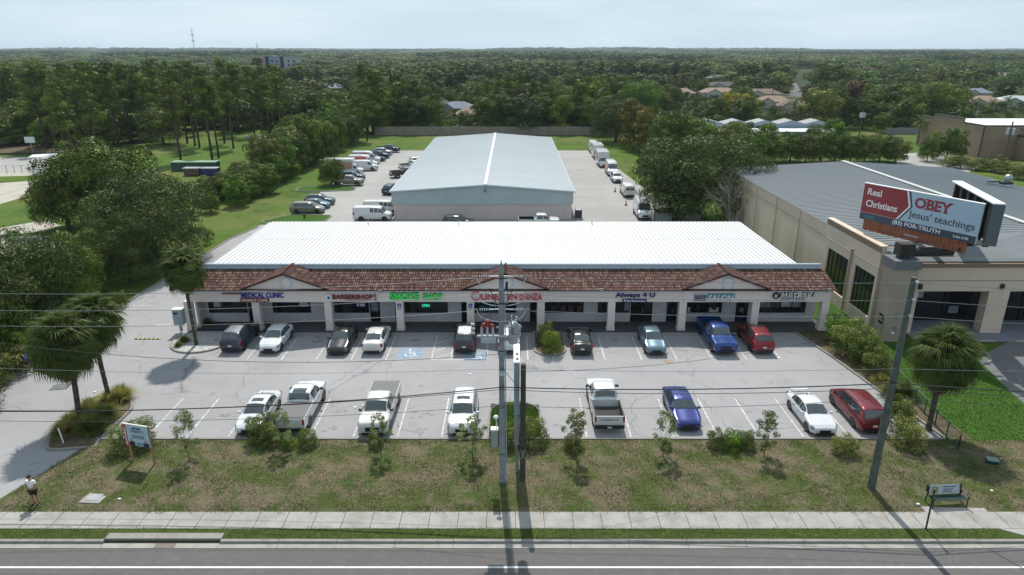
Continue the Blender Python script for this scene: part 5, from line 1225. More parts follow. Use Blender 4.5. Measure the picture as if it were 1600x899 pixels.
def run(nm, z0, zl, zr, r, m, sagl, sagr, lb):
    span(nm, (PX, PY_ - .22, z0), (-46, 33.6, zl), sagl, r, m, lb + ' running left from the concrete pole'); span(nm, (PX, PY_ - .22, z0), (20.58, 33.0, zr), sagr, r, m, lb + ' between the concrete pole and the wooden pole'); span(nm, (20.58, 33.0, zr), (62, 33.6, zl + .4), .8, r, m, lb + ' running right from the wooden pole')
run('neutral_wire', 7.55, 8.9, 7.85, .011, M_wire, .8, .15, 'thin neutral wire')
run('telephone_cable', 6.45, 5.9, 7.0, .032, M_wired, 1.2, .25, 'thick black telephone cable')
run('telephone_cable', 6.30, 5.6, 6.7, .018, M_wired, 1.0, .3, 'second black cable just under the thick one')
run('telephone_cable', 5.3, 5.1, 6.1, .013, M_wired, .9, .35, 'thin lower black cable')
span('service_drop', (PX, PY_ - .1, 8.4), (-30.5, 36.0, 8.2), .9, .014, M_wired, 'thin sagging service wire that ends above the palm island')
span('service_drop', (PX, PY_, 7.6), (.62, 33.8, 6.1), .1, .015, M_wired, 'short guy wire from the concrete pole down to the short dark pole')
span('service_drop', (.62, 33.8, 7.3), (25, 40, 8.0), .9, .012, M_wired, 'thin service wire running right from the short dark pole')

# ------------------------------------------------------------ street furniture and small things
cb = thing('control_cabinet', 'grey blue metal cabinet on a post beside the left column of the strip mall', 'cabinet', (*at(284, 519), .1))
MB().box(-.42, .42, -.3, .3, .7, 2.1).build('case', mat('grey blue enamel', (.27, .33, .37), .5), cb); MB().prism([(-.46, -.34), (.46, -.34), (.46, .34), (-.46, .34)], 2.1, 2.17).build('lid', M_white, cb); MB().box(-.1, .1, -.1, .1, 0, .69).build('post', M_steel, cb); MB().box(-.3, .05, -.315, -.301, 1.7, 1.9).build('louvre', M_brown, cb)
sg = thing('property_sign', 'pale TRINITY sign with a red side panel on two wooden posts', 'sign', (-22.35, 35.6, .1), R(-14))
M_sgn = mat('pale blue sign board', (.38, .5, .57), .5); M_sgr = mat('red sign board', (.42, .05, .07), .5)
MB().box(-.75, .75, -.03, .03, 1.35, 2.75).build('main_board', M_sgn, sg); MB().box(-.98, -.76, -.03, .03, 1.2, 2.75).build('side_board', M_sgr, sg)
for x in (-.85, .72): MB().box(x - .05, x + .05, .031, .13, 0, 2.72).build('post', mat('yellow pine post', (.30, .19, .08), .8), sg)
MB().box(-1.0, .77, -.04, .04, 2.751, 2.80).build('top_trim', M_ltcol, sg)
lettering('lettering', 'TRINITY', M_navy, sg, (-.5, -.035, 2.25), 1.0, .17, depth=.01); faint_print('print', M_sh, sg, (-.45, -.035, 1.85), .9, .26, rows=2)
faint_print('print', M_wl, sg, (-.81, -.035, 1.35), 1.2, .14, u=(0, 0, 1), up=(-1, 0, 0))
b = MB(); b.poly([(-.45, -.035, 2.5), (-.1, -.035, 2.62), (0, -.035, 2.58), (-.2, -.035, 2.47)]).poly([(-.1, -.035, 2.5), (.15, -.035, 2.62), (.3, -.035, 2.55), (.1, -.035, 2.45)]).build('logo', M_navy, sg)
for x, m in ((-.5, M_brown), (.5, M_navy)):
    MB().prism([(x - .2, -.04), (x + .2, -.04), (x + .12, -.032), (x - .12, -.032)], 1.36, 1.62).build('portrait_jacket', m, sg); MB().ring((x, -.036, 1.72), 0, .09, depth=.004, seg=12).build('portrait_head', mat('printed skin', (.35, .2, .15), .6), sg)
MB().box(-.2, .25, -.036, -.031, 1.42, 1.56).build('green_strip', M_teal, sg)
mk = thing('marker_post', 'leaning white marker post at the lower tip of the palm island', 'post', (*at(100, 694), .05)); MB().tube((0, 0, 0), (-.12, 0, 1.1), .045).build('stake', M_white, mk)
bn = thing('bus_bench', 'dark green bus bench with a printed backrest beside the pavement', 'bench', (24.05, 31.95, .12), R(4))
M_bg = mat('dark green steel', (.012, .035, .03), .45); M_ad = mat('pale advert board', (.42, .46, .47), .5)
b_ = MB()
for k in range(5): MB().box(-.95, .95, -.42 + k * .11, -.34 + k * .11, .43, .46).build('seat_slat', M_bg, bn)
MB().quad((-.9, .12, .5), (.9, .12, .5), (.9, .24, 1.02), (-.9, .24, 1.02)).quad((.9, .15, .5), (-.9, .15, .5), (-.9, .27, 1.02), (.9, .27, 1.02)).build('backrest', M_ad, bn)
for k, (w, v) in enumerate(((.78, .86), (.62, .72), (.5, .60))): faint_print('print', M_navy, bn, (-.1, .105 + (v - .5) * .23, v), w, .09, up=(0, .23, 1), seed=k)
MB().poly([(-.75, .125 + .0, .56), (-.4, .125, .56), (-.35, .2, .92), (-.7, .21, .95)]).build('advert_picture', mat('advert picture', (.12, .25, .1), .6, color2=(.4, .2, .15), scale=7), bn).location.y = -.012
for x in (-.98, .98):
    MB().path([(x, -.48, .0), (x, -.45, .45), (x, -.50, .66), (x, -.3, .72), (x, .1, .68), (x, .22, .66), (x, .26, 1.05)], .035, 8).path([(x, .1, .68), (x, .18, 0)], .035, 8).build('arm_and_leg', M_bg, bn)
for x in (-.93, .93): MB().box(x - .03, x + .03, .13, .2, .42, 1.04).build('back_upright', M_bg, bn)
st = thing('stop_post', 'thin black bus stop post leaning in front of the green bench', 'sign post', (*at(1446, 829), .1)); MB().tube((0, 0, 0), (.05, .12, 2.35), .045).build('pole', V_TRIM, st)
MB().box(-.02, .1, .1, .14, 2.1, 2.4).build('edge_on_plate', mat('brown plate', (.2, .15, .13), .6), st)
mh = thing('manhole_cover', 'square concrete pull box lid in the lawn near the man in white', 'manhole', (*at(149, 782), .15), R(-3)); MB().prism([(-.62, -.5), (.55, -.5), (.62, .5), (-.5, .5)], 0, .06).build('frame', M_conc, mh); MB().box(-.36, .36, -.3, .3, .061, .075).build('lid', M_steel, mh)
for i, (px, py, nm, lb, m) in enumerate(((1482, 708, 'meter_lid', 'grey rectangular lid in the grass beside the fence end', M_steel), (1522, 710, 'meter_lid', 'brown worn lid in the grass between the fence end and green box', M_mulch))):
    o = thing(nm, lb, 'manhole', (*at(px, py), .12), R(8)); MB().prism([(-.55, -.4), (.5, -.5), (.6, .4), (-.45, .5)], 0, .05).build('lid', m, o)
gb = thing('utility_box', 'small dark green utility box on the bright lawn at the right', 'utility box', (*at(1548, 729), .05), R(-18)); MB().prism([(-.3, -.22), (.3, -.22), (.28, .22), (-.28, .22)], 0, .42).build('case', M_bg, gb); MB().prism([(-.32, -.24), (.32, -.24), (.3, .24), (-.3, .24)], .421, .48).build('lid', mat('faded green lid', (.12, .2, .18), .5), gb)
bt_ = thing('brush_pile', 'small dark pile of cut branches on the lawn near the utility box', 'branches', (*at(1531, 741), .1)); b = MB(); q = random.Random(4)
for k in range(26): a = q.uniform(0, 6.3); l_ = q.uniform(.2, .6); x, y = q.uniform(-.25, .25), q.uniform(-.35, .35); b.tube((x, y, .05 + k * .006), (x + l_ * math.cos(a), y + l_ * math.sin(a), .05 + q.uniform(0, .25)), .015)
b.build('twigs', M_woodd, bt_, kind='stuff')
for i, (px, py, lb) in enumerate(((1549, 768, 'right of the brush pile'), (127, 738, 'left of the TRINITY sign posts'), (187, 781, 'right of the square pull box lid'), (1434, 789, 'at the left foot of the bus bench'), (706, 757, 'left of the tall pole'))):
    x, y = at(px, py, .15); tag(MB().prism([(x + .10 * math.cos(a), y + .07 * math.sin(a)) for a in (0.2, 1.3, 2.9, 4.1, 5.2)], 0.15, .23).build('litter', M_white), 'scrap of white litter in the lawn ' + lb, 'litter')
fc = thing('chain_link_fence', 'low green chain link fence between the shrub bed and the bright lawn', 'fence', (0, 0, 0))
M_fg = mat('green vinyl coated wire', (.02, .09, .045), .5); f0, f1 = Vector(at(1400, 600)), Vector(at(1496, 706)); nf = 6
for i in range(nf + 1): p = f0.lerp(f1, i / nf); MB().tube((p.x, p.y, 0), (p.x, p.y, 1.25), .04).build('post', V_TRIM if i in (4, 6) else M_fg, fc)
MB().tube((f0.x, f0.y, 1.2), (f1.x, f1.y, 1.2), .022).build('top_rail', M_fg, fc)
b = MB(); u = (f1 - f0); Lf = u.length; u.normalize(); k = 0.0
while k < Lf:
    for sg_ in (0, 1):
        a, c = (k, min(Lf, k + 1.1)); p0, p1 = f0 + u * a, f0 + u * c; z0, z1 = (.05, 1.15) if sg_ else (1.15, .05); b.tube((p0.x, p0.y, z0), (p1.x, p1.y, z1), .006, .006, 3, cap=False)
    k += .16
b.build('wire_mesh', M_fg, fc, kind='stuff')
sb_ = thing('speed_hump', 'yellow and black striped speed hump strip across the drive', 'speed bump', (*at(231, 530), 0)); 
for i in range(12): MB().box(-1.1 + i * .19, -1.1 + (i + 1) * .19 - .005, -.13, .13, 0, .045).build('hump_block', mat('yellow rubber', (.40, .36, .10), .7) if i % 2 else V_TRIM, sb_)
dg = thing('drain_grate', 'dark rectangular drain grate in the drive near the walking person', 'drain', (*at(94, 605), 0), R(10)); b = MB().box(-.6, .6, -.45, .45, -.02, .004); b.build('frame', M_brown, dg)
b = MB(); [b.box(-.55 + i * .11, -.49 + i * .11, -.4, .4, .005, .014) for i in range(10)]; b.build('bars', M_steel, dg, kind='stuff')
# lane marks on the drive
for px, py in ((220, 477), (255, 508)): stripe(*at(px - 12, py), *at(px + 12, py), .12, name='drive_mark')

# ------------------------------------------------------------ people
def skin_body(name, pts, edges, m, parent, sub=2):
    """one continuous body grown from a skeleton: pts = {key: (x, y, z, r)}"""
    keys = list(pts); me = bpy.data.meshes.new(name); me.from_pydata([pts[k][:3] for k in keys], [(keys.index(a), keys.index(b)) for a, b in edges], [])
    o = bpy.data.objects.new(name, me); col.objects.link(o); me.materials.append(m)
    md = o.modifiers.new('skin', 'SKIN'); sv = me.skin_vertices[0].data
    for i, k in enumerate(keys): r = pts[k][3]; sv[i].radius = (r, r) if not isinstance(r, tuple) else r; sv[i].use_root = (i == 0)
    md.use_smooth_shade = True; s2 = o.modifiers.new('sub', 'SUBSURF'); s2.levels = s2.render_levels = sub
    bpy.context.view_layer.update(); m2 = bpy.data.meshes.new_from_object(o.evaluated_get(bpy.context.evaluated_depsgraph_get())); bpy.data.objects.remove(o)
    m2.materials.clear(); m2.materials.append(m); m2.shade_smooth(); r_ = link(name, m2, parent, m); return r_
M_skin = mat('tanned skin', (.32, .17, .11), .6); M_skin2 = mat('brown skin', (.13, .07, .045), .6); M_shirt = mat('white cotton', (.72, .73, .74), .9); M_shorts = mat('black cotton', (.012, .012, .015), .9); M_hair = mat('dark brown hair', (.03, .02, .014), .8); M_bshirt = mat('royal blue cloth', (.02, .03, .35), .9)
def person(label, x, y, rz, S, pose, shirt, skin, shorts, group=None, controller=False):
    t = thing('person', label, 'person', (x, y, .1), rz, scale=(S, S, S)); P = pose
    P.setdefault('hip', (0, 0, .93, .115)); E = [('hip', 'waist'), ('waist', 'chest'), ('chest', 'neckb'), ('neckb', 'neck'), ('neck', 'jaw'), ('jaw', 'head'), ('head', 'crown')]
    for s in 'lr': E += [('hip', s + 'hipj'), (s + 'hipj', s + 'knee'), (s + 'knee', s + 'calf'), (s + 'calf', s + 'ank'), (s + 'ank', s + 'toe'), ('chest', s + 'sh'), (s + 'sh', s + 'elb'), (s + 'elb', s + 'wr'), (s + 'wr', s + 'palm')]
    body = skin_body('body', P, E, skin, t)
    for s in 'lr':   # five fingers per hand
        w, p = Vector(P[s + 'wr'][:3]), Vector(P[s + 'palm'][:3]); d = (p - w).normalized(); sd = d.cross(Vector((0, 0, 1))); sd = sd.normalized() if sd.length > .1 else Vector((1, 0, 0))
        b = MB(); b.smooth = True
        for i, (off, ln) in enumerate(((-.03, .06), (-.01, .075), (.01, .07), (.03, .055))): a = p + sd * off + d * .02; m_ = a + d * ln * .6; b.tube(a, m_, .009, .008, 6); b.tube(m_, m_ + (d + Vector((0, 0, -.8))).normalized() * ln * .5, .008, .006, 6)
        a = w.lerp(p, .5) + sd * -.03; b.tube(a, a + (d * .5 - sd).normalized() * .06, .011, .008, 6); b.build('fingers', skin, body)
    def shell(nm, keys, edges, m, g): return skin_body(nm, {k: (*P[k][:3], tuple(np.array(P[k][3]) + g) if isinstance(P[k][3], tuple) else P[k][3] + g) if k in P else extra[k] for k in keys}, edges, m, t)
    extra = {}
    for s in 'lr':
        a, c = Vector(P[s + 'sh'][:3]), Vector(P[s + 'elb'][:3]); q = a.lerp(c, .62); extra[s + 'slv'] = (q.x, q.y, q.z, .062)
        a, c = Vector(P[s + 'hipj'][:3]), Vector(P[s + 'knee'][:3]); q = a.lerp(c, .80); extra[s + 'hem'] = (q.x, q.y, q.z, .092)
    shell('t_shirt', ['hip', 'waist', 'chest', 'neckb', 'lsh', 'rsh', 'lslv', 'rslv'], [('hip', 'waist'), ('waist', 'chest'), ('chest', 'neckb'), ('chest', 'lsh'), ('chest', 'rsh'), ('lsh', 'lslv'), ('rsh', 'rslv')], shirt, .018)
    shell('shorts', ['hip', 'lhipj', 'rhipj', 'lhem', 'rhem'], [('hip', 'lhipj'), ('hip', 'rhipj'), ('lhipj', 'lhem'), ('rhipj', 'rhem')], shorts, .024)
    h = Vector(P['head'][:3]); MB().dome((h.x, h.y - .012, h.z + .02), .108, sy=1.12, sz=1.0, seg=14, rings=6).build('hair', M_hair, t, smooth=True)
    f = MB(); f.tube((h.x, h.y + .095, h.z + .0), (h.x, h.y + .125, h.z - .03), .012, .02, 6)
    f.build('nose', skin, body)
    for sx in (-1, 1): MB().dome((h.x + sx * .035, h.y + .092, h.z + .012), .013, full=True, seg=6, rings=4).build('eye', V_TRIM, body); MB().dome((h.x + sx * .1, h.y, h.z - .01), .03, sx=.4, full=True, seg=6, rings=4).build('ear', skin, body)
    MB().box(h.x - .025, h.x + .025, h.y + .088, h.y + .1, h.z - .055, h.z - .045).build('mouth', mat('lip', (.25, .08, .07), .6), body)
    for s in 'lr':
        a, c = Vector(P[s + 'ank'][:3]), Vector(P[s + 'toe'][:3]); d = (c - a); d.z = 0; d.normalize(); n = Vector((-d.y, d.x, 0)) * .052; z = min(a.z, c.z) - .06
        q = [a - d * .08 - n, c + d * .05 - n * .8, c + d * .05 + n * .8, a - d * .08 + n]; MB().prism([(v.x, v.y) for v in q], z, z + .085).build('shoe', M_shorts if controller else M_brown, t)
    return t
head = dict(neckb=(0, .0, 1.46, .09), neck=(0, .01, 1.54, .055), jaw=(0, .045, 1.60, .062), head=(0, .03, 1.68, .088), crown=(0, .02, 1.74, .07))
stand = dict(hip=(0, 0, .95, (.15, .11)), waist=(0, .0, 1.12, (.145, .105)), chest=(0, 0, 1.33, (.17, .12)), **head,
  lhipj=(.10, 0, .86, .095), lknee=(.12, .03, .50, .062), lcalf=(.12, 0, .36, .06), lank=(.12, -.02, .10, .042), ltoe=(.14, .12, .05, .035),
  rhipj=(-.10, 0, .86, .095), rknee=(-.11, .02, .50, .062), rcalf=(-.11, -.01, .36, .06), rank=(-.11, -.03, .10, .042), rtoe=(-.14, .11, .05, .035),
  lsh=(.20, 0, 1.42, .062), lelb=(.28, .04, 1.16, .044), lwr=(.10, .24, 1.14, .032), lpalm=(.03, .27, 1.14, .034), rsh=(-.20, 0, 1.42, .062), relb=(-.28, .04, 1.16, .044), rwr=(-.12, .24, 1.12, .032), rpalm=(-.05, .27, 1.11, .034))
man = person('man in a white t-shirt and black shorts standing on the lawn with folded arms', *at(57, 788, .1), R(175), 1.06, stand, M_shirt, M_skin, M_shorts, controller=True)
walk_ = dict(stand); walk_.update(hip=(0, 0, .93, (.14, .11)), lhipj=(.09, 0, .85, .09), lknee=(.10, .2, .52, .06), lcalf=(.10, .22, .38, .055), lank=(.10, .30, .10, .04), ltoe=(.11, .44, .08, .033), rknee=(-.10, -.05, .5, .06), rcalf=(-.10, -.2, .36, .055), rank=(-.10, -.32, .13, .04), rtoe=(-.11, -.2, .06, .033),
  lelb=(.26, -.06, 1.16, .042), lwr=(.24, .08, .96, .03), lpalm=(.24, .12, .90, .032), relb=(-.26, .0, 1.15, .042), rwr=(-.24, .16, 1.0, .03), rpalm=(-.24, .2, .94, .032))
person('person in a royal blue shirt walking along the left edge of the drive', *at(45, 583), R(-105), .98, walk_, M_bshirt, M_skin2, M_shorts)
# ------------------------------------------------------------ vegetation
M_bark = mat('grey brown bark', (.10, .08, .06), .95, color2=(.05, .04, .03), scale=3); M_pbark = mat('pine bark', (.11, .065, .045), .95, color2=(.05, .035, .028), scale=2); M_dead = mat('bleached dead wood', (.30, .27, .24), .9, var=.2, scale=2)
M_palmt = mat('palm trunk fibre', (.10, .085, .065), .95, color2=(.05, .042, .034), scale=6)
def leafmat(name, c, c2, tint, rand=.2, trans=.12):
    k = 1.25; f = lambda q, k: (q[0] * k, q[1] * k * 1.04, q[2] * k * .7)
    return mat(name, f(c, 1.0), .5, color2=f(c2, 1.35), scale=.45, tint=f(tint, 1.7), rand=rand, trans=trans, spec=.13)
L_OAK = leafmat('live oak leaves', (.022, .042, .011), (.048, .078, .017), (.10, .13, .03))
L_FEA = leafmat('feathery leaves', (.024, .042, .016), (.044, .064, .023), (.075, .098, .038))
L_BRI = leafmat('bright green leaves', (.035, .065, .012), (.065, .105, .016), (.12, .16, .03), .25)
L_PINE = leafmat('pine needles', (.03, .052, .014), (.065, .09, .022), (.11, .145, .032), .22)
L_OLI = leafmat('olive autumn leaves', (.075, .075, .018), (.10, .10, .022), (.14, .12, .03))
L_YEL = leafmat('yellow flowering leaves', (.10, .11, .012), (.22, .19, .015), (.3, .24, .02), .1)
L_REDB = leafmat('dark purple brown leaves', (.045, .025, .018), (.07, .035, .025), (.09, .05, .035), .15)
L_GREY = leafmat('bare grey brown twigs', (.11, .09, .08), (.15, .12, .11), (.19, .16, .14), .1)
L_PALM = leafmat('palm frond green', (.05, .075, .024), (.085, .11, .036), (.14, .16, .07), .15, .3)
L_PDEAD = mat('dead palm frond', (.24, .18, .11), .85, color2=(.13, .10, .065), scale=2, trans=.3)
L_SHR = leafmat('shrub leaves', (.04, .06, .018), (.075, .095, .026), (.14, .15, .06), .22)
L_GRS = leafmat('fountain grass', (.13, .15, .05), (.19, .19, .07), (.30, .26, .13), .15, .45)
L_FAR = mat('distant canopy', (.028, .050, .015), .7, color2=(.07, .105, .026), scale=.02, tint=(.15, .185, .055), rand=.5, trans=.2, spec=.08)
L_FARP = mat('distant pine canopy', (.024, .046, .016), .7, color2=(.055, .085, .024), scale=.02, tint=(.11, .145, .04), rand=.4, trans=.2, spec=.08)

def leaf_quads(P, N, size, q, aspect=.55, droop=0.0):
    """leaf cards (folded quads) at points P, facing roughly along N"""
    n = len(P); rnd = q.normal(size=(n, 3)); N = N + rnd * .36; N /= np.linalg.norm(N, axis=1, keepdims=True)
    A = np.cross(N, q.normal(size=(n, 3))); A /= np.linalg.norm(A, axis=1, keepdims=True) + 1e-9
    if droop: A[:, 2] -= droop; A /= np.linalg.norm(A, axis=1, keepdims=True)
    B = np.cross(N, A); s = (size * q.uniform(.6, 1.4, n))[:, None]
    V = np.stack([P - A * s * .5, P + B * s * aspect * .5 + N * s * .08, P + A * s * .5, P - B * s * aspect * .5 + N * s * .08], 1).reshape(-1, 3)
    F = np.arange(n * 4).reshape(-1, 4); return V, F
def crown_from(lobes, n, size, seed, aspect=.55, shell=.72, droop=0.0, twig=0):
    q = np.random.default_rng(seed); L = np.array(lobes, dtype=float); vol = L[:, 3] ** 2; idx = q.choice(len(L), n, p=vol / vol.sum())
    D = q.normal(size=(n, 3)); D /= np.linalg.norm(D, axis=1, keepdims=True); flip = (D[:, 2] < -.25) & (q.random(n) < .6); D[flip, 2] *= -1
    r = L[idx, 3] * (shell + (1 - shell) * q.random(n) ** .6) * (1 + .12 * np.sin(D[:, 0] * 7 + idx) * np.cos(D[:, 1] * 6)); r *= np.where(q.random(n) < .12, q.uniform(1.0, 1.25, n), 1)
    sq = L[idx, 4][:, None] if L.shape[1] > 4 else 1.0
    off = D * r[:, None]; off[:, 2:] *= sq; P = L[idx, :3] + off
    keep = np.ones(n, bool)
    for l in L: keep &= (np.linalg.norm(P - l[:3], axis=1) > l[3] * .55) | (q.random(n) < .25)
    P, D, idx = P[keep], D[keep], idx[keep]; V, F = leaf_quads(P, D, size, q, aspect, droop)
    lobe_t = q.beta(1.0, 1.8, len(L)); t = np.clip(lobe_t[idx] + q.uniform(-.15, .25, len(P)), 0, 1); return V, F, t
def lobes_round(R, H0, H1, k, seed, r0=.30, r1=.46, flat=.75):
    q = np.random.default_rng(seed); out = []; cz = (H0 + H1) / 2; hz = (H1 - H0) / 2
    for i in range(k):
        d = q.normal(size=3); d /= np.linalg.norm(d); d[2] = d[2] * .9 + .1; rr = q.uniform(.45, .78); lr = R * q.uniform(r0, r1)
        out.append((d[0] * (R - lr * .6) * rr * 1.25, d[1] * (R - lr * .6) * rr * 1.25, cz + d[2] * (hz - lr * flat * .7) * rr * 1.2, lr, flat))
    for i in range(k // 3):
        a = i * 2.4; lr = R * q.uniform(r0, r1); out.append((math.cos(a) * R * .62, math.sin(a) * R * .62, H0 + lr * flat * q.uniform(.8, 1.5), lr, flat))
    out.append((0, 0, cz, R * .5, .8)); return out
def trunk_mesh(h, r, lobes, seed, lean=0.2, limbs=9, split=.55):
    q = random.Random(seed); b = MB(); b.smooth = True; p = Vector((0, 0, -.2)); rr = r * 1.35; n = 4; top = None
    for i in range(n): p2 = Vector((q.uniform(-lean, lean) * (i + 1) / n, q.uniform(-lean, lean) * (i + 1) / n, h * split * (i + 1) / n)); r2 = r * (1.1 - .35 * (i + 1) / n); b.tube(p, p2, rr, r2, 8); p, rr = p2, r2
    for l in sorted(lobes, key=lambda l: -l[3])[:limbs]:
        c = Vector(l[:3]); m_ = p.lerp(c, .5) + Vector((q.uniform(-.3, .3), q.uniform(-.3, .3), -.2)); b.tube(p, m_, rr * .55, rr * .35, 6); b.tube(m_, c, rr * .35, rr * .12, 5)
        for k in range(3): e = c + Vector((q.gauss(0, 1), q.gauss(0, 1), q.gauss(.3, .7))) * l[3] * .55; b.tube(m_.lerp(c, .6 + .13 * k), e, rr * .14, rr * .04, 4)
    return b.mesh('trunk')
PROTO = {}
def proto(key, fn):
    if key not in PROTO: PROTO[key] = fn()
    return PROTO[key]
def mk_round(R, H0, H1, k, n, leaf, seed, tr=.25, shell=.72, aspect=.55, droop=0.0, r0=.30, r1=.46):
    lob = lobes_round(R, H0, H1, k, seed, r0, r1); V, F, t = crown_from(lob, n, leaf, seed, aspect, shell, droop)
    return np_mesh('crown', V, F, t), trunk_mesh(H1, tr, lob, seed, split=min(.6, H0 / H1 + .15))
def mk_pine(seed, H=18.0):
    w0 = 2.6 + .35 * (seed % 4)
    q = np.random.default_rng(seed); lob = []; z0 = H * (.42 + .04 * (seed % 3))
    for i in range(24):
        t = i / 23; z = z0 + (H - z0) * t * .96; rr = (1 - abs(t - .5) * .7) * w0; a = q.uniform(0, 6.28); d = rr * q.uniform(.2, .95) * (1 - t * .5); lob.append((d * math.cos(a), d * math.sin(a), z, q.uniform(.8, 1.45) * (1.1 - .2 * t), .6))
    V, F, t = crown_from(lob, 5200, .42, seed, .35, .35)
    b = MB(); b.tube((0, 0, -.2), (.1, .05, H * .5), .24, .17, 7); b.tube((.1, .05, H * .5), (0, 0, H * .95), .17, .05, 6)
    for l in lob: b.tube((0, 0, l[2] - .5), l[:3], .05, .02, 4, cap=False)
    return np_mesh('crown', V, F, t), b.mesh('trunk', True)
def oak(i): return proto('oak%d' % i, lambda: mk_round(6.4, 1.5, 10.2, 62 + 6 * i, 30000, .30, 40 + i, .42, .8, r0=.17, r1=.30))
def feather(i): return proto('fea%d' % i, lambda: mk_round(6.2, .7, 9.4, 64, 36000, .32, 60 + i, .35, .7, .25, .35, .17, .32))
def rnd(i): return proto('rnd%d' % i, lambda: mk_round(4.4, .7, 8.2, 40 + i * 5, 9500, .36, 80 + i, .22, .8, r0=.19, r1=.33))
def tallr(i): return proto('tal%d' % i, lambda: mk_round(4.7, .9, 13.0, 54 + i * 5, 11500, .40, 90 + i, .26, .8, r0=.2, r1=.34))
def pine(i): return proto('pin%d' % i, lambda: mk_pine(100 + i, 17.0 + i * .4))
def shrubp(i): return proto('shr%d' % i, lambda: mk_round(1.0, .05, 1.7, 26, 6500, .075, 120 + i, .05, .6, .5, 0, .2, .34))
def saplingp(i):
    def f():
        q = np.random.default_rng(140 + i); lob = []
        for k in range(26): z = .7 + 2.6 * q.random(); rr = .2 + .8 * (1 - abs(z - 1.8) / 1.9) * q.random() ** .5; a = q.uniform(0, 6.28); lob.append((rr * math.cos(a), rr * math.sin(a), z, q.uniform(.14, .32), 1.0))
        V, F, t = crown_from(lob, 2600, .12, 140 + i, .5, .05); return np_mesh('crown', V, F, t), trunk_mesh(3.0, .035, lob, 140 + i, .12, 12, .3)
    return proto('sap%d' % i, f)
def tree(name, p, x, y, label, cat='tree', leaf=L_OAK, bark=M_bark, H=None, W=None, group=None, z=0.0, seed=0, base=None):
    cr, tr = p; t = thing(name, label, cat, (x, y, z), (seed * 2.399) % 6.28, group)
    if base is None: base = max(v.co.z for v in list(cr.vertices)[::97]); 
    sz = (H / base) if H else 1.0; sw = W if W else sz
    t.scale = (sw, sw, sz)
    link('trunk', tr, t, bark); link('crown', cr, t, leaf); return t
HT = {}
def hof(p):
    k = p[0].name
    if k not in HT: n = len(p[0].vertices); co = np.empty(n * 3, dtype=np.float32); p[0].vertices.foreach_get('co', co); HT[k] = float(np.percentile(co[2::3], 99.5))
    return HT[k]
def T(name, p, px, py, H, label, leaf=L_OAK, wr=1.0, cat='tree', bark=M_bark, group=None, z=0.0, seed=None, xy=None):
    x, y = xy if xy else at(px, py); b = hof(p); s = H / b
    return tree(name, p, x, y, label, cat, leaf, bark, H, s * wr, group, z, seed if seed is not None else int(abs(px * 7 + py * 13)), base=b)
# near trees, left
T('oak_tree', oak(0), 168, 352, 12.0, 'broad dark spreading oak at the left beside the sand track', wr=1.02)
T('oak_tree', oak(1), 108, 358, 7.8, 'lower dark oak at the left edge of the big spreading oak', wr=1.0)
T('feathery_tree', feather(0), 245, 405, 10.2, 'large feathery dark green tree left of the drive', L_FEA, wr=1.12)
T('feathery_tree', feather(1), 205, 440, 7.2, 'feathery tree in front of the large one, reaching down to the grass', L_FEA, wr=.85)
T('feathery_tree', feather(1), 28, 520, 9.0, 'dense leafy tree at the left edge behind the palms', L_FEA, wr=.95)
T('feathery_tree', feather(0), 95, 500, 7.4, 'leafy tree behind the twin palms, right of the dense one', L_BRI, wr=.85)
T('round_tree', rnd(0), 133, 458, 6.6, 'pale leafy tree between the feathery trees and the palms', L_SHR, wr=.8)
T('round_tree', rnd(1), -8, 560, 5.0, 'bush like tree cut by the left edge of the photo', L_BRI, wr=1.0)
T('feathery_tree', feather(0), -60, 560, 9.5, 'dense tree just outside the left edge that shades the drive', L_FEA, wr=1.0)
T('feathery_tree', feather(1), -75, 640, 7.0, 'low spreading tree outside the left edge beside the drive', L_FEA, wr=.9)
T('round_tree', rnd(2), 518, 289, 5.0, 'small round tree on the grass tip of the left yard', L_BRI, wr=.95)
# bushes along the strip of grass left of the yard
q = random.Random(11)
for i, (px, py, H, lf) in enumerate(((372, 322, 4.2, L_BRI), (352, 305, 4.0, L_SHR), (392, 308, 4.6, L_SHR), (412, 296, 4.8, L_BRI), (378, 290, 4.4, L_SHR), (432, 285, 5.6, L_BRI), (448, 278, 6.6, L_BRI), (424, 274, 6.0, L_SHR), (466, 266, 8.0, L_FEA), (480, 258, 8.8, L_BRI), (462, 250, 9.6, L_BRI), (494, 250, 8.6, L_FEA), (508, 243, 9.0, L_BRI), (492, 238, 10, L_FEA), (524, 235, 9.0, L_BRI), (540, 228, 8.6, L_FEA), (520, 224, 10.5, L_BRI), (552, 221, 9.0, L_BRI), (330, 332, 3.2, L_BRI), (440, 262, 8, L_FEA))):
    T('bushy_tree', rnd(i % 3), px, py, H, 'bushy tree in the thicket along the grass strip left of the yard' if H > 7 else 'bush in the low thicket along the grass strip left of the yard', lf, wr=.9 if H < 7 else .75, group='tall thicket along the left yard' if H > 7 else 'low thicket along the left yard', cat='tree' if H > 7 else 'bush')
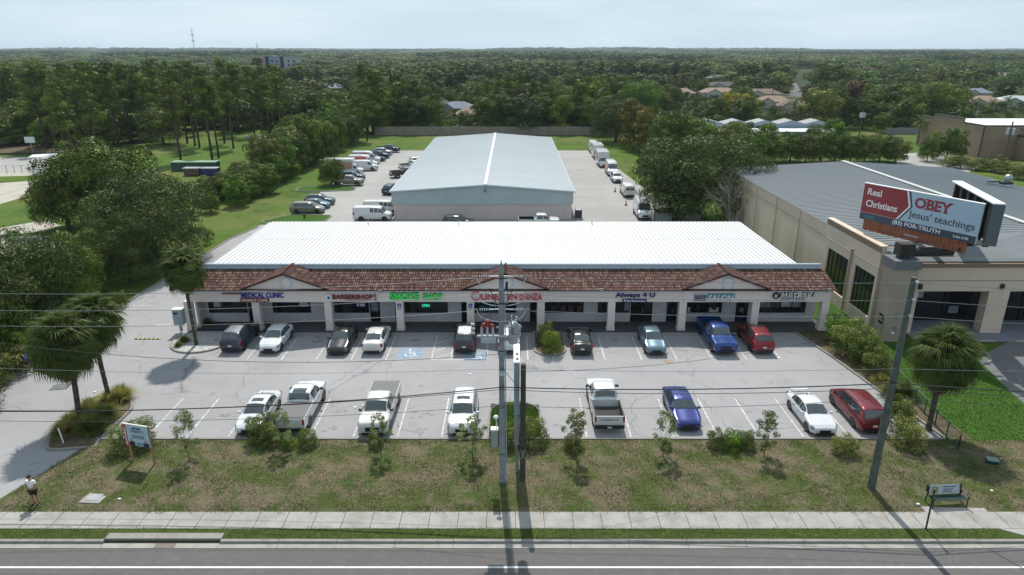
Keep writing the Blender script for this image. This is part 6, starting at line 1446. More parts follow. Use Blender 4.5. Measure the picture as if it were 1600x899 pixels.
# pines
for i, (px, py) in enumerate(((107, 262), (116, 256), (155, 250), (283, 252), (332, 250), (342, 247), (305, 228), (312, 232), (293, 224), (365, 232), (351, 224), (398, 212), (226, 222), (236, 224))):
    T('pine_tree', pine(i % 4), px, py, 17.5 + (i * 37 % 30) / 10, 'tall pine with a bare trunk standing in the open grass beyond the oaks', L_PINE, wr=1.05, bark=M_pbark, group='pines standing in open grass', seed=i * 3)
n = 0
while n < 96:
    px, py = q.uniform(-60, 620), q.uniform(180, 236)
    lim = 236 - max(0, px - 140) * .035 if px < 640 else 210
    if py > lim or (210 < px < 400 and py > 212): continue
    T('pine_tree', pine(n % 6), px, py, q.uniform(14.5, 21) if not 468 < px < 562 else q.uniform(9, 11), 'pine in the dense stand that fills the left background', L_PINE, wr=q.uniform(.85, 1.35), bark=M_pbark, group='pines of the dense left stand', seed=n); n += 1
for i in range(34):
    T('understorey_tree', rnd(i % 3), -40 + i * 19 + q.uniform(-12, 12), q.uniform(188, 206) if i > 8 else q.uniform(196, 216), q.uniform(7, 11), 'dark broadleaf tree in the shade under the left pine stand', L_OAK, wr=1.1, group='broadleaf trees under the pines', seed=i)
for i in range(12): T('understorey_tree', rnd(i % 3), -30 + i * 26, 222 + (i * 7) % 10 - i * .3, 6.5 + (i * 5) % 4, 'leafy tree at the dark front edge of the left pine stand', (L_OAK, L_BRI, L_SHR)[i % 3], wr=1.15, group='leafy trees edging the pine stand', seed=i)
# behind the yard wall
for i, (px, py, H, lf) in enumerate(((575, 207, 15, L_OAK), (603, 206, 14, L_BRI), (632, 205, 15, L_OAK), (612, 196, 16, L_FEA), (655, 204, 15, L_OAK), (672, 203, 9, L_BRI), (690, 202, 4.5, L_SHR), (640, 194, 15, L_FEA), (725, 196, 4.5, L_BRI), (742, 204, 5, L_SHR), (762, 203, 15, L_PINE), (778, 200, 17, L_PINE), (795, 203, 16, L_PINE), (812, 200, 18, L_PINE), (830, 203, 15, L_PINE), (848, 202, 14, L_OAK), (866, 202, 12, L_BRI), (884, 203, 8, L_SHR), (905, 205, 14, L_OAK), (925, 206, 16, L_BRI), (945, 208, 13, L_OAK), (760, 186, 13, L_OAK), (790, 180, 14, L_OAK), (672, 180, 13, L_FEA))):
    pr = pine(i % 4) if lf is L_PINE else tallr(i % 3) if H > 11 else rnd(i % 3)
    nm = {'pine needles': 'pine_tree'}.get(lf.name, 'tall_tree' if H > 11 else 'round_tree')
    T(nm, pr, px, py, H, {'pine_tree': 'pine rising behind the block wall and warehouse roof', 'tall_tree': 'tall broadleaf tree behind the block wall of the yard', 'round_tree': 'low green tree behind the block wall of the yard'}[nm], lf, wr=1.0 if H < 11 else .95, bark=M_pbark if lf is L_PINE else M_bark, group={'pine_tree': 'pines behind the block wall', 'tall_tree': 'tall trees behind the block wall', 'round_tree': 'low trees behind the block wall'}[nm], seed=i)
# right of the yard
T('feathery_tree', feather(0), 962, 222, 12, 'grey green feathery tree at the far right corner of the yard', L_FEA, wr=1.0)
T('olive_tree', tallr(1), 990, 232, 12.0, 'olive brown tree at the right side of the yard', L_OLI, wr=1.0); T('olive_tree', tallr(2), 1010, 240, 10.5, 'smaller olive brown tree, nearer the right yard', L_OLI, wr=1.0)
T('oak_tree', oak(0), 1045, 262, 11.5, 'dark green tree behind the big feathery tree of the right yard', L_OAK, wr=.75); T('round_tree', rnd(0), 1022, 285, 7.0, 'dark ragged tree left of the big feathery tree', L_OAK, wr=.9)
T('feathery_tree', feather(1), 1100, 345, 12.0, 'big feathery tree right of the yard above the dumpsters', L_FEA, wr=1.2, xy=(27.6, 100.5)); T('feathery_tree', feather(0), 1060, 338, 8.2, 'feathery dark tree overhanging the yard above the cars', L_FEA, wr=.85)
T('round_tree', rnd(1), 1085, 240, 8.5, 'green tree before the grey storage building, left end', L_BRI, wr=1.1); T('oak_tree', oak(1), 1130, 280, 9.2, 'broad green tree between the feathery tree and the hedge row', L_SHR, wr=.8); T('round_tree', rnd(2), 1165, 262, 7.5, 'green tree beside the dead tree', L_BRI, wr=1.0)
for i, (px, H) in enumerate(((1188, 6.6), (1210, 5.8), (1234, 6.4), (1258, 6.0), (1282, 6.6), (1304, 5.6), (1328, 6.2), (1350, 5.8), (1374, 6.0), (1398, 5.4))):
    T('round_tree', rnd(i % 3), px, 254 - (i % 3), H, 'dark green clipped tree in the row behind the grey showroom roof', L_SHR if i % 2 else L_OAK, wr=.95, group='row of trees behind the grey roof', seed=i * 5)
T('round_tree', rnd(0), 1478, 250, 7.0, 'round tree with a thin trunk before the tan building', L_OAK, wr=1.0); T('round_tree', rnd(2), 1448, 252, 5.2, 'smaller tree left of the round one before the tan building', L_OAK, wr=.8); T('round_tree', rnd(1), 1378, 208, 6, 'small round tree beyond the row, beside the far wall', L_BRI, wr=.9)
for i, (px, py) in enumerate(((1500, 262), (1525, 266), (1548, 268), (1572, 272), (1590, 280), (1560, 262), (1483, 262))): T('shrub', shrubp(i % 2), px, py, 2.6, 'shrub in the border below the tan building', L_SHR, wr=1.6, cat='shrub', group='shrubs below the tan building', seed=i)
for i, (px, py, H) in enumerate(((1160, 232, 6.5), (1196, 226, 5.5), (1272, 224, 5.0), (1300, 222, 6.0), (1140, 240, 7.5))): T('round_tree', rnd(i % 3), px, py, H, 'young tree between the storage building and the row of trees', L_BRI if i % 2 else L_SHR, wr=.9, group='young trees before the storage building', seed=i)
for i in range(30):
    t_ = q.random(); px = 345 + 215 * t_ ** .8 + q.uniform(-26, 4); py = 318 - 98 * t_ + q.uniform(-8, 10); hi = px > 425
    T('bushy_tree', rnd(i % 3), px - (16 if hi else 6), py, q.uniform(7, 10.5) if hi else q.uniform(3, 5), 'tree deep in the thicket left of the yard' if hi else 'bush deep in the low thicket left of the yard', (L_BRI, L_SHR, L_FEA)[i % 3], wr=.75 if hi else 1.1, group='trees deep in the thicket' if hi else 'bushes deep in the thicket', cat='tree' if hi else 'bush', seed=i)
for i in range(13): T('tall_tree', tallr(i % 3) if i % 4 else oak(i % 2), 585 + i * 29, 208 - (i % 2), (11 + (i * 5) % 5) if not 680 < 585 + i * 29 < 750 else 4.2, 'tree right against the back of the block wall', (L_OAK, L_BRI, L_FEA)[i % 3], wr=1.05, group='trees right against the block wall', seed=i, xy=(at(585 + i * 29, 208)[0], 208.5 + (i % 2) * 3))
# dead tree
def dead():
    q = random.Random(5); b = MB()
    def br(p, d, l, r, k):
        e = p + d * l; b.tube(p, e, r, r * .6, 5, cap=False)
        if k == 0: return
        for _ in range(3 if k > 1 else 4): br(p.lerp(e, q.uniform(.5, 1)), (d + Vector((q.gauss(0, .42), q.gauss(0, .42), q.gauss(.05, .3)))).normalized(), l * q.uniform(.55, .8), r * .55, k - 1)
    for a in range(5): br(Vector((0, 0, -.2)), Vector((math.cos(a * 1.3) * .35, math.sin(a * 1.3) * .35, 1)).normalized(), 3.6, .13, 4)
    return b.mesh('branches')
dt = thing('dead_tree', 'leafless bleached grey tree at the far corner of the cream showroom wall', 'dead tree', (30.6, 92.5, 0)); link('branches', dead(), dt, M_dead)
# houses and buildings in the distance ------------------------------------------------
M_hw = mat('pale house stucco', (.42, .39, .35), .9); M_hw2 = mat('grey blue siding', (.22, .27, .34), .8); M_hw3 = mat('tan house wall', (.30, .23, .17), .9)
RC = {'brown': mat('brown shingles', (.15, .105, .08), .9, var=.12, scale=.8), 'tan': mat('tan shingles', (.24, .17, .125), .9, var=.12, scale=.8), 'grey': mat('grey shingles', (.14, .145, .15), .9, var=.12, scale=.8), 'dark': mat('dark shingles', (.07, .065, .065), .9, var=.15, scale=.8), 'pale': mat('pale green grey metal', (.33, .38, .39), .6), 'blue': mat('blue grey shingles', (.16, .19, .23), .9, var=.1, scale=.8), 'white': mat('white roof sheet', (.62, .63, .64), .6)}
HOUSES = []
def house(label, px, py, w, d, rc, rz=0.0, wall=None, zr=3.0, rh=2.2, hip=True):
    x, y = at(px, py, zr); HOUSES.append((x, y, max(w, d) / 2)); t = thing('house', label, 'house', (x, y, 0), R(rz)); wall = wall or M_hw
    MB().box(-w / 2, w / 2, -d / 2, d / 2, 0, zr).build('wall', wall, t)
    b = MB(); o = .5; ins = d / 2 * .9 if hip else -.0
    b.v = [(-w / 2 - o, -d / 2 - o, zr), (w / 2 + o, -d / 2 - o, zr), (w / 2 + o, d / 2 + o, zr), (-w / 2 - o, d / 2 + o, zr), (-w / 2 - o + ins, 0, zr + rh), (w / 2 + o - ins, 0, zr + rh)]
    b.f = [(0, 1, 5, 4), (1, 2, 5), (2, 3, 4, 5), (3, 0, 4), (3, 2, 1, 0)]; b.build('roof', RC[rc], t)
    if w > 11:   # cross gable to the front
        g = MB(); gx = -w * .2; gw = w * .22; g.v = [(gx - gw, -d / 2 - 1.6, zr + .02), (gx + gw, -d / 2 - 1.6, zr + .02), (gx, -d / 2 - 1.6, zr + rh * .8), (gx - gw, 0, zr + .02), (gx + gw, 0, zr + .02), (gx, 0, zr + rh * .8)]; g.f = [(0, 2, 5, 3), (2, 1, 4, 5)]; g.build('cross_roof', RC[rc], t)
        g = MB(); g.v = [(gx - gw + .3, -d / 2 - 1.3, 0), (gx + gw - .3, -d / 2 - 1.3, 0), (gx + gw - .3, -d / 2 - 1.3, zr), (gx, -d / 2 - 1.3, zr + rh * .68), (gx - gw + .3, -d / 2 - 1.3, zr)]; g.f = [(0, 1, 2, 3, 4)]; g.build('gable_wall', wall, t)
    for xw in (-w * .05, w * .2, w * .36):
        o_ = MB().box(xw - .6, xw + .6, -d / 2 - .05, -d / 2 - .002, 1.0, 2.2).build('window', M_wl, t); MB().box(xw - .5, xw + .5, -d / 2 - .07, -d / 2 - .052, 1.1, 2.1).build('pane', M_glass, o_)
    MB().box(w * .28 - .35, w * .28 + .35, .6, 1.2, zr, zr + rh + .2).build('chimney', M_hw3, t) if w > 13 else None
    return t
for a in (('long grey roofed house among the pines left of centre', 515, 137, 16, 9, 'blue', 0, M_hw3), ('grey blue gabled house behind the warehouse', 716, 168, 12, 9, 'blue', -12, M_hw2), ('brown roofed house just right of the grey blue gabled one', 738, 178, 10, 7, 'tan', 10), ('dark roofed house left of the grey blue gabled one', 690, 165, 9, 8, 'dark', 0),
          ('brown roofed house left of the yellow tree', 990, 139, 17, 9, 'brown', -4), ('low tan roofed house in front of the brown one', 1060, 145, 15, 9, 'tan', 5), ('tan roofed house with a cross gable above the grey storage building', 1122, 144, 18, 10, 'tan', 0), ('dark roofed house behind the tan cross gabled one', 1128, 134, 20, 10, 'dark', 0), ('grey brown roofed house above the palms', 1190, 146, 18, 11, 'brown', -6), ('reddish brown roofed house at the foot of the side street', 1208, 158, 14, 10, 'tan', -15),
          ('brown roofed house behind the twin palms on the right', 1240, 165, 12, 9, 'brown', -15), ('rust roofed house right of the big round oaks', 1530, 158, 15, 10, 'tan', -12), ('blue grey roofed house behind the rust roofed one', 1520, 145, 15, 8, 'blue', 0), ('large pale metal roofed house near the right edge', 1592, 158, 18, 12, 'pale', -20), ('brown hip roofed house high on the right', 1560, 118, 26, 16, 'tan', -10), ('brown roofed house left of the high hip roofed one', 1512, 118, 22, 13, 'brown', -5), ('white roofed house far right behind the trees', 1430, 112, 22, 12, 'white', 0), ('pale roofed house beside the side street', 1120, 122, 16, 10, 'grey', 0), ('grey roofed house in the centre distance', 885, 98, 30, 14, 'brown', 0), ('dim brown roofed house beyond the centre trees', 810, 110, 22, 12, 'brown', 0), ('pale roofed house in the middle distance left of centre', 664, 100, 28, 12, 'grey', 0), ('second pale roofed house in the middle distance', 718, 102, 26, 12, 'grey', 5), ('third pale roofed house in the middle distance', 765, 104, 24, 12, 'pale', 0),
          ('white roofed hall seen low over the pines at far left', 62, 88, 60, 25, 'white', 0), ('grey roofed house left of the side street', 1040, 114, 20, 10, 'grey', 0), ('small brown roofed house far up the side street', 1195, 108, 24, 12, 'brown', 0), ('tan roofed house glimpsed through the left pines', 318, 168, 14, 10, 'tan', 0)): house(*a)
def block(name, label, cat, x, y, w, d, h, wall, parts=(), rz=0):
    t = thing(name, label, cat, (x, y, 0), R(rz)); HOUSES.append((x, y, w / 2)); MB().box(-w / 2, w / 2, 0, d, 0, h).build('wall', wall, t); MB().box(-w / 2 - .3, w / 2 + .3, -.3, d + .3, h, h + .5).build('roof', RC['white'] if 'white' in parts else RC['grey'], t)
    if 'win' in parts:
        nx = int(w / 5)
        for k in range(3):
            for i in range(nx): xx = -w / 2 + (i + .5) * w / nx; MB().box(xx - 1, xx + 1, -.1, -.01, 2 + k * 4, 4.2 + k * 4).build('window', M_glass, t)
    return t
for px, w, lb, wl in ((405, 20, 'left wing of the apartment block, pinkish, above the left forest', mat('pinkish render', (.38, .27, .26), .9)), (428, 20, 'grey middle wing of the apartment block above the left forest', M_hw2), (450, 18, 'pale right wing of the apartment block above the left forest', mat('pale grey render', (.33, .34, .36), .9))):
    x, z = xz(px, 89, 780); block('apartment_block', lb, 'building', x, 780, w, 15, max(8, z), wl, ('win',))
for px, py, w, lb in ((128, 106, 30, 'left'), (158, 105, 26, 'right')): x, y = at(px, py, 5); block('white_hall', '%s of two low white roofed halls beyond the left pines' % lb, 'building', x, y, w, 14, 6, M_hw, ('white',))
for px, lb in ((480, 'left'), (1015, 'right'), (645, 'middle')): x, y = at(px if px != 480 else 630, 83, 5); block('white_hall', 'tiny far white roofed hall near the horizon, %s one' % lb, 'building', x * (1 if px == 645 else (.2 if px == 480 else -1.2)), y, 60, 30, 14, M_hw, ('white',))
def mast(label, px, ytop, Y, w, lattice=True):
    x, z = xz(px, ytop, Y); t = thing('radio_mast', label, 'mast', (x, Y, 0)); b = MB()
    for a in range(3): c, s_ = math.cos(a * 2.09) * w, math.sin(a * 2.09) * w; b.tube((c, s_, 0), (c * .6, s_ * .6, z), w * .12, w * .12, 4)
    k = 0
    while k < z: b.tube((w, 0, k), (-w * .5, w * .8, k + w * 2), w * .06, w * .06, 3); b.tube((-w * .5, -w * .8, k), (w * .8, 0, k + w * 2), w * .06, w * .06, 3); k += w * 2.2
    b.build('lattice', M_steel, t); b = MB()
    for f in (.62, .8): b.tube((-w * 2.0, 0, z * f), (w * 2.0, 0, z * f), w * .5, w * .5, 5)
    b.build('antenna_ring', M_steel, t)
mast('tall lattice radio mast on the left horizon', 299, 45, 1500, 1.6); mast('short mast on the horizon right of the tall lattice one', 401, 67, 1500, 1.4); mast('tiny mast on the horizon right of centre', 942, 74, 2600, 2.2)
# storage building with a row of gables
sx0, sy = at(1088, 213, 0); sx1, _ = at(1276, 213, 0); stg = thing('storage_building', 'blue grey storage building with a row of white gable roofs', 'building', (0, 0, 0)); HOUSES.append(((sx0 + sx1) / 2, sy + 6, 14))
gw = (sx1 - sx0) / 4.5; b = MB(); rf = MB(); x = sx0
while x < sx1 - 1:
    b.v += [(x, sy, 0), (x + gw, sy, 0), (x + gw, sy, 3.5), (x + gw / 2, sy, 4.5), (x, sy, 3.5)]; n = len(b.v); b.f.append((n - 5, n - 4, n - 3, n - 2, n - 1))
    rf.quad((x - .0, sy - .1, 3.52), (x + gw / 2, sy - .1, 4.53), (x + gw / 2, sy + 6, 4.53), (x, sy + 6, 3.52)).quad((x + gw / 2, sy - .1, 4.53), (x + gw, sy - .1, 3.52), (x + gw, sy + 6, 3.52), (x + gw / 2, sy + 6, 4.53)); x += gw
b.build('gable_wall', mat('blue grey sheet', (.26, .31, .40), .6), stg); rf.build('gable_roofs', mat('light grey sheet', (.24, .25, .26), .7), stg)
MB().box(sx0 + 17, sx0 + 19, sy - .1, sy - .01, 1.2, 3.0).build('opening', M_brown, stg); MB().box(sx0 + 3, sx1 + 3, sy - 9, sy - 1.0, 0, 2.2).build('front_unit', MATS['blue grey sheet'], stg); MB().box(sx0 + 2.7, sx1 + 3.3, sy - 9.3, sy - .8, 2.2, 2.35).build('front_roof', RC['white'], stg)
# tan building, upper right
tx, ty = at(1528, 247); tb = thing('tan_building', 'tan stucco building with a stepped parapet and white roof at the upper right', 'building', (tx, ty, 0)); M_tan2 = mat('warm tan stucco', (.27, .195, .135), .9, var=.08, scale=.3); HOUSES.append((tx + 10, ty + 12, 18))
MB().box(0, 45, 0, .4, 0, 7.2).build('front_wall', M_tan2, tb); MB().box(0, .4, .41, 26, 0, 7.2).box(.001, .399, 8, 20, 7.2, 8.1).build('side_wall', M_tan2, tb); MB().box(.41, 45, .41, 26, 6.2, 6.5).build('roof', RC['white'], tb); MB().box(-.1, 45, -.1, .5, 7.201, 7.4).box(-.1, .5, .51, 8, 7.201, 7.4).box(-.1, .5, 8, 20, 8.101, 8.3).box(-.1, .5, 20.01, 26, 7.201, 7.4).build('coping', M_brown, tb); MB().box(0.02, 45, -.08, -.001, 7.4, 7.41).build('edge', M_brown, tb)
MB().tube((-.1, -.1, 0), (-.1, -.1, 7.2), .12).build('downpipe', M_brown, tb); MB().box(8, 45, -9, -.2, 0, 5.0).build('annex', M_tan2, tb); MB().box(7.8, 45, -9.2, -.2, 5.001, 5.3).build('annex_roof', M_brown, tb)
for z, x0, x1 in ((3.6, .0, 7.8),): MB().box(x0, x1, -.03, -.002, z, z + .06).build('reveal', M_brown, tb)
MB().box(9.5, 11, -9.1, -9.01, 1, 2.5).build('window', M_glass, tb); MB().box(9.5, 16, -.3, -.21, 5.4, 7.0).build('window', M_glass, tb)
def backpole(label, px, pyb, pyt, cans):
    x, y = at(px, pyb); _, z = xz(px, pyt, y); t = thing('utility_pole', label, 'utility pole', (x, y, 0)); MB().tube((0, 0, 0), (0, 0, z), .2, .13, 8).build('shaft', M_wood, t)
    for k in range(cans): a = k * 2.1; MB().tube((.5 * math.cos(a), .5 * math.sin(a), z * .72), (.5 * math.cos(a), .5 * math.sin(a), z * .72 + 1.3), .35, .35, 10).build('transformer', M_por, t)
    MB().tube((0, 0, z * .82), (1.6, -.6, z * .84), .05).build('lamp_arm', M_steel, t); MB().box(1.4, 2.1, -.9, -.5, z * .84, z * .86).build('lamp_head', M_brown, t)
backpole('leaning grey pole with two transformers before the tan building', 1566, 262, 190, 2); backpole('pole with white transformers among the palms behind the tree row', 1342, 214, 172, 3); backpole('plain pole behind the left end of the tan building', 1475, 215, 168, 0)
fw = thing('far_wall', 'dull block wall behind the palm court at the right', 'wall', (0, 0, 0)); a_, c_ = at(1385, 210), at(1450, 210); wallrun(a_[0], a_[1], c_[0], c_[1], fw, 1.8, mat('grey block', (.22, .22, .22), .9))
# things on the school ground at the left
pt = thing('portable_toilet', 'dark blue portable toilet with a pale roof beside the gravel road', 'toilet', (*at(110, 287), 0)); MB().box(-1.0, 1.0, -.8, .8, 0, 2.3).build('cabin', mat('navy plastic wall', (.02, .035, .12), .5), pt); MB().box(-1.05, 1.05, -.85, .85, 2.3, 2.55).build('roof', M_papw, pt); MB().box(-.5, .3, -.83, -.805, .1, 2.0).build('door', M_bl, pt)
gc = thing('green_container', 'long green shed with a pale green roof in the grass left of the thicket', 'container', (*at(307, 266), 0)); MB().box(-4.6, 4.6, -1.2, 1.2, 0, 1.7).build('side', mat('container green', (.02, .07, .045), .6), gc); MB().box(-4.7, 4.7, -1.3, 1.3, 1.7, 1.85).build('roof', mat('pale green roof', (.14, .26, .15), .6), gc)
for px, m, lb in ((302, mat('rusty brown steel', (.12, .06, .045), .7), 'rusty brown'), (330, M_navy, 'dark blue')): b = thing('skip', lb + ' waste skip in front of the long green shed', 'skip', (*at(px, 274), 0)); MB().prism([(-1.5, -.8), (1.5, -.8), (1.6, .8), (-1.6, .8)], .1, 1.4).build('bin', m, b); MB().box(-1.65, 1.65, -.9, .85, 1.401, 1.55).build('lid', M_por, b)
bh = thing('basketball_hoop', 'basketball hoop with a white backboard at the left edge playground', 'basketball hoop', (*at(52, 241), 0)); MB().tube((0, 0, 0), (0, 0, 3.2), .1).build('post', M_steel, bh); MB().prism([(-1.2, -.2), (1.2, -.2), (1.2, -.12), (-1.2, -.12)], 2.7, 4.1).build('backboard', M_wl, bh)
bc = thing('shade_canopy', 'low white canopy on posts beside the court at the left', 'canopy', (*at(84, 262), 0), R(12)); MB().quad((-4, -1.2, 2.4), (4, -1.2, 2.6), (4, 1.2, 2.9), (-4, 1.2, 2.7)).build('roof', M_white, bc); [MB().tube((x, y, 0), (x, y, 2.5), .06).build('post', M_steel, bc) for x in (-3.6, 3.6) for y in (-1, 1)]
pv = thing('pavilion', 'dark grey roofed pavilion under the left pines', 'pavilion', (*at(95, 220), 0)); b = MB(); b.v = [(-8, -4, 2.6), (8, -4, 2.6), (8, 4, 2.6), (-8, 4, 2.6), (-4, 0, 4.2), (4, 0, 4.2)]; b.f = [(0, 1, 5, 4), (1, 2, 5), (2, 3, 4, 5), (3, 0, 4)]; b.build('roof', RC['grey'], pv); [MB().tube((x, y, 0), (x, y, 2.6), .12).build('post', M_wood, pv) for x in (-7, 0, 7) for y in (-3.5, 3.5)]
cf = thing('court_fence', 'thin wire fence with dark posts beside the court at the left', 'fence', (0, 0, 0)); p0, p1 = Vector(at(-60, 274)), Vector(at(104, 268)); [MB().tube((*p0.lerp(p1, i / 14), 0), (*p0.lerp(p1, i / 14), 1.6), .06).build('post', M_steel, cf) for i in range(15)]; MB().tube((*p0, 1.55), (*p1, 1.55), .03).build('top_rail', M_steel, cf)
cf = thing('playground_edge', 'low dark board edging round the bark playground at the left', 'edging', (0, 0, 0)); p0, p1 = Vector(at(-60, 243)), Vector(at(150, 240)); [MB().prism([(p0.lerp(p1, i / 12).x + .05, p0.lerp(p1, i / 12).y), (p0.lerp(p1, (i + 1) / 12).x - .05, p0.lerp(p1, (i + 1) / 12).y), (p0.lerp(p1, (i + 1) / 12).x - .05, p0.lerp(p1, (i + 1) / 12).y + .2), (p0.lerp(p1, i / 12).x + .05, p0.lerp(p1, i / 12).y + .2)], 0, .4).build('board', M_woodd, cf) for i in range(12)]
tp_ = thing('stone_pile', 'pale pile of rubble in the grass beyond the pines', 'rubble', (*at(395, 216), 0)); b = MB(); qq = random.Random(3); [b.dome((qq.uniform(-2.4, 2.4), qq.uniform(-1, 1), 0), qq.uniform(.3, .8), seg=6, rings=3) for _ in range(24)]; b.build('stones', M_conc, tp_, kind='stuff')

# ------------------------------------------------------------ palms
def frond_mesh(seed, R_=1.0, pet=.95, droop=.5):
    q = random.Random(seed); b = MB(); b.tube((0, 0, 0), (pet, 0, .02), .028, .018, 4); n = 29
    for i in range(n):
        a = R(-118 + 236 * i / (n - 1)); l = R_ * (1.0 - .28 * abs(a) / 2.1) * q.uniform(.88, 1.08); w = .032; c, s_ = math.cos(a), math.sin(a); z0 = .04
        p0 = Vector((pet - .03, 0, z0)); p1 = Vector((pet + c * l * .58, s_ * l * .58, z0 + .05)); p2 = Vector((pet + c * l * .98, s_ * l * .92, z0 - droop * q.uniform(.6, 1.3) * l)); nn = Vector((-s_, c, 0)) * w
        k = len(b.v); b.v += [tuple(p0), tuple(p1 - nn * 1.1), tuple(p1 + nn * 1.1), tuple(p1 + Vector((0, 0, .035))), tuple(p2)]; b.f += [(k, k + 1, k + 3), (k, k + 3, k + 2), (k + 1, k + 4, k + 3), (k + 3, k + 4, k + 2)]
    return b.mesh('frond')
FR = [frond_mesh(i) for i in range(3)]; FD = [frond_mesh(9, .9, .75, 1.0), frond_mesh(10, .8, .8, 1.2)]
def fan_palm(label, px, py, pyc, S, nf=80, nd=30, seed=1, z=.1, name='fan_palm', xy=None):
    """sabal palm: base seen at (px, py), crown centre at picture height pyc, S = frond scale"""
    S *= .87
    q = random.Random(seed); x, y = xy or at(px, py); _, h = xz(px, pyc, y); h -= z; t = thing(name, label, 'palm tree', (x, y, z)); b = MB(); b.smooth = True; n = 9; pr = Vector((0, 0, -.1)); ox, oy = q.uniform(-.15, .15), q.uniform(-.15, .15); rr = .19 * (S / 1.3)
    for i in range(n): p2 = Vector((ox * math.sin(i / n * 3), oy * math.sin(i / n * 2.5), h * (i + 1) / n)); b.tube(pr, p2, rr * (1.25 if i == 0 else 1.0), rr * .94, 10); pr = p2
    b.build('trunk', M_palmt, t)
    for i in range(nf):
        az = i * 2.39996 + q.uniform(-.2, .2); u = i / nf; el = R(86 - 140 * u ** .92 + q.uniform(-8, 8)); s_ = S * q.uniform(.88, 1.1) * (.8 + .2 * min(1, u * 3))
        o = link('frond', FR[i % 3], t, L_PALM, loc=(.1 * math.cos(az), .1 * math.sin(az), h - .1 - .75 * u * S), rot=(q.uniform(-.5, .5), -el, az), scale=s_)
    for i in range(nd):
        az = i * 2.39996; u = i / nd; el = R(-52 - 34 * u + q.uniform(-7, 7)); link('dead_frond', FD[i % 2], t, L_PDEAD, loc=(.1 * math.cos(az), .1 * math.sin(az), h - .55 * S - u * 1.15 * S), rot=(q.uniform(-.5, .5), -el, az), scale=S * q.uniform(.85, 1.1) * (1 - .3 * u))
    return t
fan_palm('fan palm on the round gravel island beside the left end of the strip mall', 307, 540, 412, 1.18, seed=1)
fan_palm('bigger and nearer of the twin fan palms on the narrow grass island', 126, 658, 525, 1.42, 92, 34, seed=2)
fan_palm('farther of the twin fan palms on the narrow grass island', 172, 630, 492, 1.25, 84, 34, seed=3)
fan_palm('single fan palm on the right lawn between the wooden pole and neighbour lot', 1450, 672, 545, 1.36, 92, 36, seed=4)
def feather_palm_mesh(seed):
    q = random.Random(seed); b = MB()
    for i in range(17):
        az = i * 2.4; el = R(70 - 80 * i / 16); L_ = 3.0; p = Vector((0, 0, 0)); d = Vector((math.cos(az) * math.cos(el), math.sin(az) * math.cos(el), math.sin(el))); sd = Vector((-math.sin(az), math.cos(az), 0))
        for k in range(9):
            p2 = p + d * L_ / 9; b.tube(p, p2, .03, .02, 3, cap=False); w = .75 * math.sin((k + 1.2) / 10.5 * 3.14)
            for s_ in (-1, 1):
                for j in (0, .5): c = p.lerp(p2, j); e = c + sd * s_ * w + d * .25 - Vector((0, 0, .35 * w)); b.poly([tuple(c), tuple(c + d * .12), tuple(e)])
            p = p2; d = (d + Vector((0, 0, -.17))).normalized()
    return b.mesh('crown')
FP = [feather_palm_mesh(1), feather_palm_mesh(2)]
for i, (px, py, h) in enumerate(((1225, 200, 5), (1248, 202, 5.5), (1262, 198, 6), (1283, 199, 5), (1238, 192, 6), (1300, 196, 8), (1320, 198, 7.5), (1345, 202, 6), (1365, 203, 7), (1392, 204, 7), (1410, 203, 8), (1433, 226, 5.5), (1150, 198, 5), (1172, 196, 6), (1205, 165, 12), (1520, 192, 6), (1545, 190, 6), (1500, 196, 5), (700, 200, 4), (1568, 188, 7))):
    x, y = at(px, py); t = thing('feather_palm', 'arching feather palm with a thin trunk before the pale far drive' if px == 1433 else 'tall thin feather palm rising beside the reddish brown roof' if px == 1205 else 'feather palm in the palm grove behind the storage building' if px < 1500 and px > 1100 else 'feather palm between the tan building and the houses behind' if px > 1450 else 'low feather palm behind the block wall', 'palm tree', (x, y, 0), group=None if px in (1433, 1205, 700) else ('palm grove behind the storage building' if px < 1500 else 'palms behind the tan building'))
    MB().tube((0, 0, -.1), (0, 0, h), .17, .12, 7).build('trunk', M_palmt, t); link('crown', FP[i % 2], t, L_BRI if i % 3 else L_PALM, loc=(0, 0, h), rot=(0, 0, i * 1.3))

# ------------------------------------------------------------ shrubs, grasses and saplings of the frontage
def tussock_mesh(seed):
    q = np.random.default_rng(seed); n = 900; a = q.uniform(0, 6.283, n); r = q.uniform(0, .18, n); el = q.uniform(.35, 1.5, n); L_ = q.uniform(.5, .95, n)
    B = np.stack([np.cos(a) * r, np.sin(a) * r, np.zeros(n)], 1); D = np.stack([np.cos(a) * np.cos(el), np.sin(a) * np.cos(el), np.sin(el)], 1); S2 = np.stack([-np.sin(a), np.cos(a), np.zeros(n)], 1) * .012
    M1 = B + D * L_[:, None] * .6; E = B + D * L_[:, None]; E[:, 2] -= .18 * np.cos(el) * L_; E[:, :2] += D[:, :2] * .12
    V = np.stack([B - S2, B + S2, M1 + S2, M1 - S2, M1 - S2, M1 + S2, E + S2 * .3, E - S2 * .3], 1).reshape(-1, 3); return np_mesh('blades', V, np.arange(n * 8).reshape(-1, 4), np.repeat(q.random(n), 2))
TU = [tussock_mesh(1), tussock_mesh(2)]
